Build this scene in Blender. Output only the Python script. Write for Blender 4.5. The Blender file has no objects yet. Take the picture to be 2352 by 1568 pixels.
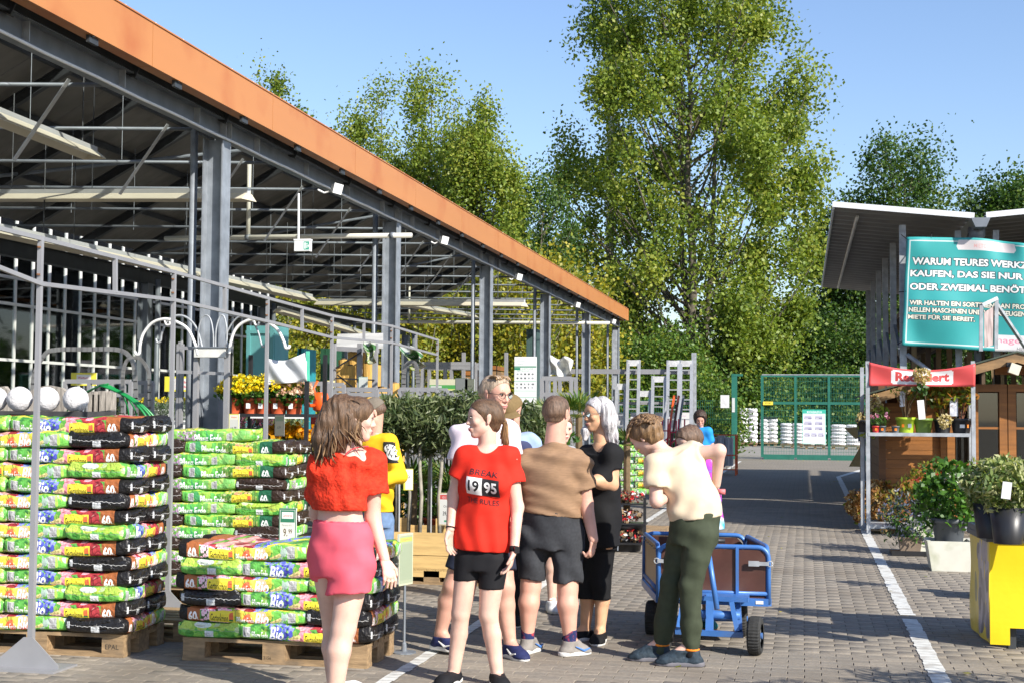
import bpy, math, random
import numpy as np
from mathutils import Vector, Matrix
R_ = math.radians
random.seed(7); rng = np.random.default_rng(7)
S = bpy.context.scene; COL = S.collection

# ---------------------------------------------------------------- camera
FP = 3200.0; CX, CY = 1176.0, 784.0; EYE = 1.55          # focal length and centre of the photograph (2352 wide)
_n = lambda v: np.array(v, float) / np.linalg.norm(v)
_Y = _n((669, -168, -FP)); _U = _n((.007, 1, (669*.007-168)/FP)); _X = np.cross(_Y, _U)
RC = np.stack([_X, _Y, _U], 1); CP = np.array([0, 0, EYE])
cd = bpy.data.cameras.new('camera'); cam = bpy.data.objects.new('camera', cd); COL.objects.link(cam)
cd.sensor_width = 36; cd.lens = 36*FP/2352; cd.clip_start = .1; cd.clip_end = 3000
m3 = Matrix([list(r) for r in RC.T])
cam.matrix_world = Matrix.Translation((0, 0, EYE)) @ m3.to_4x4()
S.camera = cam
def ray(px, py): return RC.T @ np.array([px-CX, CY-py, -FP])
def AT(px, py, Y): d = ray(px, py); return Vector(CP + d*(Y/d[1]))      # the point seen at a pixel, at distance Y
def AX(px, py, X): d = ray(px, py); return Vector(CP + d*(X/d[0]))
def G(px, py, z=0.): d = ray(px, py); return Vector(CP + d*((z-EYE)/d[2]))
def PXM(Y): return FP/Y

# ---------------------------------------------------------------- sky, sun, exposure
SUN_AZ = R_(126.); SUN_EL = R_(33.)
w = bpy.data.worlds.new('World'); S.world = w; w.use_nodes = True
nt = w.node_tree; nt.nodes.clear()
sk = nt.nodes.new('ShaderNodeTexSky'); sk.sky_type = 'NISHITA'; sk.sun_disc = False
sk.sun_elevation = SUN_EL; sk.sun_rotation = SUN_AZ; sk.air_density = 1.15; sk.dust_density = .6; sk.ozone_density = 2.0
bg = nt.nodes.new('ShaderNodeBackground'); bg.inputs[1].default_value = .098
wo = nt.nodes.new('ShaderNodeOutputWorld')
tn = nt.nodes.new('ShaderNodeMixRGB'); tn.blend_type = 'MULTIPLY'; tn.inputs[0].default_value = 1; tn.inputs[2].default_value = (1.02, 1.06, 1.22, 1)
nt.links.new(sk.outputs[0], tn.inputs[1]); nt.links.new(tn.outputs[0], bg.inputs[0]); nt.links.new(bg.outputs[0], wo.inputs[0])
sl = bpy.data.lights.new('sun', 'SUN'); sl.energy = 4.95; sl.angle = R_(.55); sl.color = (1, .945, .86)
so = bpy.data.objects.new('sun', sl); COL.objects.link(so)
sd = Vector((math.sin(SUN_AZ)*math.cos(SUN_EL), math.cos(SUN_AZ)*math.cos(SUN_EL), math.sin(SUN_EL)))
so.rotation_euler = sd.to_track_quat('Z', 'Y').to_euler(); so.location = (20, -20, 30)
S.view_settings.view_transform = 'Standard'; S.view_settings.look = 'None'
S.view_settings.exposure = .72; S.view_settings.gamma = 1; S.view_settings.use_curve_mapping = False
S.cycles.max_bounces = 6; S.cycles.transparent_max_bounces = 16

# ---------------------------------------------------------------- materials
MATS = {}
def mat(name, col, rough=.6, metal=0., var=.12, scale=8., bump=0., bscale=60., spec=.5, trans=0., alpha=1., coat=0., dirt=None, objvar=0., stretch=None, subsurf=0., ridge=False):
    if name in MATS: return MATS[name]
    m = bpy.data.materials.new(name); m.use_nodes = True; t = m.node_tree; N = t.nodes; L = t.links
    b = N['Principled BSDF']
    b.inputs['Roughness'].default_value = rough; b.inputs['Metallic'].default_value = metal
    b.inputs['Specular IOR Level'].default_value = spec; b.inputs['Transmission Weight'].default_value = trans
    b.inputs['Alpha'].default_value = alpha; b.inputs['Coat Weight'].default_value = coat
    if subsurf:
        b.inputs['Subsurface Weight'].default_value = subsurf; b.inputs['Subsurface Radius'].default_value = (.012, .005, .003); b.inputs['Subsurface Scale'].default_value = 1.
    tc = N.new('ShaderNodeTexCoord'); src = tc.outputs['Object']
    if stretch:
        mp = N.new('ShaderNodeMapping'); mp.inputs['Scale'].default_value = stretch; L.new(src, mp.inputs[0]); src = mp.outputs[0]
    nz = N.new('ShaderNodeTexNoise'); nz.inputs['Scale'].default_value = scale; nz.inputs['Detail'].default_value = 4; L.new(src, nz.inputs[0])
    c0 = tuple(max(0, x*(1-var)) for x in col)+(1,); c1 = tuple(min(1, x*(1+var)) for x in col)+(1,)
    r = N.new('ShaderNodeValToRGB'); r.color_ramp.elements[0].position = .32; r.color_ramp.elements[1].position = .68
    r.color_ramp.elements[0].color = c0; r.color_ramp.elements[1].color = c1; L.new(nz.outputs[0], r.inputs[0]); out = r.outputs[0]
    if dirt:
        n2 = N.new('ShaderNodeTexNoise'); n2.inputs['Scale'].default_value = dirt[1]; n2.inputs['Detail'].default_value = 6; L.new(tc.outputs['Object'], n2.inputs[0])
        r2 = N.new('ShaderNodeValToRGB'); r2.color_ramp.elements[0].position = .5; r2.color_ramp.elements[1].position = .75; L.new(n2.outputs[0], r2.inputs[0])
        mx = N.new('ShaderNodeMixRGB'); mx.inputs[2].default_value = tuple(dirt[0])+(1,); L.new(r2.outputs[0], mx.inputs[0]); L.new(out, mx.inputs[1]); out = mx.outputs[0]
    if objvar:
        oi = N.new('ShaderNodeObjectInfo'); hv = N.new('ShaderNodeHueSaturation')
        mr = N.new('ShaderNodeMapRange'); mr.inputs[3].default_value = 1-objvar; mr.inputs[4].default_value = 1+objvar
        L.new(oi.outputs['Random'], mr.inputs[0]); L.new(mr.outputs[0], hv.inputs['Value']); L.new(out, hv.inputs['Color']); out = hv.outputs[0]
    L.new(out, b.inputs['Base Color'])
    if bump:
        n3 = N.new('ShaderNodeTexNoise'); n3.inputs['Scale'].default_value = bscale; n3.inputs['Detail'].default_value = 5; L.new(src, n3.inputs[0])
        if ridge: n3.noise_type = 'RIDGED_MULTIFRACTAL'; n3.inputs['Detail'].default_value = 2.5; n3.inputs['Distortion'].default_value = .5
        bp = N.new('ShaderNodeBump'); bp.inputs['Strength'].default_value = bump; bp.inputs['Distance'].default_value = .02 if ridge else .01; L.new(n3.outputs[0], bp.inputs['Height']); L.new(bp.outputs[0], b.inputs['Normal'])
    MATS[name] = m; return m
def leafmat(name, col, rough=.5, tr=.35):
    if name in MATS: return MATS[name]
    m = bpy.data.materials.new(name); m.use_nodes = True; t = m.node_tree; N = t.nodes; L = t.links; b = N['Principled BSDF']
    b.inputs['Base Color'].default_value = tuple(col)+(1,); b.inputs['Roughness'].default_value = rough; b.inputs['Specular IOR Level'].default_value = .4
    tl = N.new('ShaderNodeBsdfTranslucent'); tl.inputs[0].default_value = (min(1, col[0]*1.5), min(1, col[1]*1.5), col[2]*.7, 1)
    mx = N.new('ShaderNodeMixShader'); mx.inputs[0].default_value = tr; L.new(b.outputs[0], mx.inputs[1]); L.new(tl.outputs[0], mx.inputs[2]); L.new(mx.outputs[0], N['Material Output'].inputs[0])
    MATS[name] = m; return m

# ---------------------------------------------------------------- mesh builder
class MB:
    def __init__(s): s.v = []; s.f = []; s.m = []; s.uv = {}
    def add(s, vs, fs, mi=0, uvs=None):
        o = len(s.v); s.v += [tuple(v) for v in vs]
        for k, f in enumerate(fs):
            if uvs is not None: s.uv[len(s.f)] = uvs[k]
            s.f.append(tuple(i+o for i in f)); s.m.append(mi)
        return s
    def box(s, c, d, rot=None, mi=0):
        M = rot if rot is not None else Matrix.Identity(3); c = Vector(c); vs = []
        for i in (-1, 1):
            for j in (-1, 1):
                for k in (-1, 1): vs.append(c + M @ Vector((i*d[0]/2, j*d[1]/2, k*d[2]/2)))
        return s.add(vs, [(0,1,3,2),(4,6,7,5),(0,4,5,1),(2,3,7,6),(0,2,6,4),(1,5,7,3)], mi)
    def bar(s, a, b, w, h=None, up=(0,0,1), mi=0):
        a = Vector(a); b = Vector(b); d = b-a; h = h or w
        z = d.normalized(); u = Vector(up)
        if abs(z.dot(u)) > .98: u = Vector((1,0,0))
        x = u.cross(z).normalized(); y = z.cross(x)
        return s.box((a+b)/2, (w, h, d.length), Matrix((x, y, z)).transposed(), mi)
    def tube(s, pts, r, n=8, mi=0, cap=True, closed=False):
        pts = [Vector(p) for p in pts]; m = len(pts); rs = r if isinstance(r, (list, tuple)) else [r]*m
        up = Vector((0,0,1)); rings = []
        for i, p in enumerate(pts):
            if closed: t = pts[(i+1) % m]-pts[i-1]
            else: t = pts[min(i+1, m-1)]-pts[max(i-1, 0)]
            t.normalize(); u = up if abs(t.dot(up)) < .95 else Vector((1,0,0))
            if i and not closed:
                u = px_ - t*px_.dot(t)
                x = u.normalized() if u.length > 1e-6 else up.cross(t).normalized()
            else: x = u.cross(t).normalized()
            px_ = x.copy(); y = t.cross(x)
            rings.append([p + (x*math.cos(a)+y*math.sin(a))*rs[i] for a in [2*math.pi*k/n for k in range(n)]])
        vs = [v for q in rings for v in q]; fs = []
        for i in range(m if closed else m-1):
            j = (i+1) % m
            for k in range(n): fs.append((i*n+k, i*n+(k+1) % n, j*n+(k+1) % n, j*n+k))
        if cap and not closed: fs.append(tuple(range(n-1, -1, -1))); fs.append(tuple((m-1)*n+k for k in range(n)))
        return s.add(vs, fs, mi)
    def lathe(s, c, prof, n=20, mi=0, cap=True):
        c = Vector(c); vs = []; fs = []
        for (r, z) in prof: vs += [c+Vector((r*math.cos(2*math.pi*k/n), r*math.sin(2*math.pi*k/n), z)) for k in range(n)]
        for i in range(len(prof)-1):
            for k in range(n): fs.append((i*n+k, i*n+(k+1) % n, (i+1)*n+(k+1) % n, (i+1)*n+k))
        if cap: fs.append(tuple(range(n-1, -1, -1))); fs.append(tuple((len(prof)-1)*n+k for k in range(n)))
        return s.add(vs, fs, mi)
    def prism(s, poly, off, mi=0):
        poly = [Vector(p) for p in poly]; off = Vector(off); n = len(poly)
        vs = poly+[p+off for p in poly]
        return s.add(vs, [tuple(range(n-1, -1, -1)), tuple(range(n, 2*n))]+[(i, (i+1) % n, n+(i+1) % n, n+i) for i in range(n)], mi)
    def quad(s, a, b, c, d, mi=0): return s.add([a, b, c, d], [(0,1,2,3)], mi, [[(0,0),(1,0),(1,1),(0,1)]])
    def sheet(s, fn, nu, nv, mi=0):
        vs = []; fs = []; uv = []
        for j in range(nv+1):
            for i in range(nu+1): vs.append(fn(i/nu, j/nv))
        for j in range(nv):
            for i in range(nu):
                fs.append((j*(nu+1)+i, j*(nu+1)+i+1, (j+1)*(nu+1)+i+1, (j+1)*(nu+1)+i))
                uv.append([(i/nu, j/nv), ((i+1)/nu, j/nv), ((i+1)/nu, (j+1)/nv), (i/nu, (j+1)/nv)])
        return s.add(vs, fs, mi, uv)
    def mesh(s, name, mats, smooth=False):
        me = bpy.data.meshes.new(name); me.from_pydata(s.v, [], s.f)
        for m in (mats if isinstance(mats, (list, tuple)) else [mats]): me.materials.append(m)
        if any(s.m): me.polygons.foreach_set('material_index', s.m)
        if s.uv:
            ul = me.uv_layers.new(name='UVMap'); 
            for p in me.polygons:
                q = s.uv.get(p.index)
                if q:
                    for k, li in enumerate(p.loop_indices): ul.data[li].uv = q[k]
        if smooth: me.polygons.foreach_set('use_smooth', [True]*len(me.polygons))
        me.update(); return me
    def build(s, name, mats, parent=None, smooth=False): return link(name, s.mesh(name, mats, smooth), parent)
def link(name, me, parent=None, loc=None):
    o = bpy.data.objects.new(name, me); COL.objects.link(o)
    if loc is not None: o.location = loc
    if parent is not None: adopt(o, parent)
    return o
def world_of(o):
    M = Matrix.LocRotScale(o.location, o.rotation_euler, o.scale)
    return (world_of(o.parent) @ o.matrix_parent_inverse @ M) if o.parent else M
def adopt(o, parent):
    o.parent = parent; o.matrix_parent_inverse = world_of(parent).inverted()
def tag(o, label=None, cat=None, group=None, kind=None):
    if label: o['label'] = label
    if cat: o['category'] = cat
    if group: o['group'] = group
    if kind: o['kind'] = kind
    return o
def thing(name, label, cat, loc=(0,0,0), group=None, rz=0.):
    o = bpy.data.objects.new(name, None); o.empty_display_size = .1; COL.objects.link(o)
    o.location = loc; o.rotation_euler = (0, 0, rz); return tag(o, label, cat, group)
def copy_tree(o, loc=None, rz=None, label=None, parent=None):
    c = o.copy(); COL.objects.link(c)
    if parent is not None: c.parent = parent
    else:
        if loc is not None: c.location = loc
        if rz is not None: c.rotation_euler = (0, 0, rz)
        if label: c['label'] = label
    for ch in list(o.children): copy_tree(ch, parent=c)
    return c
def ordw(k): return ['first','second','third','fourth','fifth','sixth','seventh','eighth','ninth','tenth','eleventh','twelfth','thirteenth','fourteenth','fifteenth','sixteenth','seventeenth','eighteenth','nineteenth','twentieth'][k]
def npmesh(name, V, F, mats, mi=None, smooth=False):
    me = bpy.data.meshes.new(name); V = np.asarray(V, np.float32); F = np.asarray(F, np.int32); k = F.shape[1]
    me.vertices.add(len(V)); me.vertices.foreach_set('co', V.ravel())
    me.loops.add(F.size); me.loops.foreach_set('vertex_index', F.ravel())
    me.polygons.add(len(F)); me.polygons.foreach_set('loop_start', np.arange(len(F), dtype=np.int32)*k)
    try: me.polygons.foreach_set('loop_total', np.full(len(F), k, np.int32))
    except Exception: pass
    for m in (mats if isinstance(mats, (list, tuple)) else [mats]): me.materials.append(m)
    if mi is not None: me.polygons.foreach_set('material_index', np.asarray(mi, np.int32))
    if smooth: me.polygons.foreach_set('use_smooth', np.ones(len(F), bool))
    me.update(calc_edges=True); me.validate(); return me
def leaves(P, size, rg, aspect=.6, upright=0., jitter=.35):
    """rhombic leaf faces at points P"""
    n = len(P); D = rg.normal(size=(n, 3)); D[:, 2] += upright; D /= np.linalg.norm(D, axis=1)[:, None]
    A = rg.normal(size=(n, 3)); E = np.cross(D, A); E /= np.linalg.norm(E, axis=1)[:, None]
    s = size*(1+jitter*rg.uniform(-1, 1, n))[:, None]
    V = np.stack([P-D*s*.5, P+E*s*aspect*.5, P+D*s*.5, P-E*s*aspect*.5], 1).reshape(-1, 3)
    return V, np.arange(4*n).reshape(n, 4)

# ---------------------------------------------------------------- print images painted in code
_TXT = {}
def text_tris(txt, bold=0., shear=0.):
    k = (txt, bold, shear)
    if k not in _TXT:
        c = bpy.data.curves.new('print', 'FONT'); c.body = txt; c.offset = bold; c.shear = shear; c.resolution_u = 3
        o = bpy.data.objects.new('print', c); me = bpy.data.meshes.new_from_object(o); me.calc_loop_triangles()
        v = np.array([p.co[:2] for p in me.vertices]); t = np.array([q.vertices[:] for q in me.loop_triangles])
        bpy.data.objects.remove(o); bpy.data.curves.remove(c); bpy.data.meshes.remove(me)
        lo = v.min(0); hi = v.max(0); _TXT[k] = ((v-lo)/(hi-lo), t, (hi[0]-lo[0])/(hi[1]-lo[1]))
    return _TXT[k]
class Img:
    def __init__(s, w, h, col=(1,1,1), k=1.): s.k = k; w, h = int(w*k), int(h*k); s.w, s.h = w, h; s.a = np.zeros((h, w, 3)); s.a[:] = col; s.X, s.Y = np.meshgrid(np.arange(w)+.5, np.arange(h)+.5)
    def rect(s, x0, y0, x1, y1, c): x0, y0, x1, y1 = x0*s.k, y0*s.k, x1*s.k, y1*s.k; s.a[max(0,int(round(y0))):int(round(y1)), max(0,int(round(x0))):int(round(x1))] = c
    def disc(s, x, y, r, c, ry=None, al=1.):
        ry = ry or r; x, y, r, ry = x*s.k, y*s.k, r*s.k, ry*s.k; x0, x1, y0, y1 = max(0, int(x-r-1)), int(x+r+2), max(0, int(y-ry-1)), int(y+ry+2)
        m = ((s.X[y0:y1, x0:x1]-x)/r)**2+((s.Y[y0:y1, x0:x1]-y)/ry)**2 < 1
        q = s.a[y0:y1, x0:x1]; q[m] = q[m]*(1-al)+np.array(c)*al
    def tri(s, p, c):
        p = np.array(p, float)*s.k; x0, y0 = np.floor(p.min(0)).astype(int); x1, y1 = np.ceil(p.max(0)).astype(int)+1
        x0, y0 = max(x0, 0), max(y0, 0)
        if x1 <= x0 or y1 <= y0: return
        X = s.X[y0:y1, x0:x1]; Y = s.Y[y0:y1, x0:x1]
        if X.size == 0: return
        e = [(p[(i+1) % 3, 0]-p[i, 0])*(Y-p[i, 1])-(p[(i+1) % 3, 1]-p[i, 1])*(X-p[i, 0]) for i in range(3)]
        m = ((e[0] >= 0) & (e[1] >= 0) & (e[2] >= 0)) | ((e[0] <= 0) & (e[1] <= 0) & (e[2] <= 0)); s.a[y0:y1, x0:x1][m] = c
    def poly(s, pts, c):
        for i in range(1, len(pts)-1): s.tri((pts[0], pts[i], pts[i+1]), c)
    def text(s, txt, x0, y0, h, c, w=None, bold=0., shear=0., rot=0., sx=1.):
        v, t, ar = text_tris(txt, bold, shear); W = (w or h*ar)*sx
        q = v*[W, h]; ca, sa = math.cos(rot), math.sin(rot); q = np.stack([q[:, 0]*ca-q[:, 1]*sa+x0, q[:, 0]*sa+q[:, 1]*ca+y0], 1)
        for f in t: s.tri(q[f], c)
        return W
    def mat(s, name, rough=.4, bump=0., bscale=8., spec=.5, coat=0., dirt=0., key=None):
        im = bpy.data.images.new(name, s.w, s.h); px = np.ones((s.h, s.w, 4), np.float32); q = np.clip(s.a, 0, 1); 
        if key is not None: px[..., 3] = np.abs(q-np.array(key)).max(-1) > .004
        px[..., :3] = np.where(q < .0031308, q*12.92, 1.055*np.power(q, 1/2.4)-.055)
        im.pixels.foreach_set(px.ravel()); im.update(); im.pack()
        m = bpy.data.materials.new(name); m.use_nodes = True; t = m.node_tree; N = t.nodes; L = t.links; b = N['Principled BSDF']
        b.inputs['Roughness'].default_value = rough; b.inputs['Specular IOR Level'].default_value = spec; b.inputs['Coat Weight'].default_value = coat
        ti = N.new('ShaderNodeTexImage'); ti.image = im; ti.extension = 'EXTEND'; out = ti.outputs[0]
        tc = N.new('ShaderNodeTexCoord'); nz = N.new('ShaderNodeTexNoise'); nz.inputs['Scale'].default_value = bscale; nz.inputs['Detail'].default_value = 4
        L.new(tc.outputs['Object'], nz.inputs[0])
        if key is not None: L.new(ti.outputs['Alpha'], b.inputs['Alpha'])
        hv = N.new('ShaderNodeHueSaturation'); mr = N.new('ShaderNodeMapRange'); mr.inputs[3].default_value = .9-dirt; mr.inputs[4].default_value = 1.05
        L.new(nz.outputs[0], mr.inputs[0]); L.new(mr.outputs[0], hv.inputs['Value']); L.new(out, hv.inputs['Color']); L.new(hv.outputs[0], b.inputs['Base Color']); hv.inputs['Saturation'].default_value = .93
        if bump:
            n3 = N.new('ShaderNodeTexNoise'); n3.inputs['Scale'].default_value = bscale*2; n3.inputs['Detail'].default_value = 3; n3.inputs['Distortion'].default_value = .6; L.new(tc.outputs['Object'], n3.inputs[0])
            bp = N.new('ShaderNodeBump'); bp.inputs['Strength'].default_value = bump; bp.inputs['Distance'].default_value = .02; L.new(n3.outputs[0], bp.inputs['Height']); L.new(bp.outputs[0], b.inputs['Normal'])
        MATS[name] = m; return m

def glassmat(name, tint, f):
    m = bpy.data.materials.new(name); m.use_nodes = True; N = m.node_tree.nodes; L = m.node_tree.links; N.remove(N['Principled BSDF'])
    a = N.new('ShaderNodeBsdfTransparent'); a.inputs[0].default_value = tuple(tint)+(1,); b = N.new('ShaderNodeBsdfGlossy'); b.inputs['Roughness'].default_value = .03; fr_ = N.new('ShaderNodeFresnel'); fr_.inputs[0].default_value = 1.45
    ad = N.new('ShaderNodeMath'); ad.operation = 'ADD'; ad.use_clamp = True; ad.inputs[1].default_value = f; L.new(fr_.outputs[0], ad.inputs[0])
    x = N.new('ShaderNodeMixShader'); L.new(ad.outputs[0], x.inputs[0]); L.new(a.outputs[0], x.inputs[1]); L.new(b.outputs[0], x.inputs[2]); L.new(x.outputs[0], N['Material Output'].inputs[0]); return m
# common materials
GALV = mat('galvanised steel', (.36, .38, .40), .55, .25, .22, 9, .05, 90)
STEEL = mat('grey painted steel', (.17, .19, .215), .5, .2, .15, 5, .04, 40)
ALU = mat('aluminium', (.46, .47, .48), .42, .45, .08, 6)
DARKST = mat('dark steel', (.05, .055, .06), .5, .3, .15, 6)
WHITEP = mat('white painted metal', (.72, .72, .70), .45, 0, .05, 6)
BLACKP = mat('black plastic', (.018, .018, .02), .4, 0, .2, 8)
WOODP = mat('pallet wood', (.30, .20, .105), .8, 0, .3, 7, .3, 30, dirt=((.12, .09, .06), 5), stretch=(1, 6, 6))
PINE = mat('fresh pine boards', (.62, .42, .17), .6, 0, .13, 5, .15, 20, stretch=(1, 9, 9))
DGREEN = mat('green coated steel', (.02, .14, .10), .45, .1, .12, 5)
TEAL = mat('teal tarpaulin', (.045, .30, .29), .5, 0, .1, 3)
RED = mat('red plastic', (.55, .03, .03), .4, 0, .1, 4)
ORANGE = mat('orange plastic', (.80, .11, .015), .4, 0, .08, 5)
WHITEB = mat('white board', (.72, .73, .71), .5, 0, .04, 4)
TERRA = mat('terracotta plastic pot', (.50, .09, .03), .5, 0, .12, 8)
SOIL = mat('potting soil', (.03, .022, .016), .95, 0, .4, 60, .4, 80)
# ================================================================ SETTING: ground, paving, lines
def asphalt(name, c, sc): return mat(name, c, .9, 0, .16, sc, .25, 120, dirt=(tuple(x*.72 for x in c), .6))
earth = mat('earth', (.16, .13, .085), .95, 0, .3, 2, .3, 30)
g = MB(); g.box((0, 300, -.09), (1400, 1400, .06)); tag(g.build('ground', earth), kind='structure')
# far paving: brick material
def paver_far():
    m = bpy.data.materials.new('distant pavers'); m.use_nodes = True; t = m.node_tree; N = t.nodes; L = t.links; b = N['Principled BSDF']; b.inputs['Roughness'].default_value = .85
    tc = N.new('ShaderNodeTexCoord'); br = N.new('ShaderNodeTexBrick'); L.new(tc.outputs['Object'], br.inputs[0])
    br.inputs['Scale'].default_value = 1; br.inputs['Brick Width'].default_value = .2; br.inputs['Row Height'].default_value = .1; br.inputs['Mortar Size'].default_value = .004
    br.inputs['Color1'].default_value = (.226, .196, .157, 1); br.inputs['Color2'].default_value = (.20, .175, .142, 1); br.inputs['Mortar'].default_value = (.12, .105, .085, 1)
    nz = N.new('ShaderNodeTexNoise'); nz.inputs['Scale'].default_value = .8; nz.inputs['Detail'].default_value = 6; L.new(tc.outputs['Object'], nz.inputs[0])
    mr = N.new('ShaderNodeMapRange'); mr.inputs[3].default_value = .8; mr.inputs[4].default_value = 1.18; L.new(nz.outputs[0], mr.inputs[0])
    hv = N.new('ShaderNodeHueSaturation'); L.new(br.outputs[0], hv.inputs['Color']); L.new(mr.outputs[0], hv.inputs['Value']); L.new(hv.outputs[0], b.inputs['Base Color']); return m
pv = thing('paving', None, None); pv['kind'] = 'structure'
bed = MB(); bed.box((-4, 27, -.035), (34, 46, .05)); tag(bed.build('joint_bed', mat('joint sand', (.11, .095, .075), .95, 0, .3, 30, .3, 90), pv), kind='structure')
NEAR = 24.0
far = MB(); far.box((-4, (NEAR+50)/2, -.008), (34, 50-NEAR, .016)); far.build('distant_paving', paver_far(), pv)
PAVM = [mat('paver %s' % n_, c, .85, 0, .14, 35, .25, 140, objvar=.05, dirt=((.17, .142, .108), 1.1)) for n_, c in (('warm', (.235, .203, .162)), ('grey', (.216, .19, .155)), ('dusty', (.262, .226, .178)))]
def paver_geo(cx, cy, rg):
    l, wd, b = .1965, .0972, .0032; dz = rg.uniform(-.0012, .0012); tx, ty = rg.uniform(-.004, .004, 2)
    x0, x1, y0, y1 = cx-l/2, cx+l/2, cy-wd/2, cy+wd/2
    z = lambda x, y: dz+tx*(x-cx)+ty*(y-cy)
    V = [(x0, y0, -.03), (x1, y0, -.03), (x1, y1, -.03), (x0, y1, -.03)]
    V += [(x, y, z(x, y)-b) for x, y in ((x0, y0), (x1, y0), (x1, y1), (x0, y1))]
    V += [(x, y, z(x, y)) for x, y in ((x0+b, y0+b), (x1-b, y0+b), (x1-b, y1-b), (x0+b, y1-b))]
    F = [(8,9,10,11)]+[(4+i, 4+(i+1) % 4, 8+(i+1) % 4, 8+i) for i in range(4)]+[(i, (i+1) % 4, 4+(i+1) % 4, 4+i) for i in range(4)]
    return V, F
rp = np.random.default_rng(3); Vs = []; Fs = []; Ms = []; ind = 0
ny = int((NEAR-6.4)/.1)
for j in range(ny):
    cy = 6.45+j*.1; xl = -cy*.62-.6; xr = cy*.20+.5
    for i in range(int((xr-xl)/.2)+1):
        cx = round(xl/.2)*.2+i*.2+(.1 if j % 2 else 0)
        V, F = paver_geo(cx, cy, rp); mi = int(rp.choice([0, 1, 2], p=[.45, .35, .2]))
        d = np.array([cx, cy, 0])-CP; q = RC @ d; sx = CX+FP*q[0]/-q[2]; sy = CY-FP*q[1]/-q[2]
        hidden = 380 < sx < 840 and sy < 1545 or sx < 180 and sy < 1560
        if ind < 300 and 15 < sx < 2340 and sy < 1566 and not hidden and cx > -4.4:
            mb = MB(); mb.add(V, F); mb.build('paver', PAVM[mi], pv); ind += 1
        else:
            o = 12*len(Vs); Vs.append(V); Fs += [tuple(k+o for k in f) for f in F]; Ms += [mi]*9
o = link('paver_field', npmesh('paver_field', np.array(Vs).reshape(-1, 3), Fs, PAVM, Ms), pv); o['kind'] = 'stuff'
# apron beyond the gate
ap = MB(); ap.box((-2, 66, -.012), (60, 32, .024)); tag(ap.build('yard_apron', asphalt('concrete apron', (.26, .245, .22), 3)), kind='structure')
# painted lines, one strip per paver course, following the uneven edges of the courses
LINEM = mat('line paint', (.62, .62, .58), .7, 0, .1, 20, .2, 120, dirt=((.30, .27, .235), 7))
def line(name, pts, wdt, gaps, label):
    mb = MB(); rl = random.Random(4)
    for (a, b) in zip(pts[:-1], pts[1:]):
        a = Vector(a); b = Vector(b); n_ = int(abs(b.y-a.y)/.1)
        for k in range(n_):
            p = a.lerp(b, k/n_); q = a.lerp(b, (k+1)/n_)
            if any(g0 < p.y < g1 for g0, g1 in gaps): continue
            j0, j1 = rl.uniform(-.006, .006), rl.uniform(-.006, .006); gp = .003 if p.y < 24 else 0
            mb.add([(p.x-wdt/2+j0, p.y+gp, .0055), (p.x+wdt/2+j1, p.y+gp, .0055), (q.x+wdt/2+j1, q.y-gp, .0055), (q.x-wdt/2+j0, q.y-gp, .0055)], [(0,1,2,3)])
    return tag(mb.build(name, LINEM), kind='structure')
line('lane_line', [(-2.36, 6.5, 0), (-2.36, 7.9, 0), (-2.22, 20, 0), (-2.05, 47, 0)], .088, [], '')
line('lane_line', [(.78, 6.5, 0), (.80, 18, 0), (.86, 36.0, 0)], .112, [(11.05, 11.2), (19.5, 19.6)], '')
mb = MB(); mb.add([(.79, 36, .006), (.91, 36, .006), (1.75, 41, .006), (1.55, 41, .006)], [(0,1,2,3)]); tag(mb.build('lane_line', LINEM), kind='structure')
# ================================================================ CANOPY
def ibeam(mb, a, b, d, wd, t=.012, up=(0,0,1), mi=0):
    a = Vector(a); b = Vector(b); u = Vector(up)
    mb.bar(a, b, t, d-2*t, up, mi); mb.bar(a+u*(d-t)/2, b+u*(d-t)/2, wd, t, up, mi); mb.bar(a-u*(d-t)/2, b-u*(d-t)/2, wd, t, up, mi)
can = thing('garden_canopy', 'long steel garden centre canopy with orange fascia above the pallets', 'canopy', (-9, 26, 0))
COLM = mat('blue grey galvanised column', (.235, .26, .29), .55, .2, .2, 7, .05, 90); XB = -5.70; XC = -5.757; Y0, Y1 = 5.0, 43.4; BAY = 6.09; COLS = [12.98+BAY*k for k in range(-1, 6)]
FASC = mat('orange powder coated fascia', (.455, .185, .056), .42, .0, .05, .5, .0, spec=.5, stretch=(1, .3, 4), dirt=((.39, .12, .03), 1.5))
xf = -5.38; edges = [Y1-.02-2.72*k for k in range(15) if Y1-2.72*k > 4]+[4.5]
for ya, yb in zip(edges[1:], edges[:-1]):
    m = MB(); m.box((xf, (ya+yb)/2, 4.625), (.04, yb-ya-.008, .37)); m.box((xf-.15, (ya+yb)/2, 4.815), (.36, yb-ya-.008, .012)); m.box((xf-.06, (ya+yb)/2, 4.446), (.09, yb-ya-.008, .012))
    m.build('fascia_panel', FASC, can)
m = MB(); m.box((xf-.15, Y1-.01, 4.63), (.36, .03, .37)); m.build('fascia_end', FASC, can)
for k in range(70):
    y = 6+k*.54
    if y < Y1: m = MB(); m.lathe((xf-.02, y, 4.82), [(.016, 0), (.016, .02), (.008, .03)], 6); m.build('fascia_rivet', WHITEP, can)
m = MB(); ibeam(m, (XB, Y0, 4.36), (XB, Y1, 4.36), .185, .13); m.build('edge_beam', STEEL, can)
m = MB(); m.box((-5.55, 25, 4.52), (.16, 38, .006)); m.box((-5.64, 25, 4.49), (.006, 38, .06)); m.build('gutter', DARKST, can)
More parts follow.
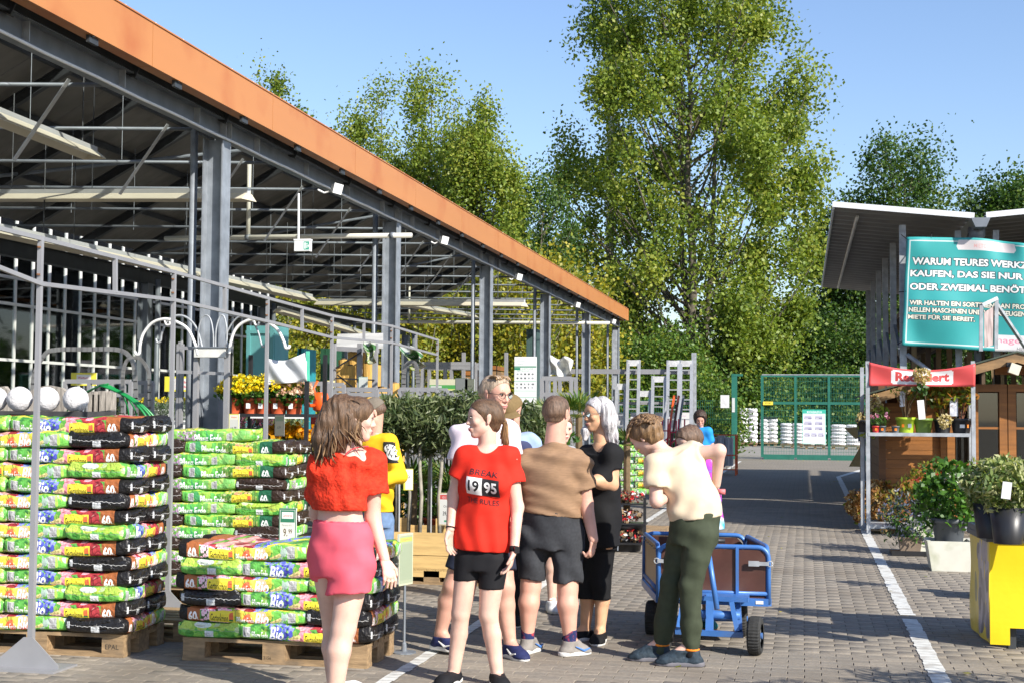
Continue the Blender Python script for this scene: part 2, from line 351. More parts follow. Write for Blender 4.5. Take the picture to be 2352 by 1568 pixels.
for k in range(26):
    y = 6.3+k*1.5
    if y > Y1: break
    m = MB(); m.box((XB+.035, y, 4.36), (.06, .01, .16)); m.build('stiffener', GALV, can)
    m = MB(); m.box((xf-.02, y+.5, 4.44), (.03, .14, .11)); m.lathe((xf+.0, y+.47, 4.43), [(.0, 0), (.014, 0), (.014, .03), (.0, .03)], 8); m.build('fascia_bracket', DARKST, can)
for y in COLS:
    for dx in ((0,)):
        m = MB(); h = 4.26
        m.box((XC+.10, y, h/2), (.014, .2, h)); m.box((XC-.10, y, h/2), (.014, .2, h)); m.box((XC, y, h/2), (.186, .01, h)); m.box((XC, y, .012), (.34, .34, .024))
        m.build('column', COLM, can)
    m = MB(); m.tube([(XC-.255, y+.02, .0), (XC-.255, y+.02, 4.4)], .038, 10); m.build('downpipe', COLM, can, True)
    for dy in (-.07, .07): m = MB(); m.box((XB+.03, y+dy, 4.36), (.08, .01, .16)); m.build('stiffener', GALV, can)
XR = -12.6
m = MB(); ibeam(m, (XR, Y0, 4.15), (XR, Y1, 4.15), .26, .16); m.build('edge_beam', DARKST, can)
for y in COLS:
    m = MB(); h = 4.02; m.box((XR+.10, y, h/2), (.014, .22, h)); m.box((XR-.10, y, h/2), (.014, .22, h)); m.box((XR, y, h/2), (.186, .01, h)); m.build('column', STEEL, can)
    m = MB(); m.tube([(XR+.26, y, 0), (XR+.26, y, 4.1)], .05, 10); m.build('downpipe', STEEL, can, True)
# gable roof with ridge along the lane: ribbed sheets on rafters and purlins
XM, ZE, ZR = -9.1, 4.62, 6.5
ROOF = mat('weathered grey roof sheet', (.19, .18, .16), .75, 0, .16, 2.5, .05, 30, dirt=((.13, .125, .11), .8))
def rz(x): return ZE+(ZR-ZE)*(1-abs(x-XM)/3.5)
nb = 20
RGL = glassmat('roof glass', (.88, .90, .88), .0)
for k in range(nb):
    ya = 4.6+(Y1-4.6)*k/nb; yb = 4.6+(Y1-4.6)*(k+1)/nb-.015
    for (xa, xb) in ((XR, XM), (XM, -5.6)):
        m = MB(); N_ = 10
        def fn(u, v, xa=xa, xb=xb, ya=ya, yb=yb):
            x = xa+(xb-xa)*v; return (x, ya+(yb-ya)*u, rz(x)+.015*(1 if int(u*N_+.5) % 2 else 0))
        m.sheet(fn, N_, 1); 
        if xa == XM: m = MB(); m.prism([(xa, ya, rz(xa)), (xb, ya, rz(xb)), (xb, yb, rz(xb)), (xa, yb, rz(xa))], (0, 0, .008)); m.build('roof_pane', RGL, can); continue
        o = m.build('roof_sheet', ROOF, can); md = o.modifiers.new('thick', 'SOLIDIFY'); md.thickness = .02
for x in (-6.6, -7.6, -8.5, -9.7, -10.6, -11.6):
    m = MB(); m.bar((x, 4.6, rz(x)-.06), (x, Y1, rz(x)-.06), .05, .09); m.build('purlin', DARKST, can)
RAFT = [7.1+1.93*k for k in range(19)]
for i, y in enumerate(RAFT):
    m = MB(); ibeam(m, (XR, y, ZE-.16), (XM, y, ZR-.16), .14, .09, .01, Vector((-.47, 0, .88))); ibeam(m, (XM, y, ZR-.16), (-5.6, y, ZE-.16), .14, .09, .01, Vector((.47, 0, .88))); m.build('rafter', DARKST, can)
    m = MB(); m.tube([(XR, y-1.1, 4.42), (-5.7, y+.15, 4.38)], .019, 8); m.build('tie_rod', STEEL, can, True)
    m = MB(); x = -6.25; m.bar((x, y, 4.42), (x-.5, y-.02, 3.72), .05, .008, (1, 0, 0)); m.build('brace', ALU, can)
    for x in (-7.6, -10.4):
        m = MB(); m.tube([(x, y-.3, 4.4), (x, y-.3, rz(x)-.1)], .005, 5); m.build('hanger_rod', STEEL, can)
    if i % 2 == 0:
        for x_, z_ in ((-10.8, 3.9), (-8.4, 3.95)): m = MB(); m.tube([(x_, y+.5, rz(x_)), (x_, y+.5, z_)], .006, 5); m.build('hanging_chain', DARKST, can)
for (ya, yb) in ((9.5, 15.5), (17, 23), (25, 31), (33, 39)):
    m = MB(); m.tube([(-12.4, ya, 4.6), (XM, yb, 6.2)], .03, 8); m.build('wind_brace', STEEL, can)
# water pipes
PIPE = mat('cream pipe', (.62, .60, .52), .45, 0, .06, 3)
for k, (px0, py0, px1, py1, Y) in enumerate(((380, 548, 945, 541, 17.5), (700, 738, 1400, 742, 37))):
    t = thing('supply_pipe', ['cream supply pipe crossing under the roof behind the nearest columns', 'cream supply pipe crossing low under the far end of the roof'][k], 'pipe', AT(px0, py0, Y))
    a, b = AT(px0, py0, Y+1.2), AT(px1, py1, Y); m = MB(); m.tube([a, b], .034 if k == 0 else .045, 12); m.build('tube', PIPE, t, True)
    for f in (.36, .93):
        p = a.lerp(b, f); d = (b-a).normalized(); m = MB(); m.tube([p-d*.03, p+d*.03], .045 if k == 0 else .056, 12); m.build('clamp', STEEL, t, True)
    p = a.lerp(b, .36); m = MB(); m.tube([p, p+Vector((0, 0, 1.05))], .03, 10); m.build('riser', PIPE, t, True)
# long reflector lamps hung on chains
LREF = mat('cream reflector', (.60, .55, .43), .4, 0, .05, 3); LTOP = mat('lamp housing', (.55, .56, .56), .4, .3, .05, 3)
def trough(a, b, label, up=.5):
    a = Vector(a); b = Vector(b); d = (b-a).normalized(); s = Vector((0, 0, 1)).cross(d).normalized(); t = thing('hanging_lamp', label, 'lamp', (a+b)/2, 'long reflector lamps hung under the roof')
    m = MB(); m.bar(a, b, .06, .06); m.build('housing', LTOP, t)
    z = Vector((0, 0, 1)); m = MB()
    for (o0, z0, o1, z1) in ((-.04, -.03, -.13, -.10), (.04, -.03, .13, -.10)):
        q = [a+s*o0+z*z0, b+s*o0+z*z0, b+s*o1+z*z1, a+s*o1+z*z1]; m.prism(q, z*.008)
    m.build('reflector', LREF, t)
    for e in (a, b): m = MB(); m.prism([e+s*-.04-z*.03, e+s*.04-z*.03, e+s*.13-z*.10, e-s*.13-z*.10], d*.01); m.build('end_plate', LREF, t)
    m = MB(); m.bar(a-z*.055, b-z*.055, .024, .024); m.build('tube', WHITEP, t)
    for f in (.12, .88): p = a.lerp(b, f); m = MB(); m.tube([p, p+z*up], .008, 5); m.build('chain', DARKST, t)
trough(AX(-60, 232, -7.4), AX(218, 345, -7.4), 'tilted looking reflector lamp nearest the top left corner', .9)
trough(AT(-40, 442, 15.2), AT(572, 440, 14.3), 'reflector lamp running straight across behind the first column', 1.2)
trough(AX(-40, 512, -8.9), AX(715, 680, -8.9), 'longest reflector lamp running back above the rail frame', 1.2)
trough(AT(730, 690, 27), AT(1205, 692, 25.5), 'reflector lamp crossing behind the second and third columns', 1.1)
trough(AX(640, 707, -11.4), AX(860, 770, -11.4), 'reflector lamp low behind the second column, running back', 1.4)
trough(AX(905, 690, -9.6), AX(1090, 722, -9.6), 'reflector lamp deepest in the canopy, in front of the third column', 1.2)
# floodlights along the beam, cables
for k, (px, py) in enumerate(((772, 434), (1018, 552), (1190, 636), (1325, 700), (1408, 738))):
    p = AX(px, py, -5.42); t = thing('floodlight', 'white box floodlight on the canopy beam, %s from the left' % ordw(k), 'floodlight', p, 'floodlights along the canopy beam')
    Rm = Matrix.Rotation(R_(14), 3, 'Y') @ Matrix.Rotation(R_(38), 3, 'Z'); m = MB(); m.box(p, (.085, .13, .095), Rm); m.box(p+Rm @ Vector((.0, -.07, 0)), (.11, .012, .12), Rm); m.build('lamp_body', WHITEP, t)
    m = MB(); m.bar(p+Vector((-.09, .1, .0)), p+Vector((.0, .06, 0)), .02, .05); m.build('bracket', STEEL, t)
    m = MB(); m.tube([p+Vector((-.1, .02, -.03)), p+Vector((-.1, -.15, -.07)), p+Vector((-.08, -.4, -.075))], .012, 6); m.build('cable', WHITEP, t, True)
m = MB(); m.tube([(XB+.068, 5.5+k*.4, 4.255+.004*math.sin(k*1.7)) for k in range(95)], .013, 6); m.build('power_cable', WHITEP, can, True)
# exit sign
im = Img(128, 64, (.75, .77, .75)); im.rect(78, 6, 124, 58, (.02, .32, .2)); im.rect(84, 12, 96, 52, (.75, .8, .76)); im.disc(106, 44, 5, (.75, .8, .76)); im.rect(102, 16, 110, 38, (.75, .8, .76)); im.poly([(112, 30), (122, 40), (122, 20)], (.75, .8, .76))
EXIT = im.mat('exit sign print', .4)
p = AT(696, 565, 13.5); t = thing('exit_sign', 'white emergency exit sign with green running figure hanging from a rod', 'sign', p)
m = MB(); m.box(p, (.17, .06, .115)); m.box(p+Vector((0, 0, .06)), (.18, .07, .015)); m.build('sign_box', WHITEP, t)
m = MB(); q = p+Vector((0, -.032, 0)); m.quad(q+Vector((-.082, 0, -.055)), q+Vector((.082, 0, -.055)), q+Vector((.082, 0, .05)), q+Vector((-.082, 0, .05))); m.build('sign_face', EXIT, t)
m = MB(); m.tube([p+Vector((-.05, 0, .05)), AT(686, 445, 13.5)], .012, 8); m.build('rod', WHITEP, t)
# grey rail frame on posts beside the pallets
RAIL = mat('grey aluminium frame', (.29, .29, .30), .5, .2, .06, 6)
fr = thing('rail_frame', 'tall grey aluminium frame with double top rail on footed posts', 'frame', (-4.6, 12, 0))
fx = lambda y: -4.47-.26*min(1, (y-7.68)/2); 
PY = [7.68, 9.89, 11.80, 13.6, 15.6, 17.7]; tops = [(94, 548), (400, 625), (615, 685), (763, 725.5), (900, 749), (1005, 781)]; lows = [(94, 652), (400, 689), (615, 738), (763, 775), (900, 787), (1005, 815)]
TP = [AT(a, b, y) for (a, b), y in zip(tops, PY)]; LP = [AT(a, b, y) for (a, b), y in zip(lows, PY)]
for k, y in enumerate(PY):
    m = MB(); m.bar((TP[k].x, y, 0.02), TP[k]+Vector((0, 0, .015)), .028, .028, (0, 1, 0)); m.box((TP[k].x, y, .75), (.033, .033, 1.5)); m.build('post', RAIL, fr)
    b = Vector((TP[k].x, y, 0)); m = MB(); m.prism([b+Vector((-.19, -.035, .0)), b+Vector((.2, -.035, 0)), b+Vector((.2, -.035, .03)), b+Vector((.03, -.035, .19)), b+Vector((-.03, -.035, .19)), b+Vector((-.19, -.035, .06))], (0, .007, 0)); m.box(b+Vector((0, .0, .006)), (.46, .28, .012)); m.build('foot_plate', RAIL, fr)
    m = MB()
    for zz in (TP[k].z-.06, LP[k].z+.05): m.lathe((TP[k].x, y-.02, zz), [(.0, 0), (.012, 0), (.012, .01), (0, .01)], 8)
    m.build('bolt', mat('rusty bolt', (.2, .09, .04), .7, .3), fr)
lead = [AT(-70, 508, 6.9), AT(-70, 588, 6.9)]
for P, l0 in ((TP, lead[0]), (LP, lead[1])):
    Q = [l0]+P
    for a, b in zip(Q[:-1], Q[1:]): m = MB(); m.bar(a, b, .022, .026); m.build('rail', RAIL, fr)
for k in range(5): m = MB(); a = (TP[k]+TP[k+1])/2; b = (LP[k]+LP[k+1])/2; m.bar(a, b, .026, .026, (0, 1, 0)); m.build('short_post', RAIL, fr)
# ================================================================ SOIL BAGS ON PALLETS
def bloom(I, x, y, r, c, rg):
    c = np.array(c); I.disc(x, y, r, c*.55)
    for k in range(9):
        a = k*2.4+rg.uniform(0, 1); q = r*(.62-.06*k); I.disc(x+math.cos(a)*q, y+math.sin(a)*q, r*(.5-.03*k), np.clip(c*rg.uniform(.75, 1.25), 0, 1))
def scatter(I, x0, y0, x1, y1, n, r, cols, rg, fn=None):
    for _ in range(n):
        c = np.array(cols[rg.integers(len(cols))]); x, y = rg.uniform(x0, x1), rg.uniform(y0, y1); q = r*rg.uniform(.6, 1.3)
        if fn: fn(I, x, y, q, c, rg)
        else: I.disc(x, y, q, np.clip(c*rg.uniform(.8, 1.2), 0, 1))
def five(I, x, y, r, c, rg):
    a0 = rg.uniform(0, 6)
    for k in range(5): I.disc(x+math.cos(a0+k*1.257)*r*.6, y+math.sin(a0+k*1.257)*r*.6, r*.5, c)
    I.disc(x, y, r*.3, (.75, .05, .3))
def barcode(I, x, y, w, h, rg):
    I.rect(x, y, x+w, y+h, (.75, .75, .75)); q = x+2
    while q < x+w-3: b = rg.integers(1, 3); I.rect(q, y+h*.25, q+b, y+h-2, (.1, .1, .1)); q += b+rg.integers(1, 3)
def brand(I, x, y, w, h):
    I.rect(x, y, x+w, y+h, (.86, .70, .0)); I.text('Gartenkrone', x+w*.05, y+h*.22, h*.6, (.02, .02, .02), w=w*.70, bold=.008)
    I.rect(x+w*.78, y+h*.2, x+w*.95, y+h*.75, (.75, .12, .01)); I.rect(x+w*.78, y+h*.2, x+w*.95, y+h*.45, (.02, .2, .06)); I.poly([(x+w*.78, y+h*.75), (x+w*.95, y+h*.75), (x+w*.93, y+h*.9), (x+w*.80, y+h*.85)], (.75, .12, .01))
def litre(I, x, y, h): I.text('60', x, y, h, (.9, .9, .87), bold=.04); I.text('L', x+h*1.3, y, h*.5, (.85, .85, .82), bold=.02)
def tagtf(I, x, y, h): I.poly([(x, y), (x+h*3.6, y+h*1.0), (x+h*4.0, y+h*1.7), (x+h*3.4, y+h*2.0), (x-.1*h, y+h)], (.80, .66, .25)); I.text('torffrei', x+h*.35, y+h*.32, h*.75, (.1, .08, .02), rot=.26)
W_, H_, KB = 768, 400, 2.0
GRN = [(.06, .30, .03), (.16, .48, .03), (.03, .20, .04), (.30, .55, .05)]
def band_green(I, y0, y1, lime):
    for i in range(W_): I.a[int(y0):int(y1), i] = np.array((.05, .30, .05))*(1-lime)+np.array((.26, .58, .03))*lime
def side_a(k):
    """side 1 as seen from the front, returned as a sub image"""
    I = Img(W_, 84, (.08, .33, .04), KB); g = np.random.default_rng(11+k); W = W_
    if k == 0:
        scatter(I, 0, 0, W*.45, 84, 90, 14, [(.10, .42, .05), (.04, .22, .05), (.25, .5, .06)], g)
        scatter(I, W*.24, 0, W*.42, 84, 90, 8, [(.06, .08, .55), (.12, .16, .70), (.03, .04, .30), (.25, .28, .75)], g)
        for _ in range(16): bloom(I, g.uniform(W*.43, W*.60), g.uniform(0, 84), g.uniform(18, 30), [(.85, .25, .32), (.9, .45, .45)][g.integers(2)], g)
        for _ in range(12): bloom(I, g.uniform(W*.60, W*.80), g.uniform(0, 84), g.uniform(22, 34), [(.42, .02, .03), (.85, .42, .30), (.30, .01, .02)][g.integers(3)], g)
        barcode(I, W*.03, 16, W*.06, 52, g); I.text('Pflanz Erde', W*.10, 24, 28, (.92, .92, .9), w=W*.125, bold=.012); I.text('Bio', W*.235, 14, 58, (.95, .95, .95), shear=.3, bold=.02, w=W*.11)
        tagtf(I, W*.385, 16, 18); brand(I, W*.50, 8, W*.205, 54)
        I.rect(W*.80, 0, W*.915, 84, (.36, .10, .015)); litre(I, W*.812, 16, 44); I.rect(W*.915, 0, W, 84, (.012, .011, .011))
    else:
        scatter(I, 0, 0, W*.35, 84, 60, 22, [(.10, .45, .06), (.05, .33, .10), (.30, .60, .05)], g)
        scatter(I, W*.40, 0, W*.74, 84, 320, 7, [(.12, .28, .04), (.30, .40, .08), (.55, .58, .28), (.06, .16, .02)], g)
        scatter(I, W*.52, 50, W*.68, 84, 14, 10, [(.75, .25, .10), (.8, .4, .2)], g)
        barcode(I, W*.07, 18, W*.055, 50, g); I.text('Pflanz Erde', W*.19, 20, 38, (.95, .95, .93), w=W*.24, bold=.02); brand(I, W*.50, 8, W*.20, 54)
        I.rect(W*.765, 0, W*.89, 84, (.012, .11, .05)); litre(I, W*.78, 18, 42); I.rect(W*.89, 0, W, 84, (.035, .02, .014))
    return I.a
def side_b(k):
    I = Img(W_, 84, (.10, .36, .05), KB); g = np.random.default_rng(31+k); W = W_
    if k == 0:
        I.rect(W*.18, 0, W*.43, 84, (.05, .10, .03)); scatter(I, W*.18, 0, W*.43, 84, 46, 13, [(.9, .45, .55), (.88, .60, .66)], g, five)
        scatter(I, W*.42, 0, W*.72, 84, 60, 20, [(.25, .40, .03), (.55, .5, .03), (.08, .22, .03)], g)
        for (x, y, r, c) in ((.49, 62, 26, (.75, .55, .02)), (.55, 30, 34, (.72, .10, .01)), (.52, 18, 22, (.08, .2, .03)), (.645, 48, 38, (.85, .42, .25)), (.60, 62, 26, (.80, .62, .05)), (.66, 8, 30, (.70, .05, .01)), (.47, 14, 20, (.55, .5, .05))): I.disc(W*x, y, r, c); I.disc(W*x-r*.3, y+r*.3, r*.35, np.clip(np.array(c)*1.35, 0, 1))
        scatter(I, W*.74, 0, W, 84, 60, 20, [(.14, .5, .05), (.05, .28, .06), (.35, .62, .06), (.45, .60, .50)], g)
        I.rect(0, 0, W*.07, 84, (.012, .011, .011)); I.rect(W*.07, 0, W*.17, 84, (.36, .10, .015)); litre(I, W*.078, 20, 42); brand(I, W*.245, 14, W*.20, 54)
        I.text('Pflanz Erde', W*.46, 24, 27, (.92, .92, .9), w=W*.135, bold=.012); I.text('Bio', W*.60, 16, 56, (.95, .95, .95), shear=.3, w=W*.11, bold=.02); tagtf(I, W*.725, 16, 17); barcode(I, W*.86, 16, W*.06, 52, g)
    else:
        I.rect(W*.0, 0, W, 84, (.20, .50, .08)); scatter(I, W*.6, 0, W, 84, 40, 26, [(.38, .64, .10), (.18, .50, .10), (.46, .68, .14)], g)
        scatter(I, W*.36, 0, W*.66, 84, 40, 26, [(.05, .36, .10), (.10, .45, .05)], g)
        scatter(I, W*.28, 0, W*.46, 84, 210, 6, [(.42, .26, .42), (.6, .45, .6), (.2, .12, .2), (.2, .35, .08)], g)
        I.rect(0, 0, W*.12, 84, (.035, .02, .014)); I.rect(W*.12, 0, W*.21, 84, (.012, .11, .05)); litre(I, W*.125, 22, 40)
        I.text('Pflanz Erde', W*.45, 18, 42, (.95, .95, .93), w=W*.27, bold=.02); barcode(I, W*.77, 20, W*.055, 46, g)
    return I.a
def bag_image(k):
    I = Img(W_, H_, (.08, .33, .04), KB); g = np.random.default_rng(5+k)
    if k == 0:
        scatter(I, 0, 0, W_, H_, 500, 18, GRN, g)
        for _ in range(40): bloom(I, g.uniform(W_*.42, W_*.8), g.uniform(130, 270), g.uniform(24, 40), [(.42, .02, .03), (.85, .42, .35), (.85, .3, .36), (.30, .01, .02)][g.integers(4)], g)
        scatter(I, W_*.2, 130, W_*.4, 270, 200, 9, [(.06, .08, .55), (.12, .16, .70), (.25, .28, .75), (.2, .4, .06)], g)
        for yy in (150, 225): I.poly([(W_*.08, yy), (W_*.3, yy+24), (W_*.3, yy+44), (W_*.08, yy+20)], (.78, .62, .02))
        I.rect(W_*.8, 0, W_*.915, H_, (.36, .10, .015)); I.rect(W_*.915, 0, W_, H_, (.012, .011, .011))
    else:
        scatter(I, 0, 0, W_, H_, 300, 26, [(.30, .60, .04), (.40, .66, .06), (.14, .46, .05)], g); scatter(I, W_*.42, 130, W_*.74, 270, 300, 8, [(.12, .28, .04), (.5, .52, .25), (.6, .5, .03)], g)
        I.rect(W_*.765, 0, W_*.89, H_, (.012, .11, .05)); I.rect(W_*.89, 0, W_, H_, (.035, .02, .014))
    I.a[int(48*KB):int(132*KB)] = side_a(k); I.a[int(268*KB):int(352*KB)] = side_b(k)[::-1, ::-1]
    return I
def cap_image(dark, k):
    g = np.random.default_rng(3+k); I = Img(192, 64, (.012, .011, .011) if (dark and k == 0) else (.035, .02, .014) if dark else (.12, .42, .04))
    if not dark:
        I.rect(0, 34, 192, 64, (.36, .56, .04)); scatter(I, 0, 0, 192, 34, 30, 12, [(.06, .34, .03), (.2, .5, .04), (.1, .4, .03)], g); scatter(I, 0, 36, 192, 64, 16, 14, [(.42, .58, .05), (.50, .62, .30), (.35, .55, .03)], g)
        if k == 0: I.disc(80, 52, 26, (.62, .70, .62), 12)
    x = np.arange(192); 
    for i in range(192): yy = 32+2*math.sin(i*.07)+1.2*math.sin(i*.4); I.rect(i, yy-1, i+1, yy+1, (.62, .62, .6) if dark else (.25, .35, .2))
    if not dark or True: I.rect(86, 6, 112, 30, (.68, .70, .70)); I.rect(92, 6, 94, 30, (.5, .52, .52))
    I.rect(10, 22, 20, 48, (.55, .57, .58)) if dark else None
    return I
BAGM = [[bag_image(k).mat('bag print %s' % n_, .42, bump=.8, bscale=11, spec=.32, dirt=.02), cap_image(False, k).mat('bag green end %s' % n_, .34, bump=.9, bscale=13), cap_image(True, k).mat('bag dark end %s' % n_, .3, bump=.9, bscale=13)] for k, n_ in ((0, 'mixed'), (1, 'green'))]
BL, BW, BH = .85, .425, .104
def bag_mesh(kind, seed):
    g = np.random.default_rng(seed); NX, NT = 22, 28; V = []; ph = g.uniform(0, 6.28, 8)
    xs = np.concatenate([[-1, -.975, -.94, -.88], np.linspace(-.78, .78, NX-8), [.88, .94, .975, 1]]); nx = len(xs)
    vt = np.linspace(0, 1, NT+1)
    def prof(t):      # t 0..1 from bottom centre, front (-y), top, back
        a = -math.pi/2 - t*2*math.pi; c, s_ = math.cos(a), math.sin(a)
        return math.copysign(abs(c)**.27, c), math.copysign(abs(s_)**.50, s_)
    def tw(t): return t
    for i, x in enumerate(xs):
        e = max(0, (abs(x)-.80)/.2); hs = 1-.18*e**2.4; ws = 1-.07*e**3; sag = .006*math.sin(x*3+ph[0])
        for t in vt:
            py, pz = prof(t); wob = .006*math.sin(x*9+ph[1]+t*14)+.004*math.sin(x*23+ph[2]-t*25)+.010*e*math.sin(t*38+ph[3])+.005*math.sin(x*4+ph[4])
            y = py*BW/2*ws*(1+wob*.9); z = pz*BH/2*hs+sag+ (wob*.9 if pz > .2 else wob*.2)
            V.append((x*BL/2, y, z+BH/2))
    F = []; uv = []; mi = []; n1 = NT+1
    lut = lambda t: t
    for i in range(nx-1):
        for j in range(NT):
            F.append((i*n1+j, (i+1)*n1+j, (i+1)*n1+j+1, i*n1+j+1)); u0, u1 = (xs[i]+1)/2, (xs[i+1]+1)/2
            uv += [(u0, vt[j]), (u1, vt[j]), (u1, vt[j+1]), (u0, vt[j+1])]; mi.append(0)
    for side in (0, 1):
        i = 0 if side == 0 else nx-1; base = i*n1; sx = -1 if side == 0 else 1
        ring = [V[base+j] for j in range(NT)]; r2 = []
        for q, (k, dx) in enumerate(((.82, .006), (.45, .012))):
            o = len(V)
            for (x, y, z) in ring: V.append((x+sx*(dx+.003*math.sin(y*60+ph[5])), y*(k+.08), BH*.47+(z-BH*.47)*k))
            r2.append(o)
        cuv = lambda idx: (.5+(V[idx][1]*(1 if sx < 0 else -1)*-1)/BW*1.0, V[idx][2]/BH)
        prev = [base+j for j in range(NT)]
        for o in r2:
            cur = [o+j for j in range(NT)]
            for j in range(NT):
                a, b, c, d = prev[j], prev[(j+1) % NT], cur[(j+1) % NT], cur[j]
                f = (a, b, c, d) if side == 0 else (d, c, b, a); F.append(f); uv += [cuv(q) for q in f]; mi.append(1+side)
            prev = cur
        for j in range(NT//2):
            a, b = prev[j], prev[j+1]; c, d = prev[NT-1-j], prev[(NT-j) % NT]
            if len({a, b, c, d}) < 4: continue
            f = (a, b, c, d) if side == 0 else (d, c, b, a); F.append(f); uv += [cuv(q) for q in f]; mi.append(1+side)
    me = npmesh('soil_bag', V, F, BAGM[kind], mi, True)
    ul = me.uv_layers.new(name='UVMap'); 
    if len(uv) == len(me.loops): ul.data.foreach_set('uv', np.array(uv, np.float32).ravel())
    return me
BAGS = [[bag_mesh(k, 40+k*10+s) for s in range(4)] for k in (0, 1)]
rb = random.Random(5)
SQ = .68
def bag(kind, x, y, z, rz, label, group):
    o = link('soil_bag', BAGS[kind][rb.randrange(4)], None, (x+rb.uniform(-.012, .012), y+rb.uniform(-.01, .01), z)); o.rotation_euler = (rb.uniform(-.008, .008), rb.uniform(-.008, .008), R_(rz)+rb.uniform(-.022, .022))
    q = abs(rz) == 90; o.scale = ((SQ if q else 1)*(1+rb.uniform(-.02, .02)), 1 if q else SQ, 1+rb.uniform(-.01, .05)); return tag(o, label, 'soil bag', group)
def pallet(x0, y0, label, w=1.2, d=.57, stamp=None):
    """x0, y0: front left corner"""
    t = thing('wooden_pallet', label, 'pallet', (x0+w/2, y0+d/2, 0), 'wooden pallets')
    for k in range(5): m = MB(); m.box((x0+w/2, y0+d*(.09+.205*k), .133), (w, d*(.18 if k in (0, 2, 4) else .125), .022)); m.build('top_board', WOODP, t)
    for x in (x0+.075, x0+w/2, x0+w-.075):
        m = MB(); m.box((x, y0+d/2, .111), (.145, d, .022)); m.build('cross_board', WOODP, t)
        for y in (y0+.05, y0+d/2, y0+d-.05): m = MB(); m.box((x, y, .061), (.145, .1 if y != y0+d/2 else .145, .078)); m.build('block', WOODP, t)
    for y in (y0+.05, y0+d/2, y0+d-.05): m = MB(); m.box((x0+w/2, y, .0115), (w, .1 if y != y0+d/2 else .145, .022)); m.build('base_board', WOODP, t)
    return t
def textobj(name, txt, size, p, right, up, m_, parent, bold=0.):
    v, t, ar = text_tris(txt, bold); r = Vector(right).normalized(); u = Vector(up).normalized(); p = Vector(p)
    me = npmesh(name, [p+r*(a*size*ar)+u*(b*size) for a, b in v], t, m_); return link(name, me, parent)
INK = mat('dark ink', (.03, .025, .02), .8)
LH = .0965
def stack(kind, xr, yf, n, where, firstA, name):
    """xr right end of the stack, yf front; layers alternate"""
    WT = BL+BW-.01; xl = xr-WT; grp = 'soil bags stacked on the %s' % where
    desc = ('rose and hydrangea print', 'fruit and blossom print') if kind == 0 else ('moss print', 'lilac print')
    for k in range(n):
        z = .144+(n-1-k)*LH; A = (k % 2 == 0) == firstA; w = ordw(k)+' layer of the '+where
        yb = yf+BW*SQ/2; yb2 = yb+BW*SQ
        if A:     # long bags at the right end
            if name == 'left': bag(kind, xr-BL/2, yb, z, 0, 'front soil bag with %s, %s' % (desc[0], w), grp); bag(kind, xr-BL/2+.01, yb2, z, 0, 'rear black ended soil bag, %s' % w, grp); bag(kind, xl+BW/2, yf+BL*SQ/2, z, 90, 'end-on soil bag at the far left, %s' % w, grp)
            elif name == 'mid': bag(kind, xr-BL/2, yb, z, 0, 'front soil bag with %s, %s' % (desc[0], w), grp); bag(kind, xr-BL/2+.02, yb2, z, 0, 'rear brown ended soil bag, %s' % w, grp); bag(kind, xl+BW/2, yf+BL*SQ/2, z, -90, 'end-on green soil bag at the far left, %s' % w, grp)
            else: bag(kind, xr-BL/2, yb, z, 0, 'front soil bag with %s, %s' % (desc[0], w), grp); bag(kind, xr-BL/2, yb2, z, 0, 'rear bag at the right, %s' % w, grp); bag(kind, xl+BW/2, yf+BL*SQ/2, z, 90 if k % 4 == 1 else -90, 'end-on soil bag at the left corner, %s' % w, grp)
        else:
            alt = (k % 4) in (0, 1)
            bag(kind, xl+BL/2+(.12 if kind and k == 0 else 0), yb, z, 180, 'front soil bag with %s, %s' % (desc[1], w), grp)
            if not (kind and k == 0):
                bag(kind, xl+BL/2, yb2, z, 180, 'rear soil bag at the left, %s' % w, grp)
                bag(kind, xr-BW/2, yf+BL*SQ/2, z, -90 if alt else 90, 'end-on bag %s, right corner, %s' % ('with dark end' if alt else 'with green end', w), grp)
pallet(-4.177-1.2, 8.137, 'weathered pallet under the tall bag stack behind the first post')
stack(0, -4.15, 8.10, 14, 'left stack', True, 'left')
t = pallet(-3.785, 8.15, 'weathered pallet under the low front stack of soil bags')
stack(0, -2.545, 8.12, 6, 'low front stack', False, 'front')
pallet(-3.99-1.2, 10.42, 'weathered pallet under the green bag stack behind the low stack')
stack(1, -4.0, 10.39, 13, 'green stack', False, 'mid')
for (p, s, sz) in (((-4.30, 8.136, .05), 'EPAL', .03), ((-3.25, 8.149, .03), '2156', .018)):
    textobj('stamp', s, sz, p, (1, 0, 0), (0, 0, 1), INK, [o for o in S.objects if o.get('category') == 'pallet'][0 if s == 'EPAL' else 1])
# second pallet whose corner shows behind the left stack
pallet(-5.2, 8.78, 'dark pallet in the shade behind the left bag stack')
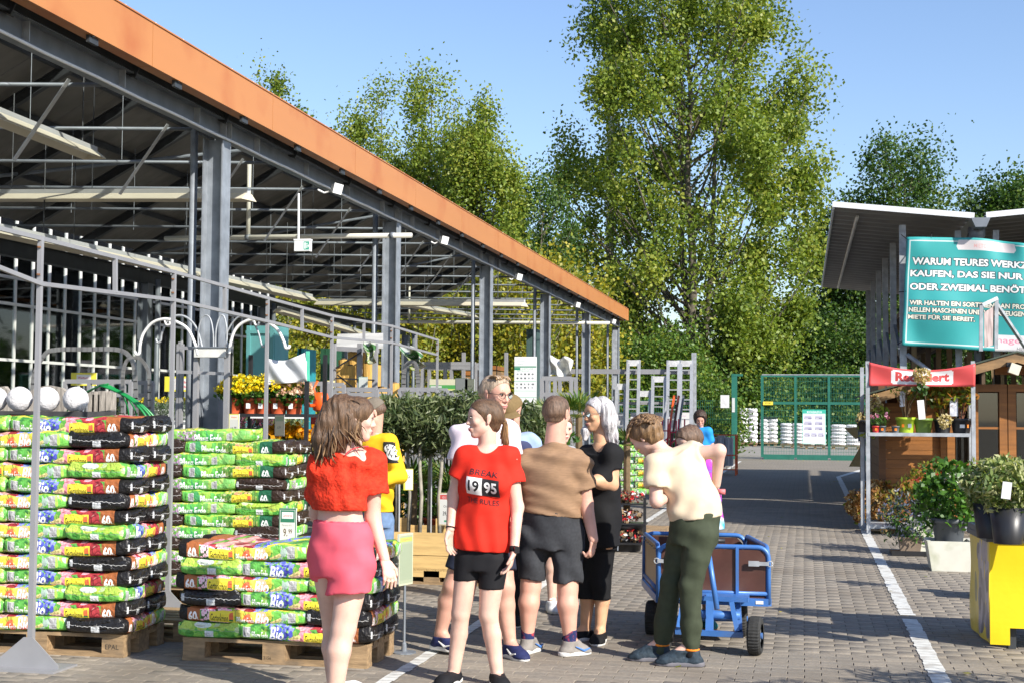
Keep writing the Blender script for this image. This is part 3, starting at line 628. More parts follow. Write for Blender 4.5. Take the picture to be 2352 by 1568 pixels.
# price cards
CARDG = [.02, .16, .08]
def card(name, rows, w=160, h=240, border=(.02, .16, .08), bgc=(.72, .72, .64), mat_only=False):
    I = Img(w, h, border); I.rect(8, 8, w-8, h-8, bgc); 
    for r in rows:
        if r[0] == 'rect': I.rect(r[1]*w, r[2]*h, r[3]*w, r[4]*h, r[5])
        else: I.text(r[1], r[2]*w, r[3]*h, r[4]*h, r[5], w=r[6]*w if len(r) > 6 and r[6] else None, bold=r[7] if len(r) > 7 else .0)
    return I.mat(name, .35, bscale=3)
def sign(label, p, w, h, m_, ry=0., legs=None, thick=.012, cat='price sign', name='price_sign', group=None, side=WHITEB, face='printed_face'):
    """upright board centred at p facing -Y turned by ry"""
    p = Vector(p); t = thing(name, label, cat, p, group); M = Matrix.Rotation(ry, 3, 'Z'); r = M @ Vector((1, 0, 0)); n_ = M @ Vector((0, 1, 0)); z = Vector((0, 0, 1))
    m = MB(); m.box(p, (w, thick, h), M); m.build('board', side, t)
    q = p-n_*(thick/2+.002); m = MB(); m.quad(q-r*w/2-z*h/2, q+r*w/2-z*h/2, q+r*w/2+z*h/2, q-r*w/2+z*h/2); m.build(face, m_, t)
    if legs:
        m = MB(); m.tube([p-z*h/2, Vector((p.x, p.y, legs))], .009, 6); m.build('leg', STEEL, t)
    return t
C999 = card('price card front stack', [('rect', .08, .70, .92, .96, (.02, .18, .09)), ('rect', .16, .78, .84, .92, (.75, .74, .70)), ('t', 'Gartenkrone', .22, .82, .055, (.6, .1, .05), .55), ('t', 'Pflanzerde 60 L', .16, .62, .04, (.2, .2, .18), .6), ('t', '9.', .26, .40, .17, (.15, .1, .05), .24, .02), ('t', '99', .56, .46, .1, (.15, .1, .05), .22, .02)], bgc=(.66, .66, .58))
sign('green bordered price card 9.99 standing on the low front stack', AT(661, 1220, 8.5), .115, .30, C999, legs=.72)
p = G(930, 1497); CSIDE = card('price card side', [('rect', .06, .84, .94, .93, (.42, .5, .1)), ('t', 'Angebot', .2, .86, .05, (.6, .2, .1), .6), ('rect', .06, .1, .94, .8, (.30, .36, .25))], border=(.5, .52, .36), bgc=(.35, .4, .28))
t = sign('narrow price sign on a thin rod beside the low front stack', (p.x-.0, p.y-.02, .60), .16, .33, CSIDE, ry=R_(72), legs=.02)
m = MB(); m.lathe((p.x, p.y-.02, 0), [(.08, 0), (.08, .008), (.02, .012), (.015, .06), (.008, .07)], 12); m.build('foot', STEEL, t)
# ================================================================ TREES BEYOND THE YARD
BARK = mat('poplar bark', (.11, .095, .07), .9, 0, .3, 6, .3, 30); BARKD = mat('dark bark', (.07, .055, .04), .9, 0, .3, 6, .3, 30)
LM = {'yellowgreen': [leafmat('poplar leaf %d' % i, c) for i, c in enumerate(((.145, .21, .024), (.20, .265, .034), (.27, .30, .045), (.085, .14, .017)))],
      'gold': [leafmat('gold leaf %d' % i, c) for i, c in enumerate(((.30, .28, .028), (.22, .25, .028), (.13, .17, .02), (.40, .34, .028)))],
      'dark': [leafmat('dark leaf %d' % i, c) for i, c in enumerate(((.045, .10, .018), (.07, .14, .025), (.035, .075, .016), (.13, .19, .03)))],
      'green': [leafmat('green leaf %d' % i, c) for i, c in enumerate(((.075, .15, .02), (.115, .20, .028), (.055, .105, .018), (.2, .25, .03)))]}
def tree(name, label, cat, x, y, outline, kind, ncl, nl, size, seed, sig=.5, rt=.22, dep=.85, group=None, bark=None, vs=1.25, inner=.3, limbs=.75, twin=0):
    """outline: (z, half width, x shift) rows; clumps fill the envelope, limbs run from the trunk to the clumps"""
    g = np.random.default_rng(seed); O = np.array(outline, float); t = thing(name, label, cat, (x, y, 0), group); bark = bark or BARK
    zz = np.linspace(O[0, 0], O[-1, 0], 400); hw = np.interp(zz, O[:, 0], O[:, 1]); cdf = np.cumsum(hw+.15); cdf /= cdf[-1]
    cz = np.interp(g.uniform(size=ncl), cdf, zz); ch = np.interp(cz, O[:, 0], O[:, 1]); cs = np.interp(cz, O[:, 0], O[:, 2])
    a = g.uniform(0, 2*np.pi, ncl); r = ch*(inner+(1-inner)*np.sqrt(g.uniform(size=ncl)))
    C = np.stack([x+cs+r*np.cos(a), y+r*np.sin(a)*dep, cz], 1)
    top = O[-1, 0]; tx = lambda z: x+np.interp(z, O[:, 0], O[:, 2])*.8+.12*math.sin(z*.7+seed)
    m = MB(); n_ = 12; zs = np.linspace(-.1, top*.93, n_); m.tube([(tx(z), y, z) for z in zs], [max(.02, rt*(1-.95*i/(n_-1))) for i in range(n_)], 9)
    for q in range(twin): m.tube([(tx(1)+.2*q, y, .8), (tx(3)+.9+q*1.6*(-1)**q, y+.3, top*.3), (tx(6)+1.6+q*2.2*(-1)**q, y, top*.8)], [rt*.6, rt*.45, .03], 8)
    for i in range(int(ncl*limbs)):
        c = C[i]; z0 = max(top*.06, c[2]-r[i]*g.uniform(.7, 1.5)-.5); p0 = Vector((tx(z0), y, z0)); p2 = Vector(c); p1 = p0.lerp(p2, .5)+Vector((0, 0, -.12*r[i]+g.uniform(-.1, .1))); rr = max(.012, min(rt*.3, .010+.012*r[i]))
        m.tube([p0, p1, p2, p2+(p2-p1)*.25+Vector((0, 0, .2))], [rr, rr*.7, rr*.4, .008], 5, cap=False)
    m.build('trunk', bark, t, True)
    w_ = g.dirichlet(np.ones(ncl)*3); idx = g.choice(ncl, nl, p=w_); sg = sig*g.uniform(.6, 1.3, ncl)[idx]
    P = C[idx]+g.normal(size=(nl, 3))*sg[:, None]*np.array([1, .9, vs]); P[:, 2] = np.maximum(P[:, 2], .15)
    V, F = leaves(P, size, g, .72); pr = np.array([.34, .3, .2, .16]); cl = g.dirichlet(pr*7, ncl); u = g.uniform(size=nl); mi = (np.cumsum(cl[idx], 1) < u[:, None]).sum(1).clip(0, 3)
    link('crown', npmesh('crown', V, F, LM[kind], mi), t); return t
def wx(px, Y): return AT(px, 900, Y).x
def wz(py, Y): return AT(1845, py, Y).z
def outl(rows, Y, x0): return [(wz(py, Y), (wx(b, Y)-wx(a, Y))/2, (wx(a, Y)+wx(b, Y))/2-x0) for py, a, b in rows]
Y = 76; x0 = wx(1590, Y)
tree('poplar_tree', 'tallest poplar, broad and yellow green, rising out of the picture above the gate', 'tree', x0, Y, outl([(905, 1400, 1800), (800, 1340, 1850), (650, 1305, 1885), (500, 1285, 1890), (380, 1268, 1905), (300, 1275, 1895), (200, 1320, 1850), (60, 1310, 1850), (-120, 1400, 1780), (-330, 1500, 1660)], Y, x0), 'yellowgreen', 340, 142000, .21, 1, .56, .32, twin=2, limbs=.34)
for k, (a, b, top, Yt, kd, lab, ncl, nl) in enumerate((
    (505, 725, 128, 60, 'yellowgreen', 'sparse poplar top showing alone above the orange fascia on the left', 100, 20000),
    (715, 885, 235, 61, 'yellowgreen', 'poplar just right of the lone sparse top, above the fascia', 70, 12000),
    (800, 930, 155, 66, 'yellowgreen', 'thin pale poplar with bare upper twigs between two fuller ones', 60, 8500),
    (890, 1070, 150, 60, 'yellowgreen', 'full poplar with a pointed leader in the middle of the left group', 110, 24000),
    (1030, 1180, 175, 57, 'yellowgreen', 'bright rounded poplar at the right end of the left group', 110, 26000),
    (1150, 1330, 385, 63, 'dark', 'dark green tree in the gap left of the tallest poplar', 90, 20000))):
    x0 = wx((a+b)/2, Yt); h = [(2.0, .55), (.55, .9), (.32, 1.), (.14, .92), (.05, .6), (0, .2)]; rows = []
    for f, s_ in ((1, .75), (.7, .95), (.45, 1.0), (.25, .85), (.1, .6), (0, .22)):
        py = top+(880-top)*f; c = (a+b)/2; rows.append((py, c-(b-a)/2*s_, c+(b-a)/2*s_))
    tree('poplar_tree' if k < 5 else 'broadleaf_tree', lab, 'tree', x0, Yt, outl(rows, Yt, x0), kd, ncl, int(nl*1.5), .145, 20+k, .36, .15, group='trees behind the canopy', vs=1.5)
for k, (a, b, top, Yt, lab) in enumerate(((1912, 2250, 335, 88, 'dark oak like tree with uneven top behind the timber shed roof'), (2225, 2440, 445, 84, 'dark tree at the right edge above the shed roof'), (1860, 1990, 500, 90, 'dark tree between the tallest poplar and the shed roof'))):
    x0 = wx((a+b)/2, Yt); c = (a+b)/2; rows = [(top+(870-top)*f, c-(b-a)/2*s_, c+(b-a)/2*s_) for f, s_ in ((1, .7), (.7, .95), (.45, 1.), (.25, .97), (.1, .85), (0, .5))]
    tree('broadleaf_tree', lab, 'tree', x0, Yt, outl(rows, Yt, x0), 'dark', 110 if k < 2 else 60, 44000 if k < 2 else 18000, .21, 40+k, .58, .3, bark=BARKD, group='trees behind the timber shed')
hedge = [(560, 760, 640, 50, 'gold'), (700, 900, 610, 51, 'gold'), (860, 1040, 560, 50, 'gold'), (1000, 1170, 600, 51, 'gold'), (1120, 1290, 590, 50, 'gold'), (1240, 1420, 620, 52, 'gold'), (60, 330, 700, 47, 'gold'), (300, 560, 680, 48, 'green')]
hl = ['below the teal panel', 'behind the reed mat rack', 'behind the second column', 'left of the white info board', 'behind the white info board', 'behind the last columns', 'behind the greenhouse glass at far left', 'behind the greenhouse end']
for k, (a, b, top, Yt, kd) in enumerate(hedge):
    x0 = wx((a+b)/2, Yt); c = (a+b)/2; rows = [(top+(950-top)*f, c-(b-a)/2*s_, c+(b-a)/2*s_) for f, s_ in ((1, .8), (.6, 1.), (.3, .95), (.1, .7), (0, .35))]
    tree('birch_tree', 'slender yellowing tree %s' % hl[k], 'tree', x0, Yt, outl(rows, Yt, x0), kd, 90, 11000, .15, 60+k, .36, .09, group='yellowing trees seen under the canopy roof', vs=1.6, bark=mat('pale bark', (.36, .33, .27), .8))
bush = [(1385, 1500, 780, 53, 'green', 'bush behind the leftmost ladders'), (1470, 1620, 770, 54, 'green', 'bush behind the tall ladders'), (1610, 1760, 755, 74, 'dark', 'bush behind the green gate post'), (1720, 1900, 745, 79, 'dark', 'bush behind the middle of the gate'), (1840, 2010, 720, 78, 'dark', 'tall dark bush behind the right of the gate'), (1540, 1700, 870, 52.5, 'green', 'low bush at the mesh fence'), (1700, 1850, 880, 73, 'green', 'low bush behind the white wrapped pallets'), (1820, 2010, 870, 74, 'dark', 'low dark bush behind the farthest wrapped pallets'), (1950, 2100, 760, 76, 'dark', 'dark bush beside the shed posts')]
for k, (a, b, top, Yt, kd, lab) in enumerate(bush):
    x0 = wx((a+b)/2, Yt); c = (a+b)/2; yb = 952+1.55*FP/Yt-3; rows = [(top+(yb-top)*f, c-(b-a)/2*s_, c+(b-a)/2*s_) for f, s_ in ((1, .9), (.6, 1.), (.3, .85), (.1, .6), (0, .3))]
    tree('bush', lab, 'bush', x0, Yt, outl(rows, Yt, x0), kd, 80, 11000, .13*Yt/56, 90+k, .36*Yt/56, .07, bark=BARKD, inner=.5, limbs=.5, group='bushes behind the fence and gate')
tag(link('far_wood', None), kind='stuff'); bpy.data.objects.remove(S.objects['far_wood'])
g_ = np.random.default_rng(8); n_ = 26000
P = np.stack([g_.uniform(-60, 60, n_), g_.uniform(92, 104, n_), g_.uniform(0, 1, n_)**.8*7+g_.normal(0, .6, n_)], 1); P[:, 2] *= 1+.25*np.sin(P[:, 0]*.35)
V, F = leaves(P, .75, g_); o = link('far_wood', npmesh('far_wood', V, F, LM['dark'], g_.integers(0, 3, n_))); o['kind'] = 'stuff'
P = np.stack([g_.uniform(-4, 5, 420), 44+26*g_.uniform(0, 1, 420)**.8, np.full(420, .03)], 1); P = np.concatenate([P, np.stack([g_.uniform(-3.5, 2.5, 60), g_.uniform(8, 40, 60), np.full(60, .012)], 1)])
V, F = leaves(P, .075, g_); V[:, 2] = np.repeat(P[:, 2], 4)+(V[:, 2]-np.repeat(P[:, 2], 4))*.15; o = link('fallen_leaves', npmesh('fallen_leaves', V, F, LM['gold'], g_.integers(0, 4, len(P)))); o['kind'] = 'stuff'
# mast behind the tallest poplar
t = thing('radio_mast', 'slim white mast rising behind the tallest poplar', 'mast', (wx(1400, 80), 80, 0)); b = Vector((wx(1400, 80), 80, 0)); MASTM = mat('pale grey mast', (.60, .60, .58), .5)
m = MB(); m.tube([b, b+Vector((0, 0, 34))], .24, 14); m.build('shaft', MASTM, t, True)
for z in (6, 12, 18, 24): m = MB(); m.tube([b+Vector((0, 0, z)), b+Vector((0, 0, z+.14))], .29, 14); m.build('collar', MASTM, t)
m = MB(); m.tube([b+Vector((.36, -.1, 1)), b+Vector((.36, -.1, 33))], .03, 6); m.build('cable', DARKST, t)
# ================================================================ GATE, FENCE, WRAPPED PALLETS
Yg = 49.4
gt = thing('sliding_gate', 'green mesh sliding gate closing the lane at its far end', 'gate', AT(1830, 1052, Yg))
zt, zm, zb = wz(861, Yg), wz(925, Yg), wz(1050, Yg); gx = [wx(p, Yg) for p in (1750.5, 1827, 1904, 1981, 2058)]
for x in gx: m = MB(); m.box((x, Yg, (zt+zb)/2), (.09, .08, zt-zb)); m.build('upright', DGREEN, gt)
for z, h in ((zt-.03, .06), (zm, .09), (zb, .2)):
    for xa, xb in zip(gx[:-1], gx[1:]): m = MB(); m.box(((xa+xb)/2, Yg, z), (xb-xa-.092, .07, h)); m.build('rail', DGREEN, gt)
m = MB(); m.box(((gx[0]+gx[-1])/2, Yg, zt+.02), (gx[-1]-gx[0], .09, .03)); m.build('top_cap', GALV, gt)
def wires(name, parent, p0, p1, z0, z1, sp=.055, sz=.2, r=.0042, m_=DGREEN):
    p0 = Vector(p0); p1 = Vector(p1); d = p1-p0; n_ = int(d.length/sp); mb = MB()
    for i in range(n_+1): q = p0+d*i/n_; mb.bar((q.x, q.y, z0), (q.x, q.y, z1), r*2)
    k = int((z1-z0)/sz)
    for i in range(k+1): z = z0+(z1-z0)*i/k; mb.bar((p0.x, p0.y-.008, z), (p1.x, p1.y-.008, z), r*2)
    o = mb.build(name, m_, parent); o['kind'] = 'stuff'; return o
wires('wire_mesh', gt, (gx[0], Yg+.01, 0), (gx[-1], Yg+.01, 0), zb, zt)
pp = AT(1687, 1056, Yg); t = thing('gate_post', 'thick green gate post with bent top left of the sliding gate', 'post', (pp.x, Yg, 0))
m = MB(); m.box((pp.x, Yg, wz(858, Yg)/2), (.19, .16, wz(858, Yg))); m.build('shaft', DGREEN, t); m = MB(); m.box((pp.x+.12, Yg, wz(858, Yg)-.04), (.34, .17, .08)); m.build('guide_arm', DGREEN, t)
m = MB(); m.box((pp.x-.03, Yg-.085, wz(930, Yg)), (.1, .02, .5)); m.build('lock_plate', mat('worn white plate', (.5, .52, .5), .6), t)
mf = thing('mesh_fence', 'green wire mesh fence panels between the ladders and the gate post', 'fence', (wx(1550, 51), 51, 0))
xs_ = [wx(p, 51) for p in (1250, 1370, 1490, 1595, 1684)]
for x in xs_: m = MB(); m.box((x, 51, 1.05), (.06, .04, 2.1)); m.build('fence_post', DGREEN, mf)
for a, b in zip(xs_[:-1], xs_[1:]): wires('wire_panel', mf, (a, 51.03, 0), (b, 51.03, 0), .05, 2.05, .07, .2, .004)
sign('pale notice sheet on the mesh fence left of the gate post', AT(1665, 921, 50.85), .31, .46, mat('notice sheet', (.62, .62, .62), .6), cat='notice', name='fence_notice')
I = Img(300, 420, (.80, .81, .80)); I.rect(0, 370, 300, 420, (.02, .42, .30)); I.rect(0, 0, 8, 420, (.02, .42, .30)); I.rect(292, 0, 300, 420, (.02, .42, .30)); I.rect(0, 0, 300, 6, (.02, .42, .30)); I.text('MONTAGEANLEITUNG', 60, 378, 24, (.85, .85, .85), w=190, bold=.02)
for (x, y) in ((24, 300), (160, 300), (24, 232), (160, 232), (24, 168), (160, 168), (24, 90), (112, 90), (200, 90)): I.rect(x, y, x+(96 if y > 100 else 70), y+46, (.25, .24, .36)); I.rect(x, y+24, x+(96 if y > 100 else 70), y+46, (.45, .44, .55)); I.rect(x+8, y+8, x+50, y+18, (.6, .58, .6))
sign('white poster with teal header and small pictures hung on the gate', AT(1870, 979, Yg-.07), (wx(1897, Yg)-wx(1843, Yg)), 77/PXM(Yg), I.mat('gate poster print', .4), cat='poster', name='gate_poster')
I = Img(120, 48, (.80, .60, .01)); I.text('STOP', 26, 14, 20, (.1, .08, .02), w=66, bold=.02); sign('small yellow plate on the left bar of the gate', AT(1764, 925, Yg-.07), .34, .12, I.mat('yellow plate print'), cat='plate', name='warning_plate')
WRAP = mat('white wrapped sacks', (.66, .65, .66), .45, 0, .1, 5, .3, 18)
for k, (a, b, top, bot, Yp, lab) in enumerate(((1697, 1740, 937, 1021, 70, 'tall stack of white sacks on a pallet left of the gate frame'), (1745, 1786, 960, 1018, 71, 'short stack of white sacks with dark cover behind the gate edge'), (1792, 1846, 971, 1024, 68, 'pinkish white sack stack behind the first gate bay'), (1846, 1897, 973, 1030, 66, 'white sack stack half hidden by the gate poster'), (1908, 1977, 973, 1028, 66, 'white sack stack at the right behind the gate'))):
    xa, xb = wx(a, Yp), wx(b, Yp); zt_, t = wz(top, Yp), thing('sack_stack', lab, 'sack stack', ((xa+xb)/2, Yp, 0), 'wrapped white sack stacks'); w_ = xb-xa; nl_ = 8 if k == 0 else 6; lh = (zt_-.15)/nl_; rs = random.Random(k)
    for i in range(nl_):
        for h in (0, 1):
            m = MB(); cx_ = xa+w_*(.25+.5*h)+rs.uniform(-.02, .02); z = .15+lh*(i+.5)
            m.sheet(lambda u, v, cx_=cx_, z=z: (cx_+math.copysign(abs(math.cos(u*6.283))**.5, math.cos(u*6.283))*w_*.255*(1-.9*max(0, abs(v*2-1)-.9)*10), Yp+(v-.5)*1.0, z+math.copysign(abs(math.sin(u*6.283))**.7, math.sin(u*6.283))*lh*.52*(1-.9*max(0, abs(v*2-1)-.9)*10)), 14, 8); m.build('sack', WRAP, t, True)
    if k == 1: m = MB(); m.box(((xa+xb)/2, Yp, zt_+.03), (w_, 1.0, .06)); m.build('cover_sheet', BLACKP, t)
    for x in (xa+.12, (xa+xb)/2, xb-.12): m = MB(); m.box((x, Yp, .055), (.12, .9, .1)); m.build('runner', WOODP, t)
    m = MB(); m.box(((xa+xb)/2, Yp, .125), (w_, 1.0, .03)); m.build('deck', WOODP, t)
# ================================================================ GREENHOUSE AT THE LEFT
GLASS = glassmat('greenhouse glass', (.86, .91, .90), .07)
fl0 = MB(); fl0.box((-19, 28, -.004), (12, 20, .03)); tag(fl0.build('greenhouse_floor', asphalt('pale greenhouse floor', (.5, .5, .48), 2)), kind='structure')
gh = thing('greenhouse', 'glass greenhouse wall with white bars behind the left of the canopy', 'greenhouse', (-13.5, 28, 0)); XG = -13.4; gy = [20.2+.555*k for k in range(26)]; gz = [.05, .75, 2.4, 3.36, 3.82, 5.2]
for i, (ya, yb) in enumerate(zip(gy[:-1], gy[1:])):
    m = MB(); m.box((XG, ya, 2.6), (.045, .04, 5.2)); m.build('glazing_bar', WHITEP, gh)
    for za, zb_ in zip(gz[:-1], gz[1:]): m = MB(); m.box((XG, (ya+yb)/2, (za+zb_)/2), (.006, yb-ya-.05, zb_-za-.05)); m.build('pane', GLASS, gh)
for z in gz: m = MB(); m.box((XG, (gy[0]+gy[-1])/2, z), (.05, gy[-1]-gy[0], .05)); m.build('transom', WHITEP, gh)
for y in (20.2, 26.3, 32.4): m = MB(); m.box((XG-.2, y, 2.6), (.16, .16, 5.2)); m.build('greenhouse_column', STEEL, gh)
for y in np.arange(20.5, 36, .75):
    for a_, b_ in (((XG-.1, y, 5.1), (XG-4, y, 6.6)), ((XG-4, y, 6.6), (XG-8, y, 5.1))): m = MB(); m.bar(a_, b_, .05, .07); m.build('roof_bar', WHITEP, gh)
for y in np.arange(20.5, 36, 3): m = MB(); m.bar((XG-.1, y, 4.4), (XG-8, y, 4.4), .06, .06); m.build('tie_bar', WHITEP, gh)
for y in np.arange(21, 36, 1.1): m = MB(); m.box((XG-8, y, 2.6), (.05, .05, 5.2)); m.build('rear_bar', WHITEP, gh)
for z in (1.2, 2.4, 3.6, 5.1): m = MB(); m.box((XG-8, 28, z), (.05, 15, .05)); m.build('rear_transom', WHITEP, gh)
def crates(label, p, n, c, sz, m_, grp='boxes stored inside the greenhouse'):
    t = thing('storage_box', label, 'box', p, grp); p = Vector(p)
    for k in range(n):
        q = p+Vector((0, 0, sz[2]*(k+.5)+.012*k)); m = MB(); m.box(q, sz); m.build('body', m_, t); m = MB(); m.box(q+Vector((0, 0, sz[2]*.46)), (sz[0]*1.04, sz[1]*1.04, sz[2]*.1)); m.build('rim', m_, t)
# 
crates('stack of dark red boxes behind the greenhouse glass at the left edge', (-15.6, 25.2, 1.0), 3, 0, (1.1, 1.8, .42), mat('dark red boxes', (.33, .02, .02), .5))
crates('red box stack behind the greenhouse glass beside the yellow sack', (-15.8, 27.6, .6), 3, 0, (.6, .6, .5), RED)
crates('teal box stack behind the glass near the dark column', (-15.4, 29.3, 1.4), 3, 0, (.9, .9, .5), mat('teal boxes', (.01, .16, .20), .5))
crates('pile of yellow sacks behind the glass', (-15.0, 26.4, .9), 3, 0, (.5, .5, .3), mat('ochre sacks', (.4, .22, .03), .7))
for k in range(3):
    t = thing('plant_bench', 'low steel bench inside the greenhouse, %s from the left' % ordw(k), 'bench', (-15.4, 23.5+k*4, 0), 'benches inside the greenhouse')
    m = MB(); m.box((-15.4, 23.5+k*4, .7 if k else .95), (2.2, 3.4, .06)); m.build('top', GALV, t)
    for sx in (-1, 1):
        for sy in (-1, 1): m = MB(); m.box((-15.4+sx, 23.5+k*4+sy*1.6, .34), (.05, .05, .66)); m.build('leg', GALV, t)
# ================================================================ TIMBER SHED WITH BANNER (right)
SHEETU = mat('grey trapezoid sheet', (.30, .29, .275), .55, .15, .1, 4); SHEETT = mat('white sheet edge', (.66, .67, .68), .45, .1, .05, 4)
sh = thing('timber_shed', 'open timber shed with corrugated butterfly roof on the right', 'shed', (2.6, 28, 0))
YS0, YS1 = 22.0, 36.0
def ribbed(xa, za, xb, zb):
    m = MB(); n_ = 112
    def fn(u, v): k = int(u*n_+.5) % 4; return (xa+(xb-xa)*v, YS0+(YS1-YS0)*u, za+(zb-za)*v+(.035 if k in (1, 2) else 0))
    m.sheet(fn, n_, 1); o = m.build('roof_sheet', SHEETU, sh); md = o.modifiers.new('thick', 'SOLIDIFY'); md.thickness = .015
    m = MB(); m.bar((xa, YS0-.02, za+.03), (xb, YS0-.02, zb+.03), .03, .085); m.build('roof_edge', SHEETT, sh)
ribbed(.454, 4.77, 2.55, 4.545); ribbed(2.72, 4.55, 6.2, 4.83)
m = MB(); m.bar((.47, YS0, 4.77), (.47, YS1, 4.77), .03, .08); m.build('roof_edge', SHEETT, sh)
m = MB(); m.prism([(2.5, YS0-.06, 4.54), (2.78, YS0-.06, 4.54), (2.72, YS0-.06, 4.40), (2.56, YS0-.06, 4.40)], (0, 14, 0)); m.build('valley_gutter', STEEL, sh)
m = MB(); m.lathe((2.63, YS0+.42, 0), [(.055, .0), (.055, 4.15), (.13, 4.32), (.13, 4.45)], 14); m.build('downpipe', STEEL, sh, True)
for k in range(6):
    y = 22.5+2.35*k; m = MB(); m.box((1.53, y, 2.26), (.10, .10, 4.52)); m.build('shed_post', GALV, sh)
    if k: m = MB(); m.bar((1.55, y-2.3, 2.2), (1.55, y, 3.1), .05, .05); m.build('shed_brace', STEEL, sh)
for x in (2.36, 2.92): m = MB(); m.box((x, 22.5, 2.2), (.09, .1, 4.42)); m.build('shed_post', GALV, sh)
for x in (4.4, 6.0): m = MB(); m.box((x, 22.5, 2.3), (.09, .1, 4.6)); m.build('shed_post', GALV, sh)
m = MB(); m.tube([(1.58, 22.5, 4.12), (2.34, 22.5, 4.12)], .035, 8); m.build('shed_tie', GALV, sh, True)
m = MB(); m.tube([(2.95, 22.5, 4.15), (3.9, 22.5, 3.45)], .035, 8); m.build('shed_brace', GALV, sh, True)
m = MB(); m.tube([(2.95, 22.5, 4.15), (6.2, 22.5, 4.15)], .035, 8); m.build('shed_tie', GALV, sh, True)
m = MB(); m.tube([(1.58, 22.45, 2.5), (2.3, 22.45, 1.95)], .035, 8); m.build('shed_brace', GALV, sh, True)
m = MB(); m.tube([(2.2, 22.46, 4.05), (2.34, 22.46, 4.15)], .03, 8); m.build('shed_brace', GALV, sh, True)
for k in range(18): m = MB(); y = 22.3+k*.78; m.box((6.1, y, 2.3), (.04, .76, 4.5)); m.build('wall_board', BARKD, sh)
lamps = [AT(2000-1890*0+x, y, Y) for x, y, Y in ((1962, 505, 23), (1935, 640, 33))]
m = MB(); m.tube([(.85, 22.6+k*.6, 4.68+.01*(k % 2)) for k in range(22)], .03, 8); m.build('light_cable_duct', WHITEP, sh, True)
rt = random.Random(9)
PLK = [mat('stored timber %d' % i, c, .8, 0, .25, 5, .2, 20, stretch=(1, 1, .2)) for i, c in enumerate(((.25, .16, .07), (.16, .10, .05), (.33, .24, .12), (.10, .065, .04)))]
ts = thing('stored_planks', 'upright timber planks leaning inside the dark shed', 'planks', (2.3, 25, 0))
for k in range(44):
    x = 1.75+k*.095; y = 24.2+rt.uniform(0, .5)+(k % 5)*.12; h = rt.uniform(2.2, 4.0); m = MB(); m.bar((x, y, 0), (x+rt.uniform(-.12, .12), y+.35, h), .085, .03, (0, 1, 0)); m.build('plank', PLK[rt.randrange(4)], ts)
for r_ in range(5):
    for k in range(5): m = MB(); m.box((2.0+k*.16, 30, .6+r_*.75+k*.02), (.15, 11, .12)); m.build('plank', PLK[rt.randrange(4)], ts)
# banner
I = Img(956, 510, (.008, .31, .30)); Tl = (.012, .34, .335); I.rect(0, 0, 956, 510, Tl); wht = (.82, .83, .80); crm = (.80, .76, .62); drk = (.03, .07, .08)
I.rect(14, 14, 942, 20, (.55, .66, .64)); I.rect(14, 490, 942, 496, (.55, .66, .64)); I.rect(14, 14, 20, 496, (.55, .66, .64)); I.rect(936, 14, 942, 496, (.55, .66, .64))
I.poly([(236, 470), (244, 500), (500, 500), (508, 470), (500, 455), (244, 455)], (.72, .66, .66)); I.text('MIETGERÄTE', 316, 466, 22, (.75, .42, .40), w=120, bold=.01)
def otext(I, s_, x, y, h, w, c):
    for dx, dy in ((-3, 0), (3, 0), (0, -3), (0, 3), (-2, -2), (2, 2), (2, -2), (-2, 2)): I.text(s_, x+dx, y+dy, h, drk, w=w, bold=.055)
    I.text(s_, x, y, h, c, w=w, bold=.035)
otext(I, 'WARUM TEURES WERKZEUG', 32, 382, 33, 618, wht); otext(I, 'KAUFEN, DAS SIE NUR EIN-', 26, 322, 35, 620, wht); otext(I, 'ODER ZWEIMAL BENÖTIGEN?', 26, 264, 38, 652, wht)
otext(I, 'WIR HALTEN EIN SORTIMENT AN PROFESSIO-', 26, 192, 22, 628, crm); otext(I, 'NELLEN MASCHINEN UND WERKZEUGEN ZUR', 24, 159, 22, 600, crm); otext(I, 'MIETE FÜR SIE BEREIT.', 22, 126, 24, 308, crm)
I.rect(424, 0, 956, 74, (.72, .70, .69)); I.text('hagebaumarkt', 432, 30, 34, (.75, .22, .32), w=330, bold=.01); I.text('HIER', 520, 8, 14, (.15, .14, .14), w=40, shear=.2)
BAN = I.mat('banner print', .5, bscale=2.5, dirt=.08)
Yb = 22.15; bt = thing('rental_banner', 'big teal banner with white German lettering on the shed front', 'banner', AT(2200, 670, Yb)); tl, bl = AT(2082, 545.5, Yb), AT(2072, 793, Yb); tr, br_ = AT(2562, 548, Yb), AT(2562, 822, Yb)
def fb(u, v):
    p = bl.lerp(br_, u).lerp(tl.lerp(tr, u), v); f = math.exp(-((u-.62)/.17)**2)
    p.z -= .06*f*v**3*1.6; p.y += .025*math.sin(u*17+v*4)*(1-.4*v)+.03*math.sin(u*7-v*9)+.02*math.sin(u*31+v*13)*v*u-.10*f*v**2*math.sin((u-.5)*26)+.03*math.exp(-((u-.05)/.05)**2)*math.sin(v*11)
    return p
m = MB(); m.sheet(fb, 70, 40); o = m.build('banner_cloth', BAN, bt, True); md = o.modifiers.new('thick', 'SOLIDIFY'); md.thickness = .004
for u, v in ((.01, .97), (.01, .5), (.01, .05), (.12, .99), (.3, .985), (.2, .02), (.36, .01), (.5, .01)):
    p = fb(u, v); m = MB(); m.tube([p, p+Vector((-.1 if u < .02 else .02, .1, .1 if v > .9 else -.06 if v < .06 else 0))], .008, 5); m.build('tie_cord', BLACKP, bt)
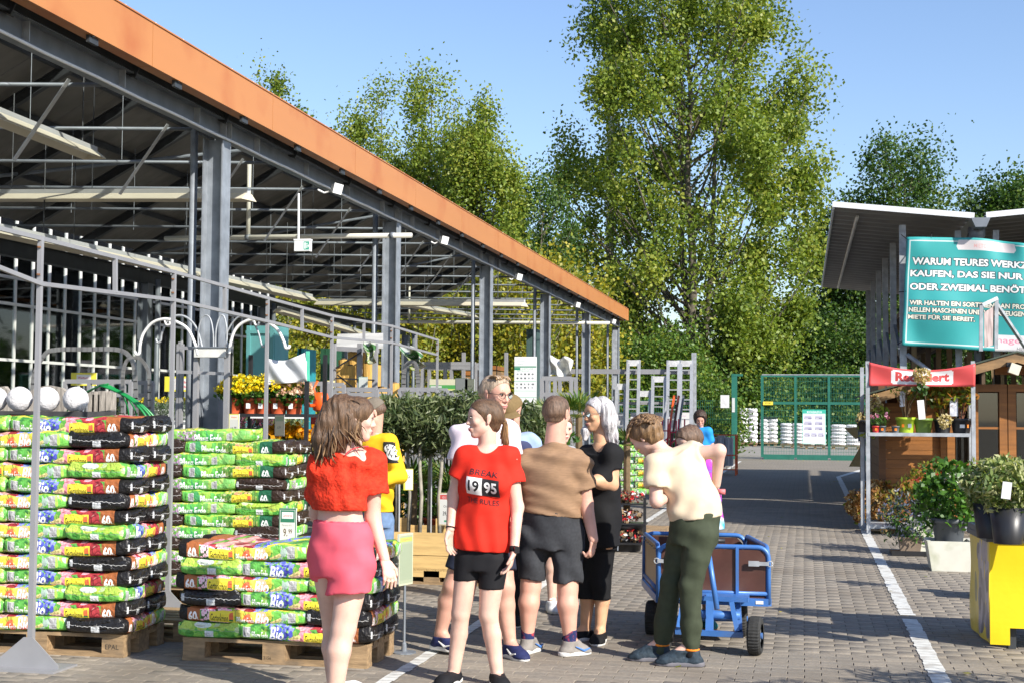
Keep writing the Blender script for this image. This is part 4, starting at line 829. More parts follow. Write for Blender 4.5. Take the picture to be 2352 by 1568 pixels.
# small hinged frame sign on the cabin roof
hs = thing('weathered_frame_sign', 'narrow weathered board in a steel frame standing before the banner', 'sign', AT(2270, 805, 20.6)); a, b, c, d = AT(2253, 806, 20.6), AT(2288, 800, 20.9), AT(2289, 686, 20.9), AT(2254, 702, 20.6)
for p, q in ((a, d), (b, c), (d, c)): m = MB(); m.bar(p, q, .05, .05, (0, 1, 0)); m.build('frame_bar', GALV, hs)
q = Vector((0, .02, 0)); m = MB(); m.prism([a+q+Vector((.05, 0, .05)), b+q+Vector((-.03, 0, .05)), c+q+Vector((-.03, 0, -.1)), d+q+Vector((.04, 0, -.1))], (0, .02, 0)); m.build('panel', mat('weathered print', (.34, .27, .26), .7, 0, .35, 5, stretch=(3, 3, .8)), hs)
m = MB(); m.bar(AT(2290, 700, 20.9), AT(2380, 835, 21.8), .045, .045); m.build('brace', GALV, hs)
# ================================================================ WOODEN CABIN
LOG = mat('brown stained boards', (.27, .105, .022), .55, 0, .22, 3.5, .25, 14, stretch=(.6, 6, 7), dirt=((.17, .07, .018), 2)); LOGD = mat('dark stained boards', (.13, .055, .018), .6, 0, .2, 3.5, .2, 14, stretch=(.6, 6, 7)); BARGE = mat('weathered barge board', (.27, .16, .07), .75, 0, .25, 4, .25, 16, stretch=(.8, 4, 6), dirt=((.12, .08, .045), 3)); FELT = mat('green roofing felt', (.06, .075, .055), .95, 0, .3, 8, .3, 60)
CW = glassmat('cabin window glass', (.32, .42, .45), .10)
cb = thing('wooden_cabin', 'brown log cabin with glazed double door behind the discount shelf', 'cabin', (3, 21.5, 0)); YC = 19.75
xl_, xr_ = AT(2024, 1000, YC).x, 5.5; ridge = AT(2322, 818, YC); eave = AT(1996, 912, YC-.5); XRg = ridge.x
slope = (ridge.z-eave.z)/(ridge.x-eave.x)
for k in range(22):
    z0 = .06+k*.128
    if z0 > ridge.z-.2: break
    zc = z0+.064; xa = max(xl_, ridge.x-(ridge.z-.12-zc)/slope); xb = min(xr_, 2*ridge.x-xa); xd = AT(2167, 1000, YC).x
    if z0 < 2.02: m = MB(); m.box(((xa+xd)/2, YC+.02, zc), (xd-xa, .045, .124)); m.build('wall_board', LOG, cb); m = MB(); m.box(((xd+2.45+xb)/2, YC+.02, zc), (max(.2, xb-xd-2.45), .045, .124)); m.build('wall_board', LOG, cb)
    elif xb > xa: m = MB(); m.box(((xa+xb)/2, YC+.02, zc), (xb-xa, .045, .124)); m.build('wall_board', LOG, cb)
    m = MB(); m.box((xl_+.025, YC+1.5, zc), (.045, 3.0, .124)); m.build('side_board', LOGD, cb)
m = MB(); m.box((xl_+.01, YC-.01, 1.1), (.09, .07, 2.2)); m.build('corner_post', LOGD, cb)
dx0, dx1 = AT(2175, 1000, YC).x, AT(2313, 1000, YC).x; dx2 = dx1+(dx1-dx0)
def leaf_door(xa, xb, nm):
    fw = .1; zb_, zt2, zm_ = .08, 1.98, AT(2200, 1156, YC).z
    for x in (xa+fw/2, xb-fw/2): m = MB(); m.box((x, YC-.02, (zb_+zt2)/2), (fw, .05, zt2-zb_)); m.build('door_stile', LOG, cb)
    for z, h in ((zt2-.05, .1), (zm_, .09), (zb_+.05, .1)): m = MB(); m.box(((xa+xb)/2, YC-.02, z), (xb-xa-2*fw, .048, h)); m.build('door_rail', LOG, cb)
    n_ = 7
    for k in range(n_): m = MB(); w_ = (xb-xa-2*fw)/n_; m.box((xa+fw+w_*(k+.5), YC, (zb_+zm_)/2), (w_-.008, .03, zm_-zb_-.2)); m.build('door_board', LOG, cb)
    za, zc_ = zm_+.05, zt2-.1; xm = (xa+xb)/2
    m = MB(); m.box((xm, YC-.015, (za+zc_)/2), (.035, .04, zc_-za)); m.build('glazing_bar', LOG, cb)
    for k in range(3):
        a_, b_ = za+(zc_-za)*k/3, za+(zc_-za)*(k+1)/3
        if k: m = MB(); m.box((xm, YC-.01, a_), (xb-xa-2*fw, .038, .03)); m.build('glazing_bar', LOG, cb)
        for s_ in (-1, 1): m = MB(); m.box((xm+s_*(xb-xa-2*fw)/4, YC+.005, (a_+b_)/2), ((xb-xa-2*fw)/2-.03, .008, b_-a_-.03)); m.build('window_pane', CW, cb)
leaf_door(dx0, dx1, 'left'); leaf_door(dx1+.012, dx2, 'right')
m = MB(); m.box((dx0-.05, YC-.03, 1.05), (.08, .07, 2.1)); m.build('door_post', LOG, cb)
m = MB(); m.box((dx0+.0, YC-.06, AT(2165, 1150, YC).z), (.03, .03, .12)); m.build('door_hinge', GALV, cb)
m = MB(); m.box((3.3, YC+1.4, 1.0), (4.2, .04, 2.0)); m.build('rear_wall', LOGD, cb)
for sgn in (-1, 1):
    e = Vector((ridge.x+sgn*(ridge.x-eave.x), YC-.52, eave.z)); r0 = Vector((ridge.x, YC-.52, ridge.z)); n_ = Vector((0, 0, .05))
    for k in range(16): f0, f1 = k/16, (k+.96)/16; m = MB(); a_, b_ = e.lerp(r0, f0), e.lerp(r0, f1); m.prism([a_, b_, b_+Vector((0, 0, .02)), a_+Vector((0, 0, .02))], (0, 3.6, 0)); m.build('roof_board', LOGD, cb)
    m = MB(); m.prism([e+Vector((sgn*.06, -.05, .028)), r0+Vector((0, -.05, .028)), r0+Vector((0, -.05, .05)), e+Vector((sgn*.06, -.05, .05))], (0, 3.7, 0)); m.build('roofing_felt', FELT, cb)
    m = MB(); m.prism([e+Vector((0, -.03, -.1)), r0+Vector((0, -.03, -.1)), r0+Vector((0, -.03, .025)), e+Vector((0, -.03, .025))], (0, .028, 0)); m.build('barge_board', BARGE, cb)
p = AT(2330, 847, YC-.62); t = thing('wall_lamp', 'cream cube lamp fixed below the cabin ridge', 'lamp', p); m = MB(); Mr = Matrix.Rotation(.35, 3, 'Y'); m.box(p, (.13, .13, .13), Mr); m.build('lamp_body', mat('cream lamp glass', (.62, .58, .46), .4), t); m = MB(); m.box(p+Vector((-.06, .06, .06)), (.06, .08, .06)); m.build('bracket', BLACKP, t)
# ================================================================ PLANTS
POTM = {'black': BLACKP, 'terra': TERRA, 'lime': mat('lime pot', (.36, .50, .03), .4, 0, .05, 4), 'olive': mat('olive pot', (.13, .21, .03), .45, 0, .06, 4), 'grey': mat('grey pot', (.09, .10, .11), .5), 'white': mat('white planter', (.66, .65, .56), .5, 0, .08, 5, dirt=((.4, .42, .28), 4)), 'taupe': mat('taupe pot', (.24, .18, .13), .6), 'beige': mat('beige tray', (.3, .28, .25), .6)}
def LMx(n, *cs): return [leafmat('%s %d' % (n, i), c, .45, .3) for i, c in enumerate(cs)]
PF = {'green': LMx('pot leaf', (.05, .13, .015), (.08, .19, .02), (.03, .08, .012)), 'lime': LMx('lime leaf', (.16, .24, .02), (.24, .30, .03), (.10, .15, .015)), 'olive': LMx('olive leaf', (.14, .18, .07), (.085, .12, .045), (.22, .25, .13), (.05, .08, .028)), 'vari': LMx('variegated leaf', (.16, .22, .06), (.46, .47, .24), (.08, .13, .03), (.28, .32, .11)), 'autumn': LMx('autumn leaf', (.18, .22, .02), (.30, .12, .02), (.10, .14, .015), (.24, .2, .02)), 'blue': LMx('blue grey leaf', (.07, .11, .05), (.11, .13, .20), (.04, .07, .03), (.16, .17, .28)), 'dried': LMx('dried bloom', (.38, .20, .06), (.46, .30, .12), (.28, .13, .04), (.5, .38, .2)), 'cream': LMx('cream bloom', (.52, .42, .20), (.60, .52, .32), (.38, .30, .12)), 'yellow': LMx('yellow bloom', (.80, .62, .01), (.72, .50, .005), (.85, .70, .05)), 'gold': LMx('golden bloom', (.80, .42, .005), (.72, .33, .004)), 'blush': LMx('blush bloom', (.66, .42, .30), (.72, .56, .42), (.5, .3, .2)), 'red': LMx('red bloom', (.50, .02, .03), (.62, .05, .06), (.3, .02, .02)), 'pink': LMx('pink bloom', (.62, .22, .38), (.7, .35, .5)), 'white': LMx('white bloom', (.78, .78, .74), (.7, .7, .62)), 'orange': LMx('orange bloom', (.75, .22, .01), (.8, .32, .02)), 'heather': LMx('pale heather', (.32, .36, .18), (.42, .44, .26), (.2, .26, .1)), 'greyg': LMx('lavender leaf', (.10, .14, .09), (.07, .10, .06), (.15, .19, .13)), 'plum': LMx('plum heather', (.12, .03, .06), (.2, .05, .1), (.1, .12, .03)), 'palm': LMx('palm leaf', (.05, .11, .015), (.09, .16, .025), (.2, .22, .05))}
STEM = mat('brown stem', (.13, .085, .04), .8, 0, .2, 20); gp = np.random.default_rng(77)
def pot(t, p, r, h, m_, top=1.0, bot=.78, sq=False, rim=True):
    p = Vector(p); m = MB(); pr = [(r*bot, 0), (r*.97, h*.82), (r*1.04, h*.82), (r*1.04, h), (r*.95, h), (r*.93, h*.9)] if rim else [(r*bot, 0), (r, h), (r*.93, h), (r*.92, h*.9)]
    if sq: pr = [(a*1.2, b) for a, b in pr]
    m.lathe(p, pr, 4 if sq else 20, cap=False); 
    if sq:
        M = Matrix.Rotation(R_(45), 3, 'Z'); m.v = [tuple(p+M @ (Vector(v)-p)) for v in m.v]
    m.build('pot', m_, t, not sq); m = MB(); m.lathe(p, [(0, h*.9), (r*.93*(1.1 if sq else 1), h*.9)], 4 if sq else 16, cap=False)
    if sq: m.v = [tuple(p+M @ (Vector(v)-p)) for v in m.v]
    m.build('soil', SOIL, t)
def foliage(t, c, rad, n, size, kind, name='foliage', asp=.5, up=.4, shell=.35, probs=None, flat=None):
    """leaf cloud in an ellipsoid at c"""
    d = gp.normal(size=(n, 3)); d /= np.linalg.norm(d, axis=1)[:, None]; rr = (shell+(1-shell)*gp.uniform(size=n))**.6
    lump = 1+.16*np.sin(d[:, 0]*5+c[0]*9)*np.cos(d[:, 1]*4+c[1]*7)+.12*np.sin(d[:, 2]*7+c[2])
    P = np.array(c)+d*np.array(rad)*(rr*lump)[:, None]; V, F = leaves(P, size, gp, asp, up); M = PF[kind] if isinstance(kind, str) else kind
    mi = gp.choice(len(M), n, p=probs) if probs is not None else gp.integers(0, len(M), n); return link(name, npmesh(name, V, F, M, mi), t)
def blooms(t, c, rad, n, size, kind, name='blooms', per=6, hemi=.0, parent=None, spread=.6):
    d = gp.normal(size=(n, 3)); d /= np.linalg.norm(d, axis=1)[:, None]; d[:, 2] = np.where(d[:, 2] < hemi, hemi+abs(d[:, 2]-hemi)*.6, d[:, 2]); P = np.array(c)+d*np.array(rad)*gp.uniform(.9, 1.06, n)[:, None]
    Q = np.repeat(P, per, 0)+gp.normal(size=(n*per, 3))*size*.35*spread/.6; V, F = leaves(Q, size, gp, .9, .8); M = PF[kind]; return link(name, npmesh(name, V, F, M, np.repeat(gp.integers(0, len(M), n), per)), t)
def stems(t, p, n, h, spread, r=.006, m_=STEM, name='stems', z0=0., curl=.1):
    m = MB(); p = Vector(p); ends = []
    for k in range(n):
        a = gp.uniform(0, 6.28); s_ = spread*gp.uniform(.3, 1); e = p+Vector((math.cos(a)*s_, math.sin(a)*s_, h*gp.uniform(.75, 1.))); mid = p.lerp(e, .5)+Vector((math.cos(a)*-curl*s_, math.sin(a)*-curl*s_, .04*h)); m.tube([p+Vector((math.cos(a)*.02, math.sin(a)*.02, z0)), mid, e], [r, r*.8, r*.5], 5); ends.append(e)
    o = m.build(name, m_, t); o['kind'] = 'stuff'; return ends
def plabel(t, p, w, h, m_, name='plant_label', tilt=0.):
    p = Vector(p); m = MB(); m.box(p, (w, .004, h), Matrix.Rotation(tilt, 3, 'Y')); m.build(name, m_, t)
I = Img(60, 120, (.75, .74, .72)); I.rect(0, 96, 60, 120, (.72, .16, .38)); [I.disc(gp.uniform(8, 52), gp.uniform(20, 80), gp.uniform(5, 12), np.array((.1, .1, .1))*gp.uniform(.5, 4)) for _ in range(12)]; PINKTAG = I.mat('pink plant label', .35)
I = Img(60, 100, (.75, .75, .76)); [I.disc(30+gp.normal()*7, 52+gp.normal()*14, 5, (.35, .02, .08)) for _ in range(40)]; I.rect(4, 8, 56, 14, (.1, .25, .1)); REDTAG = I.mat('rhododendron label', .35)
CLEAR = mat('clear label sleeve', (.55, .56, .62), .2, 0, .3, 20, spec=.8); STICK = mat('white sticker', (.75, .75, .73), .5); OSTICK = mat('orange sticker', (.8, .2, .01), .5)
def sticker(t, p, r, w=.05, h=.035, m_=STICK, name='sticker', dx=0.):
    p = Vector(p); m = MB(); m.box(p+Vector((dx, -r*math.sqrt(max(.05, 1-(dx/r)**2))-.004, 0)), (w, .006, h), Matrix.Rotation(dx/r, 3, 'Z')); m.build(name, m_, t)
# discount shelf
YH = 18.9; zs_ = AT(2100, 997, YH).z; xs0, xs1 = .80, AT(2236, 1000, YH).x
sr = thing('discount_shelf', 'galvanised shelf rack with a red discount banner and potted plants', 'shelf', ((xs0+xs1)/2, YH, 0))
for x in (xs0+.03, xs1): 
    for y in (YH, YH+.55): m = MB(); m.box((x-(.05 if y > YH and x < 1.5 else -.03 if y > YH else 0), y, 1.1 if y > YH else 1.13), (.05, .05, 2.2 if y > YH else 2.26)); m.build('upright', GALV, sr)
for z in (zs_, .1): m = MB(); m.box(((xs0+xs1)/2, YH+.27, z), (xs1-xs0-.06, .6, .045)); m.build('shelf_board', GALV, sr)
m = MB(); m.bar((xs0+.05, YH+.5, .1), (xs0+.05, YH+.5, zs_), .03, .03); m.build('rear_bar', STEEL, sr)
I = Img(512, 112, (.62, .035, .035)); I.rect(108, 12, 408, 100, (.80, .79, .79)); [I.disc(x, y, 8, (.62, .035, .035)) for x, y in ()]; I.text('Reduziert', 128, 30, 60, (.62, .03, .03), w=262, bold=.05); [I.rect(a, b, a+7, b+7, (.62, .035, .035)) for a in (108, 401) for b in (12, 93)]; I.text('solange', 180, 14, 9, (.15, .2, .4), w=50)
REDB = I.mat('discount banner print', .45, bscale=3); 
rbn = thing('discount_banner', 'sagging red banner reading Reduziert across the shelf top', 'banner', AT(2115, 885, YH-.04)); a, b, c, d = AT(1996, 885, YH-.05), AT(2240, 887, YH-.05), AT(2240, 834, YH-.05), AT(1996, 831, YH-.05)
def fr_(u, v): p = a.lerp(b, u).lerp(d.lerp(c, u), v); p.z -= .095*v*(1-(2*u-1)**2)**1.0; p.y += .02*math.sin(u*9+v*3)+.02*math.sin(v*3.1)*math.sin(u*3.14); return p
m = MB(); m.sheet(fr_, 40, 8); o = m.build('banner_cloth', REDB, rbn, True); md = o.modifiers.new('thick', 'SOLIDIFY'); md.thickness = .004
zS = zs_+.024
def shelf_plant(px, r, h, pm, label, name='potted_plant', y=YH+.2):
    x = AT(px, 990, y).x; return thing(name, label, 'potted plant', (x, y, zS), 'plants on the discount shelf'), Vector((x, y, zS))
t, p = shelf_plant(2080, .13, .21, 'lime', 'lime green pot with bare twiggy shrub on the shelf'); pot(t, p, .125, .20, POTM['lime']); stems(t, p+Vector((0, 0, .18)), 16, .42, .26); foliage(t, p+Vector((.02, 0, .52)), (.25, .15, .12), 60, .05, 'lime'); sticker(t, p+Vector((0, 0, .09)), .118, .05, .05, dx=.045); sticker(t, p+Vector((0, 0, .09)), .118, .03, .04, OSTICK, dx=-.04); plabel(t, p+Vector((-.04, -.06, .44)), .07, .2, CLEAR)
t, p = shelf_plant(2121, .12, .19, 'olive', 'olive green pot whose dried flower head covers the banner lettering'); pot(t, p, .12, .19, POTM['olive']); e = stems(t, p+Vector((0, 0, .17)), 7, .5, .18); foliage(t, p+Vector((0, 0, .55)), (.25, .16, .14), 130, .085, 'autumn', asp=.6)
hd = AT(2118, 866, YH-.16); m = MB(); m.tube([p+Vector((0, 0, .17)), p.lerp(hd, .6)+Vector((.04, .05, 0)), hd], .007, 5); m.build('flower_stem', STEM, t); blooms(t, hd+Vector((0, 0, .02)), (.10, .07, .085), 90, .035, 'cream', 'flower_head', 4, -.9); foliage(t, hd-Vector((0, 0, .14)), (.10, .06, .07), 22, .1, 'green', asp=.5); plabel(t, AT(2120, 961, YH-.02)+Vector((-.02, 0, .12)), .085, .25, PINKTAG, tilt=-.08)
t, p = shelf_plant(2165, .115, .2, 'black', 'black pot with autumn leaved hydrangea and one cream flower head'); pot(t, p, .115, .18, BLACKP); stems(t, p+Vector((0, 0, .16)), 14, .34, .16); foliage(t, p+Vector((0, 0, .46)), (.22, .16, .2), 260, .085, 'autumn', asp=.65); blooms(t, AT(2174, 966, YH-.02)+Vector((-.02, 0, 0)), (.075, .06, .08), 70, .03, 'cream', 'flower_head', 4, -.9)
t, p = shelf_plant(2208, .12, .2, 'black', 'black pot with red stemmed autumn shrub at the shelf right end'); pot(t, p, .135, .19, BLACKP); stems(t, p+Vector((0, 0, .17)), 18, .36, .19, m_=mat('reddish stem', (.22, .09, .05), .8)); foliage(t, p+Vector((0, 0, .5)), (.21, .16, .2), 230, .085, 'autumn', asp=.65); sticker(t, p+Vector((0, 0, .09)), .12, .06, .045); sticker(t, p+Vector((0, 0, .09)), .12, .025, .04, OSTICK, dx=.07); plabel(t, p+Vector((-.1, -.1, .34)), .1, .24, CLEAR)
for k, (px, c_) in enumerate(((2012, 'red'), (2026, 'grey'), (2057, 'grey'))):
    t, p = shelf_plant(px, .05, .09, 'grey', ['small pink carnation pot at the shelf left end', 'small grey pot of pink carnations beside the left upright', 'small empty grey pot beside the lime green pot'][k], 'small_pot', YH+.08); pot(t, p, .052, .085, RED if k == 0 else POTM['grey']); sticker(t, p+Vector((0, 0, .04)), .047, .03, .03, OSTICK)
    if k < 2: foliage(t, p+Vector((0, 0, .14)), (.09, .07, .08), 120, .05, 'green', asp=.15, up=.8); blooms(t, p+Vector((0, 0, .16)), (.09, .06, .07), 5, .03, 'pink', 'flowers', 5, .5)
for k, (px, py) in enumerate(((2008, 925), (1984, 965))):
    q = AT(px, py, YH+.3); t = thing('potted_hydrangea', ['cream hydrangea heads leaning over the left upright of the shelf', 'cream hydrangea heads hanging left of the shelf upright'][k], 'potted plant', (q.x, q.y, zS)); pot(t, (q.x, q.y, zS), .1, .16, BLACKP); stems(t, (q.x, q.y, zS+.15), 5, q.z-zS, .08); blooms(t, q, (.09, .08, .12), 110, .032, 'cream', 'flower_head', 4, -.9); foliage(t, q+Vector((.06, 0, -.1)), (.14, .1, .12), 50, .08, 'lime')
# plants on the ground in front of the cabin
def gplant(name, label, px, py, Y=None, cat='potted plant', group='potted plants along the right line'):
    p = G(px, py); return thing(name, label, cat, p, group), p
def top_of(p, py): return AT(1845, py, p.y).z
t, p = gplant('potted_hydrangea', 'dried brown hydrangea in a lime pot at the foot of the shelf', 2040, 1216); pot(t, p, .12, .2, POTM['lime']); stems(t, p+Vector((0, 0, .2)), 12, .5, .25)
for (px, py, s_) in ((2010, 1125, .14), (2035, 1150, .12), (1990, 1140, .10), (2020, 1175, .11), (2050, 1130, .09), (1965, 1145, .11), (1975, 1180, .09), (1958, 1165, .08), (2045, 1180, .09)):
    blooms(t, AT(px, py, p.y-.05), (s_, s_*.8, s_), 130, .036, 'dried', 'flower_head', 4, -.9)
foliage(t, p+Vector((0, 0, .45)), (.3, .2, .25), 200, .085, 'autumn', asp=.65); foliage(t, AT(1968, 1170, p.y), (.16, .12, .2), 50, .08, 'lime', asp=.65)
t = thing('cut_log', 'short sawn log lying beside the shelf foot', 'log', G(2030, 1228)); q = G(2030, 1226)+Vector((0, 0, .06)); m = MB(); m.tube([q, q+Vector((.3, .25, 0))], .06, 14); m.build('wood', BARGE, t, False); m = MB(); m.tube([q-Vector((.012, .01, 0)), q], .055, 14); m.build('cut_face', PINE, t)
t, p = gplant('potted_sedum', 'pale flowering sedum behind the blue shrub', 2120, 1210); pot(t, p, .16, .26, BLACKP); foliage(t, p+Vector((0, 0, .45)), (.32, .25, .28), 500, .07, 'green', asp=.5); blooms(t, p+Vector((-.02, 0, .5)), (.34, .26, .26), 160, .035, 'cream', 'flower_heads', 5, .25); plabel(t, AT(2071, 1135, p.y-.2), .085, .24, PINKTAG, tilt=.05); foliage(t, AT(2083, 1087, p.y-.1), (.1, .07, .1), 40, .09, 'green')
t, p = gplant('potted_shrub', 'red flowering shrub in a black pot before the cabin wall', 2150, 1235); pot(t, p, .17, .3, BLACKP); foliage(t, p+Vector((.05, 0, .52)), (.36, .25, .25), 500, .06, 'green', asp=.5); blooms(t, p+Vector((.0, 0, .62)), (.26, .18, .2), 110, .03, 'red', 'red_flowers', 5, .3); blooms(t, p+Vector((.28, 0, .56)), (.22, .16, .18), 60, .03, 'yellow', 'yellow_flowers', 4, .3)
t, p = gplant('potted_caryopteris', 'blue grey flowering shrub in a square taupe pot', 2090, 1272); pot(t, p, .15, .2, POTM['taupe'], sq=True, rim=False); foliage(t, p+Vector((0, 0, .42)), (.36, .28, .30), 1500, .055, 'blue', asp=.35, probs=(.4, .25, .2, .15)); foliage(t, p+Vector((.1, -.1, .35)), (.3, .2, .24), 300, .06, 'green', asp=.4); blooms(t, AT(2128, 1118, p.y+.2), (.1, .06, .06), 18, .035, 'white', 'white_flowers', 5, -.2)
t2 = thing('plant_tray', 'flat dark tray under the square taupe pot', 'tray', p); m = MB(); m.box((p.x+.1, p.y, .015), (.62, .42, .03)); m.build('tray_base', BLACKP, t2); m = MB(); m.box((p.x+.1, p.y-.21, .03), (.62, .02, .05)); m.build('tray_rim', BLACKP, t2)
def planter(label, px, py, w, h, top=None):
    t, p = gplant('white_planter', label, px, py, cat='planter', group='white planters'); m = MB(); b_ = .8
    for (z0, z1, w0, w1) in ((0, h, w*b_, w),):
        V = [(p.x+sx*w0/2, p.y+.2+sy*w0/2, z0) for sx, sy in ((-1, -1), (1, -1), (1, 1), (-1, 1))]+[(p.x+sx*w1/2, p.y+.2+sy*w1/2, z1) for sx, sy in ((-1, -1), (1, -1), (1, 1), (-1, 1))]+[(p.x+sx*w1*.42, p.y+.2+sy*w1*.42, z1) for sx, sy in ((-1, -1), (1, -1), (1, 1), (-1, 1))]+[(p.x+sx*w1*.42, p.y+.2+sy*w1*.42, z1-.05) for sx, sy in ((-1, -1), (1, -1), (1, 1), (-1, 1))]
        m.add(V, [(0, 1, 5, 4), (1, 2, 6, 5), (2, 3, 7, 6), (3, 0, 4, 7), (4, 5, 9, 8), (5, 6, 10, 9), (6, 7, 11, 10), (7, 4, 8, 11), (8, 9, 13, 12), (9, 10, 14, 13), (10, 11, 15, 14), (11, 8, 12, 15)])
    m.build('body', POTM['white'], t); m = MB(); m.box((p.x, p.y+.2, h-.05), (w*.84, w*.84, .01)); m.build('insert', POTM['grey'], t); return p+Vector((0, .2, h-.04))
q0 = planter('tall white planter behind the lower white planter', 2130, 1275, .36, .40)
q = planter('low white planter carrying a glossy green shrub', 2185, 1312, .46, .30)
t = thing('potted_shrub', 'glossy green shrub with small white flowers on the low white planter', 'potted plant', q); pot(t, q, .17, .26, POTM['grey']); foliage(t, q+Vector((.02, 0, .50)), (.38, .3, .34), 1400, .075, 'green', asp=.6, probs=(.4, .45, .15)); blooms(t, q+Vector((.12, -.1, .6)), (.2, .15, .12), 22, .03, 'white', 'white_flowers', 5, .2)
t = thing('potted_shrub', 'dark shrub in a black pot on the tall white planter', 'potted plant', q0); pot(t, q0, .16, .24, BLACKP); foliage(t, q0+Vector((0, 0, .42)), (.28, .22, .24), 420, .065, 'autumn', asp=.5)
# yellow covered table
I = Img(256, 256, (.82, .60, .005)); g_ = np.random.default_rng(2)
for _ in range(60): I.disc(g_.uniform(120, 240), g_.uniform(30, 240), g_.uniform(8, 22), np.array((.30, .26, .28))*g_.uniform(.4, 1.8), g_.uniform(20, 46))
I.rect(0, 0, 40, 256, (.82, .60, .005)); I.rect(246, 0, 256, 256, (.82, .60, .005)); I.disc(70, 120, 20, (.3, .25, .05), 40)
YSIDE = I.mat('yellow cover side print', .35, bump=.3, bscale=5); YCL = mat('yellow vinyl cover', (.80, .585, .012), .45, 0, .05, 3, .35, 6, spec=.4)
fl_, bl_ = G(2274.6, 1489), G(2230, 1449); ht = AT(2274.6, 1243, fl_.y).z; fr2 = fl_+Vector((1.5, -.08, 0)); br2 = bl_+Vector((1.5, -.08, 0)); up = Vector((0, 0, ht))
tb = thing('display_table', 'table with yellow vinyl cover and dark tray top at the right edge', 'table', (fl_+br2)/2)
def cover(a, b, m_, nm, cut=None, amp=.004):
    m = MB(); 
    def fn(u, v): p = a.lerp(b, u)+Vector((0, 0, .03+(ht-.03)*v)); n_ = (b-a).cross(Vector((0, 0, 1))).normalized(); return p+n_*(amp*math.sin(u*13+v*5)*(1-v)+amp*.8*math.sin(v*7+u*4))
    m.sheet(fn, 24, 18)
    if cut:
        keep = [i for i, f in enumerate(m.f) if not cut(sum(((i % 24)+.5,))/24, ((i//24)+.5)/18)]; m.f = [m.f[i] for i in keep]; m.m = [m.m[i] for i in keep]; m.uv = {k: m.uv[i] for k, i in enumerate(keep)}
    o = m.build(nm, m_, tb); md = o.modifiers.new('thick', 'SOLIDIFY'); md.thickness = .004
cover(fl_, fr2, YCL, 'front_cover', lambda u, v: v < .16 and .09 < u < .93); cover(bl_, fl_, YSIDE, 'side_cover', amp=.005); cover(fr2, br2, YCL, 'right_cover')
m = MB(); m.prism([fl_+up+Vector((-.02, -.02, 0)), fr2+up+Vector((.02, -.02, 0)), br2+up+Vector((.02, .02, 0)), bl_+up+Vector((-.02, .02, 0))], (0, 0, .035)); m.build('tray_top', POTM['grey'], tb)
for a, b in ((fl_, fr2), (bl_, br2), (fl_, bl_)): m = MB(); m.bar(a+up+Vector((0, 0, .05)), b+up+Vector((0, 0, .05)), .03, .05); m.build('tray_rim', POTM['grey'], tb)
for c_ in (fl_, fr2, bl_, br2): cc = (fl_+br2)/2; q = c_+(cc-c_)*.2; m = MB(); m.bar(q, q+up, .05, .05); m.build('leg', DARKST, tb)
for k, (px, Yp, lab) in enumerate(((2276, 9.75, 'variegated rhododendron at the left back of the yellow table'), (2316, 9.35, 'variegated rhododendron with red flower label at the yellow table front'), (2364, 9.6, 'variegated rhododendron cut by the right picture edge'), (2330, 10.3, 'variegated rhododendron at the rear of the yellow table'))):
    q = Vector((AT(px, 1250, Yp).x, Yp, ht+.035)); t = thing('potted_rhododendron', lab, 'potted plant', q, 'rhododendrons on the yellow table'); pot(t, q, .115, .23, BLACKP, rim=False)
    stems(t, q+Vector((0, 0, .2)), 6, .16, .1); foliage(t, q+Vector((0, 0, .345)), (.185, .18, .165), 1250, .062, 'vari', asp=.32, shell=.5)
    if k == 1: plabel(t, AT(2312, 1125, Yp-.2), .055, .105, REDTAG, tilt=.12)
for k, (x, y, s_) in enumerate(((2.5, 7.25, 1.), (2.0, 6.6, 1.1))):
    t = thing('potted_palm', 'feathery potted palm just outside the right edge, %s' % ['farther', 'nearer'][k], 'potted plant', (x, y, 0), 'potted palms right of the lane'); pot(t, (x, y, 0), .2, .35, BLACKP); stems(t, (x, y, .3), 22, 1.25*s_, .55*s_, .008, PF['palm'][0]); foliage(t, (x, y, 1.15*s_), (.55, .5, .5), 700, .22, 'palm', asp=.12, shell=.3)
q = AT(2335, 1100, 12.5); t = thing('trellis_plant', 'orange trumpet flower climbing a small wooden trellis behind the rhododendrons', 'potted plant', (q.x, q.y, .55)); pot(t, (q.x, q.y, .3), .11, .24, TERRA); foliage(t, (q.x-.02, q.y, q.z-.02), (.14, .1, .18), 220, .06, 'lime', asp=.35)
for px in (2305, 2317, 2331): m = MB(); m.bar(AT(px, 1068, 12.45), AT(px+3, 1160, 12.45), .009, .009, (0, 1, 0)); m.build('trellis_stick', PINE, t)
I = Img(64, 96, (.76, .72, .72)); I.rect(4, 44, 60, 48, (.5, .15, .1)); [I.disc(14+18*(k % 3), 80-14*(k//3), 4, (.55, .15, .08)) for k in range(5)]; plabel(t, AT(2316, 1093, 12.42), .085, .12, I.mat('trellis label', .4))
for px, py in ((2347, 1115), (2337, 1100), (2284, 1133), (2296, 1128)): blooms(t, AT(px, py, 12.4), (.03, .03, .03), 10, .035, 'orange', 'flowers', 4, -.5)
t2 = thing('low_bench', 'low dark bench carrying the trellis plant', 'bench', (q.x, q.y, 0)); m = MB(); m.box((q.x+.3, q.y, .27), (1.2, .4, .04)); m.build('top', BARGE, t2)
for sx in (-.2, .8): m = MB(); m.box((q.x+sx, q.y, .13), (.06, .3, .24)); m.build('leg', BARGE, t2)
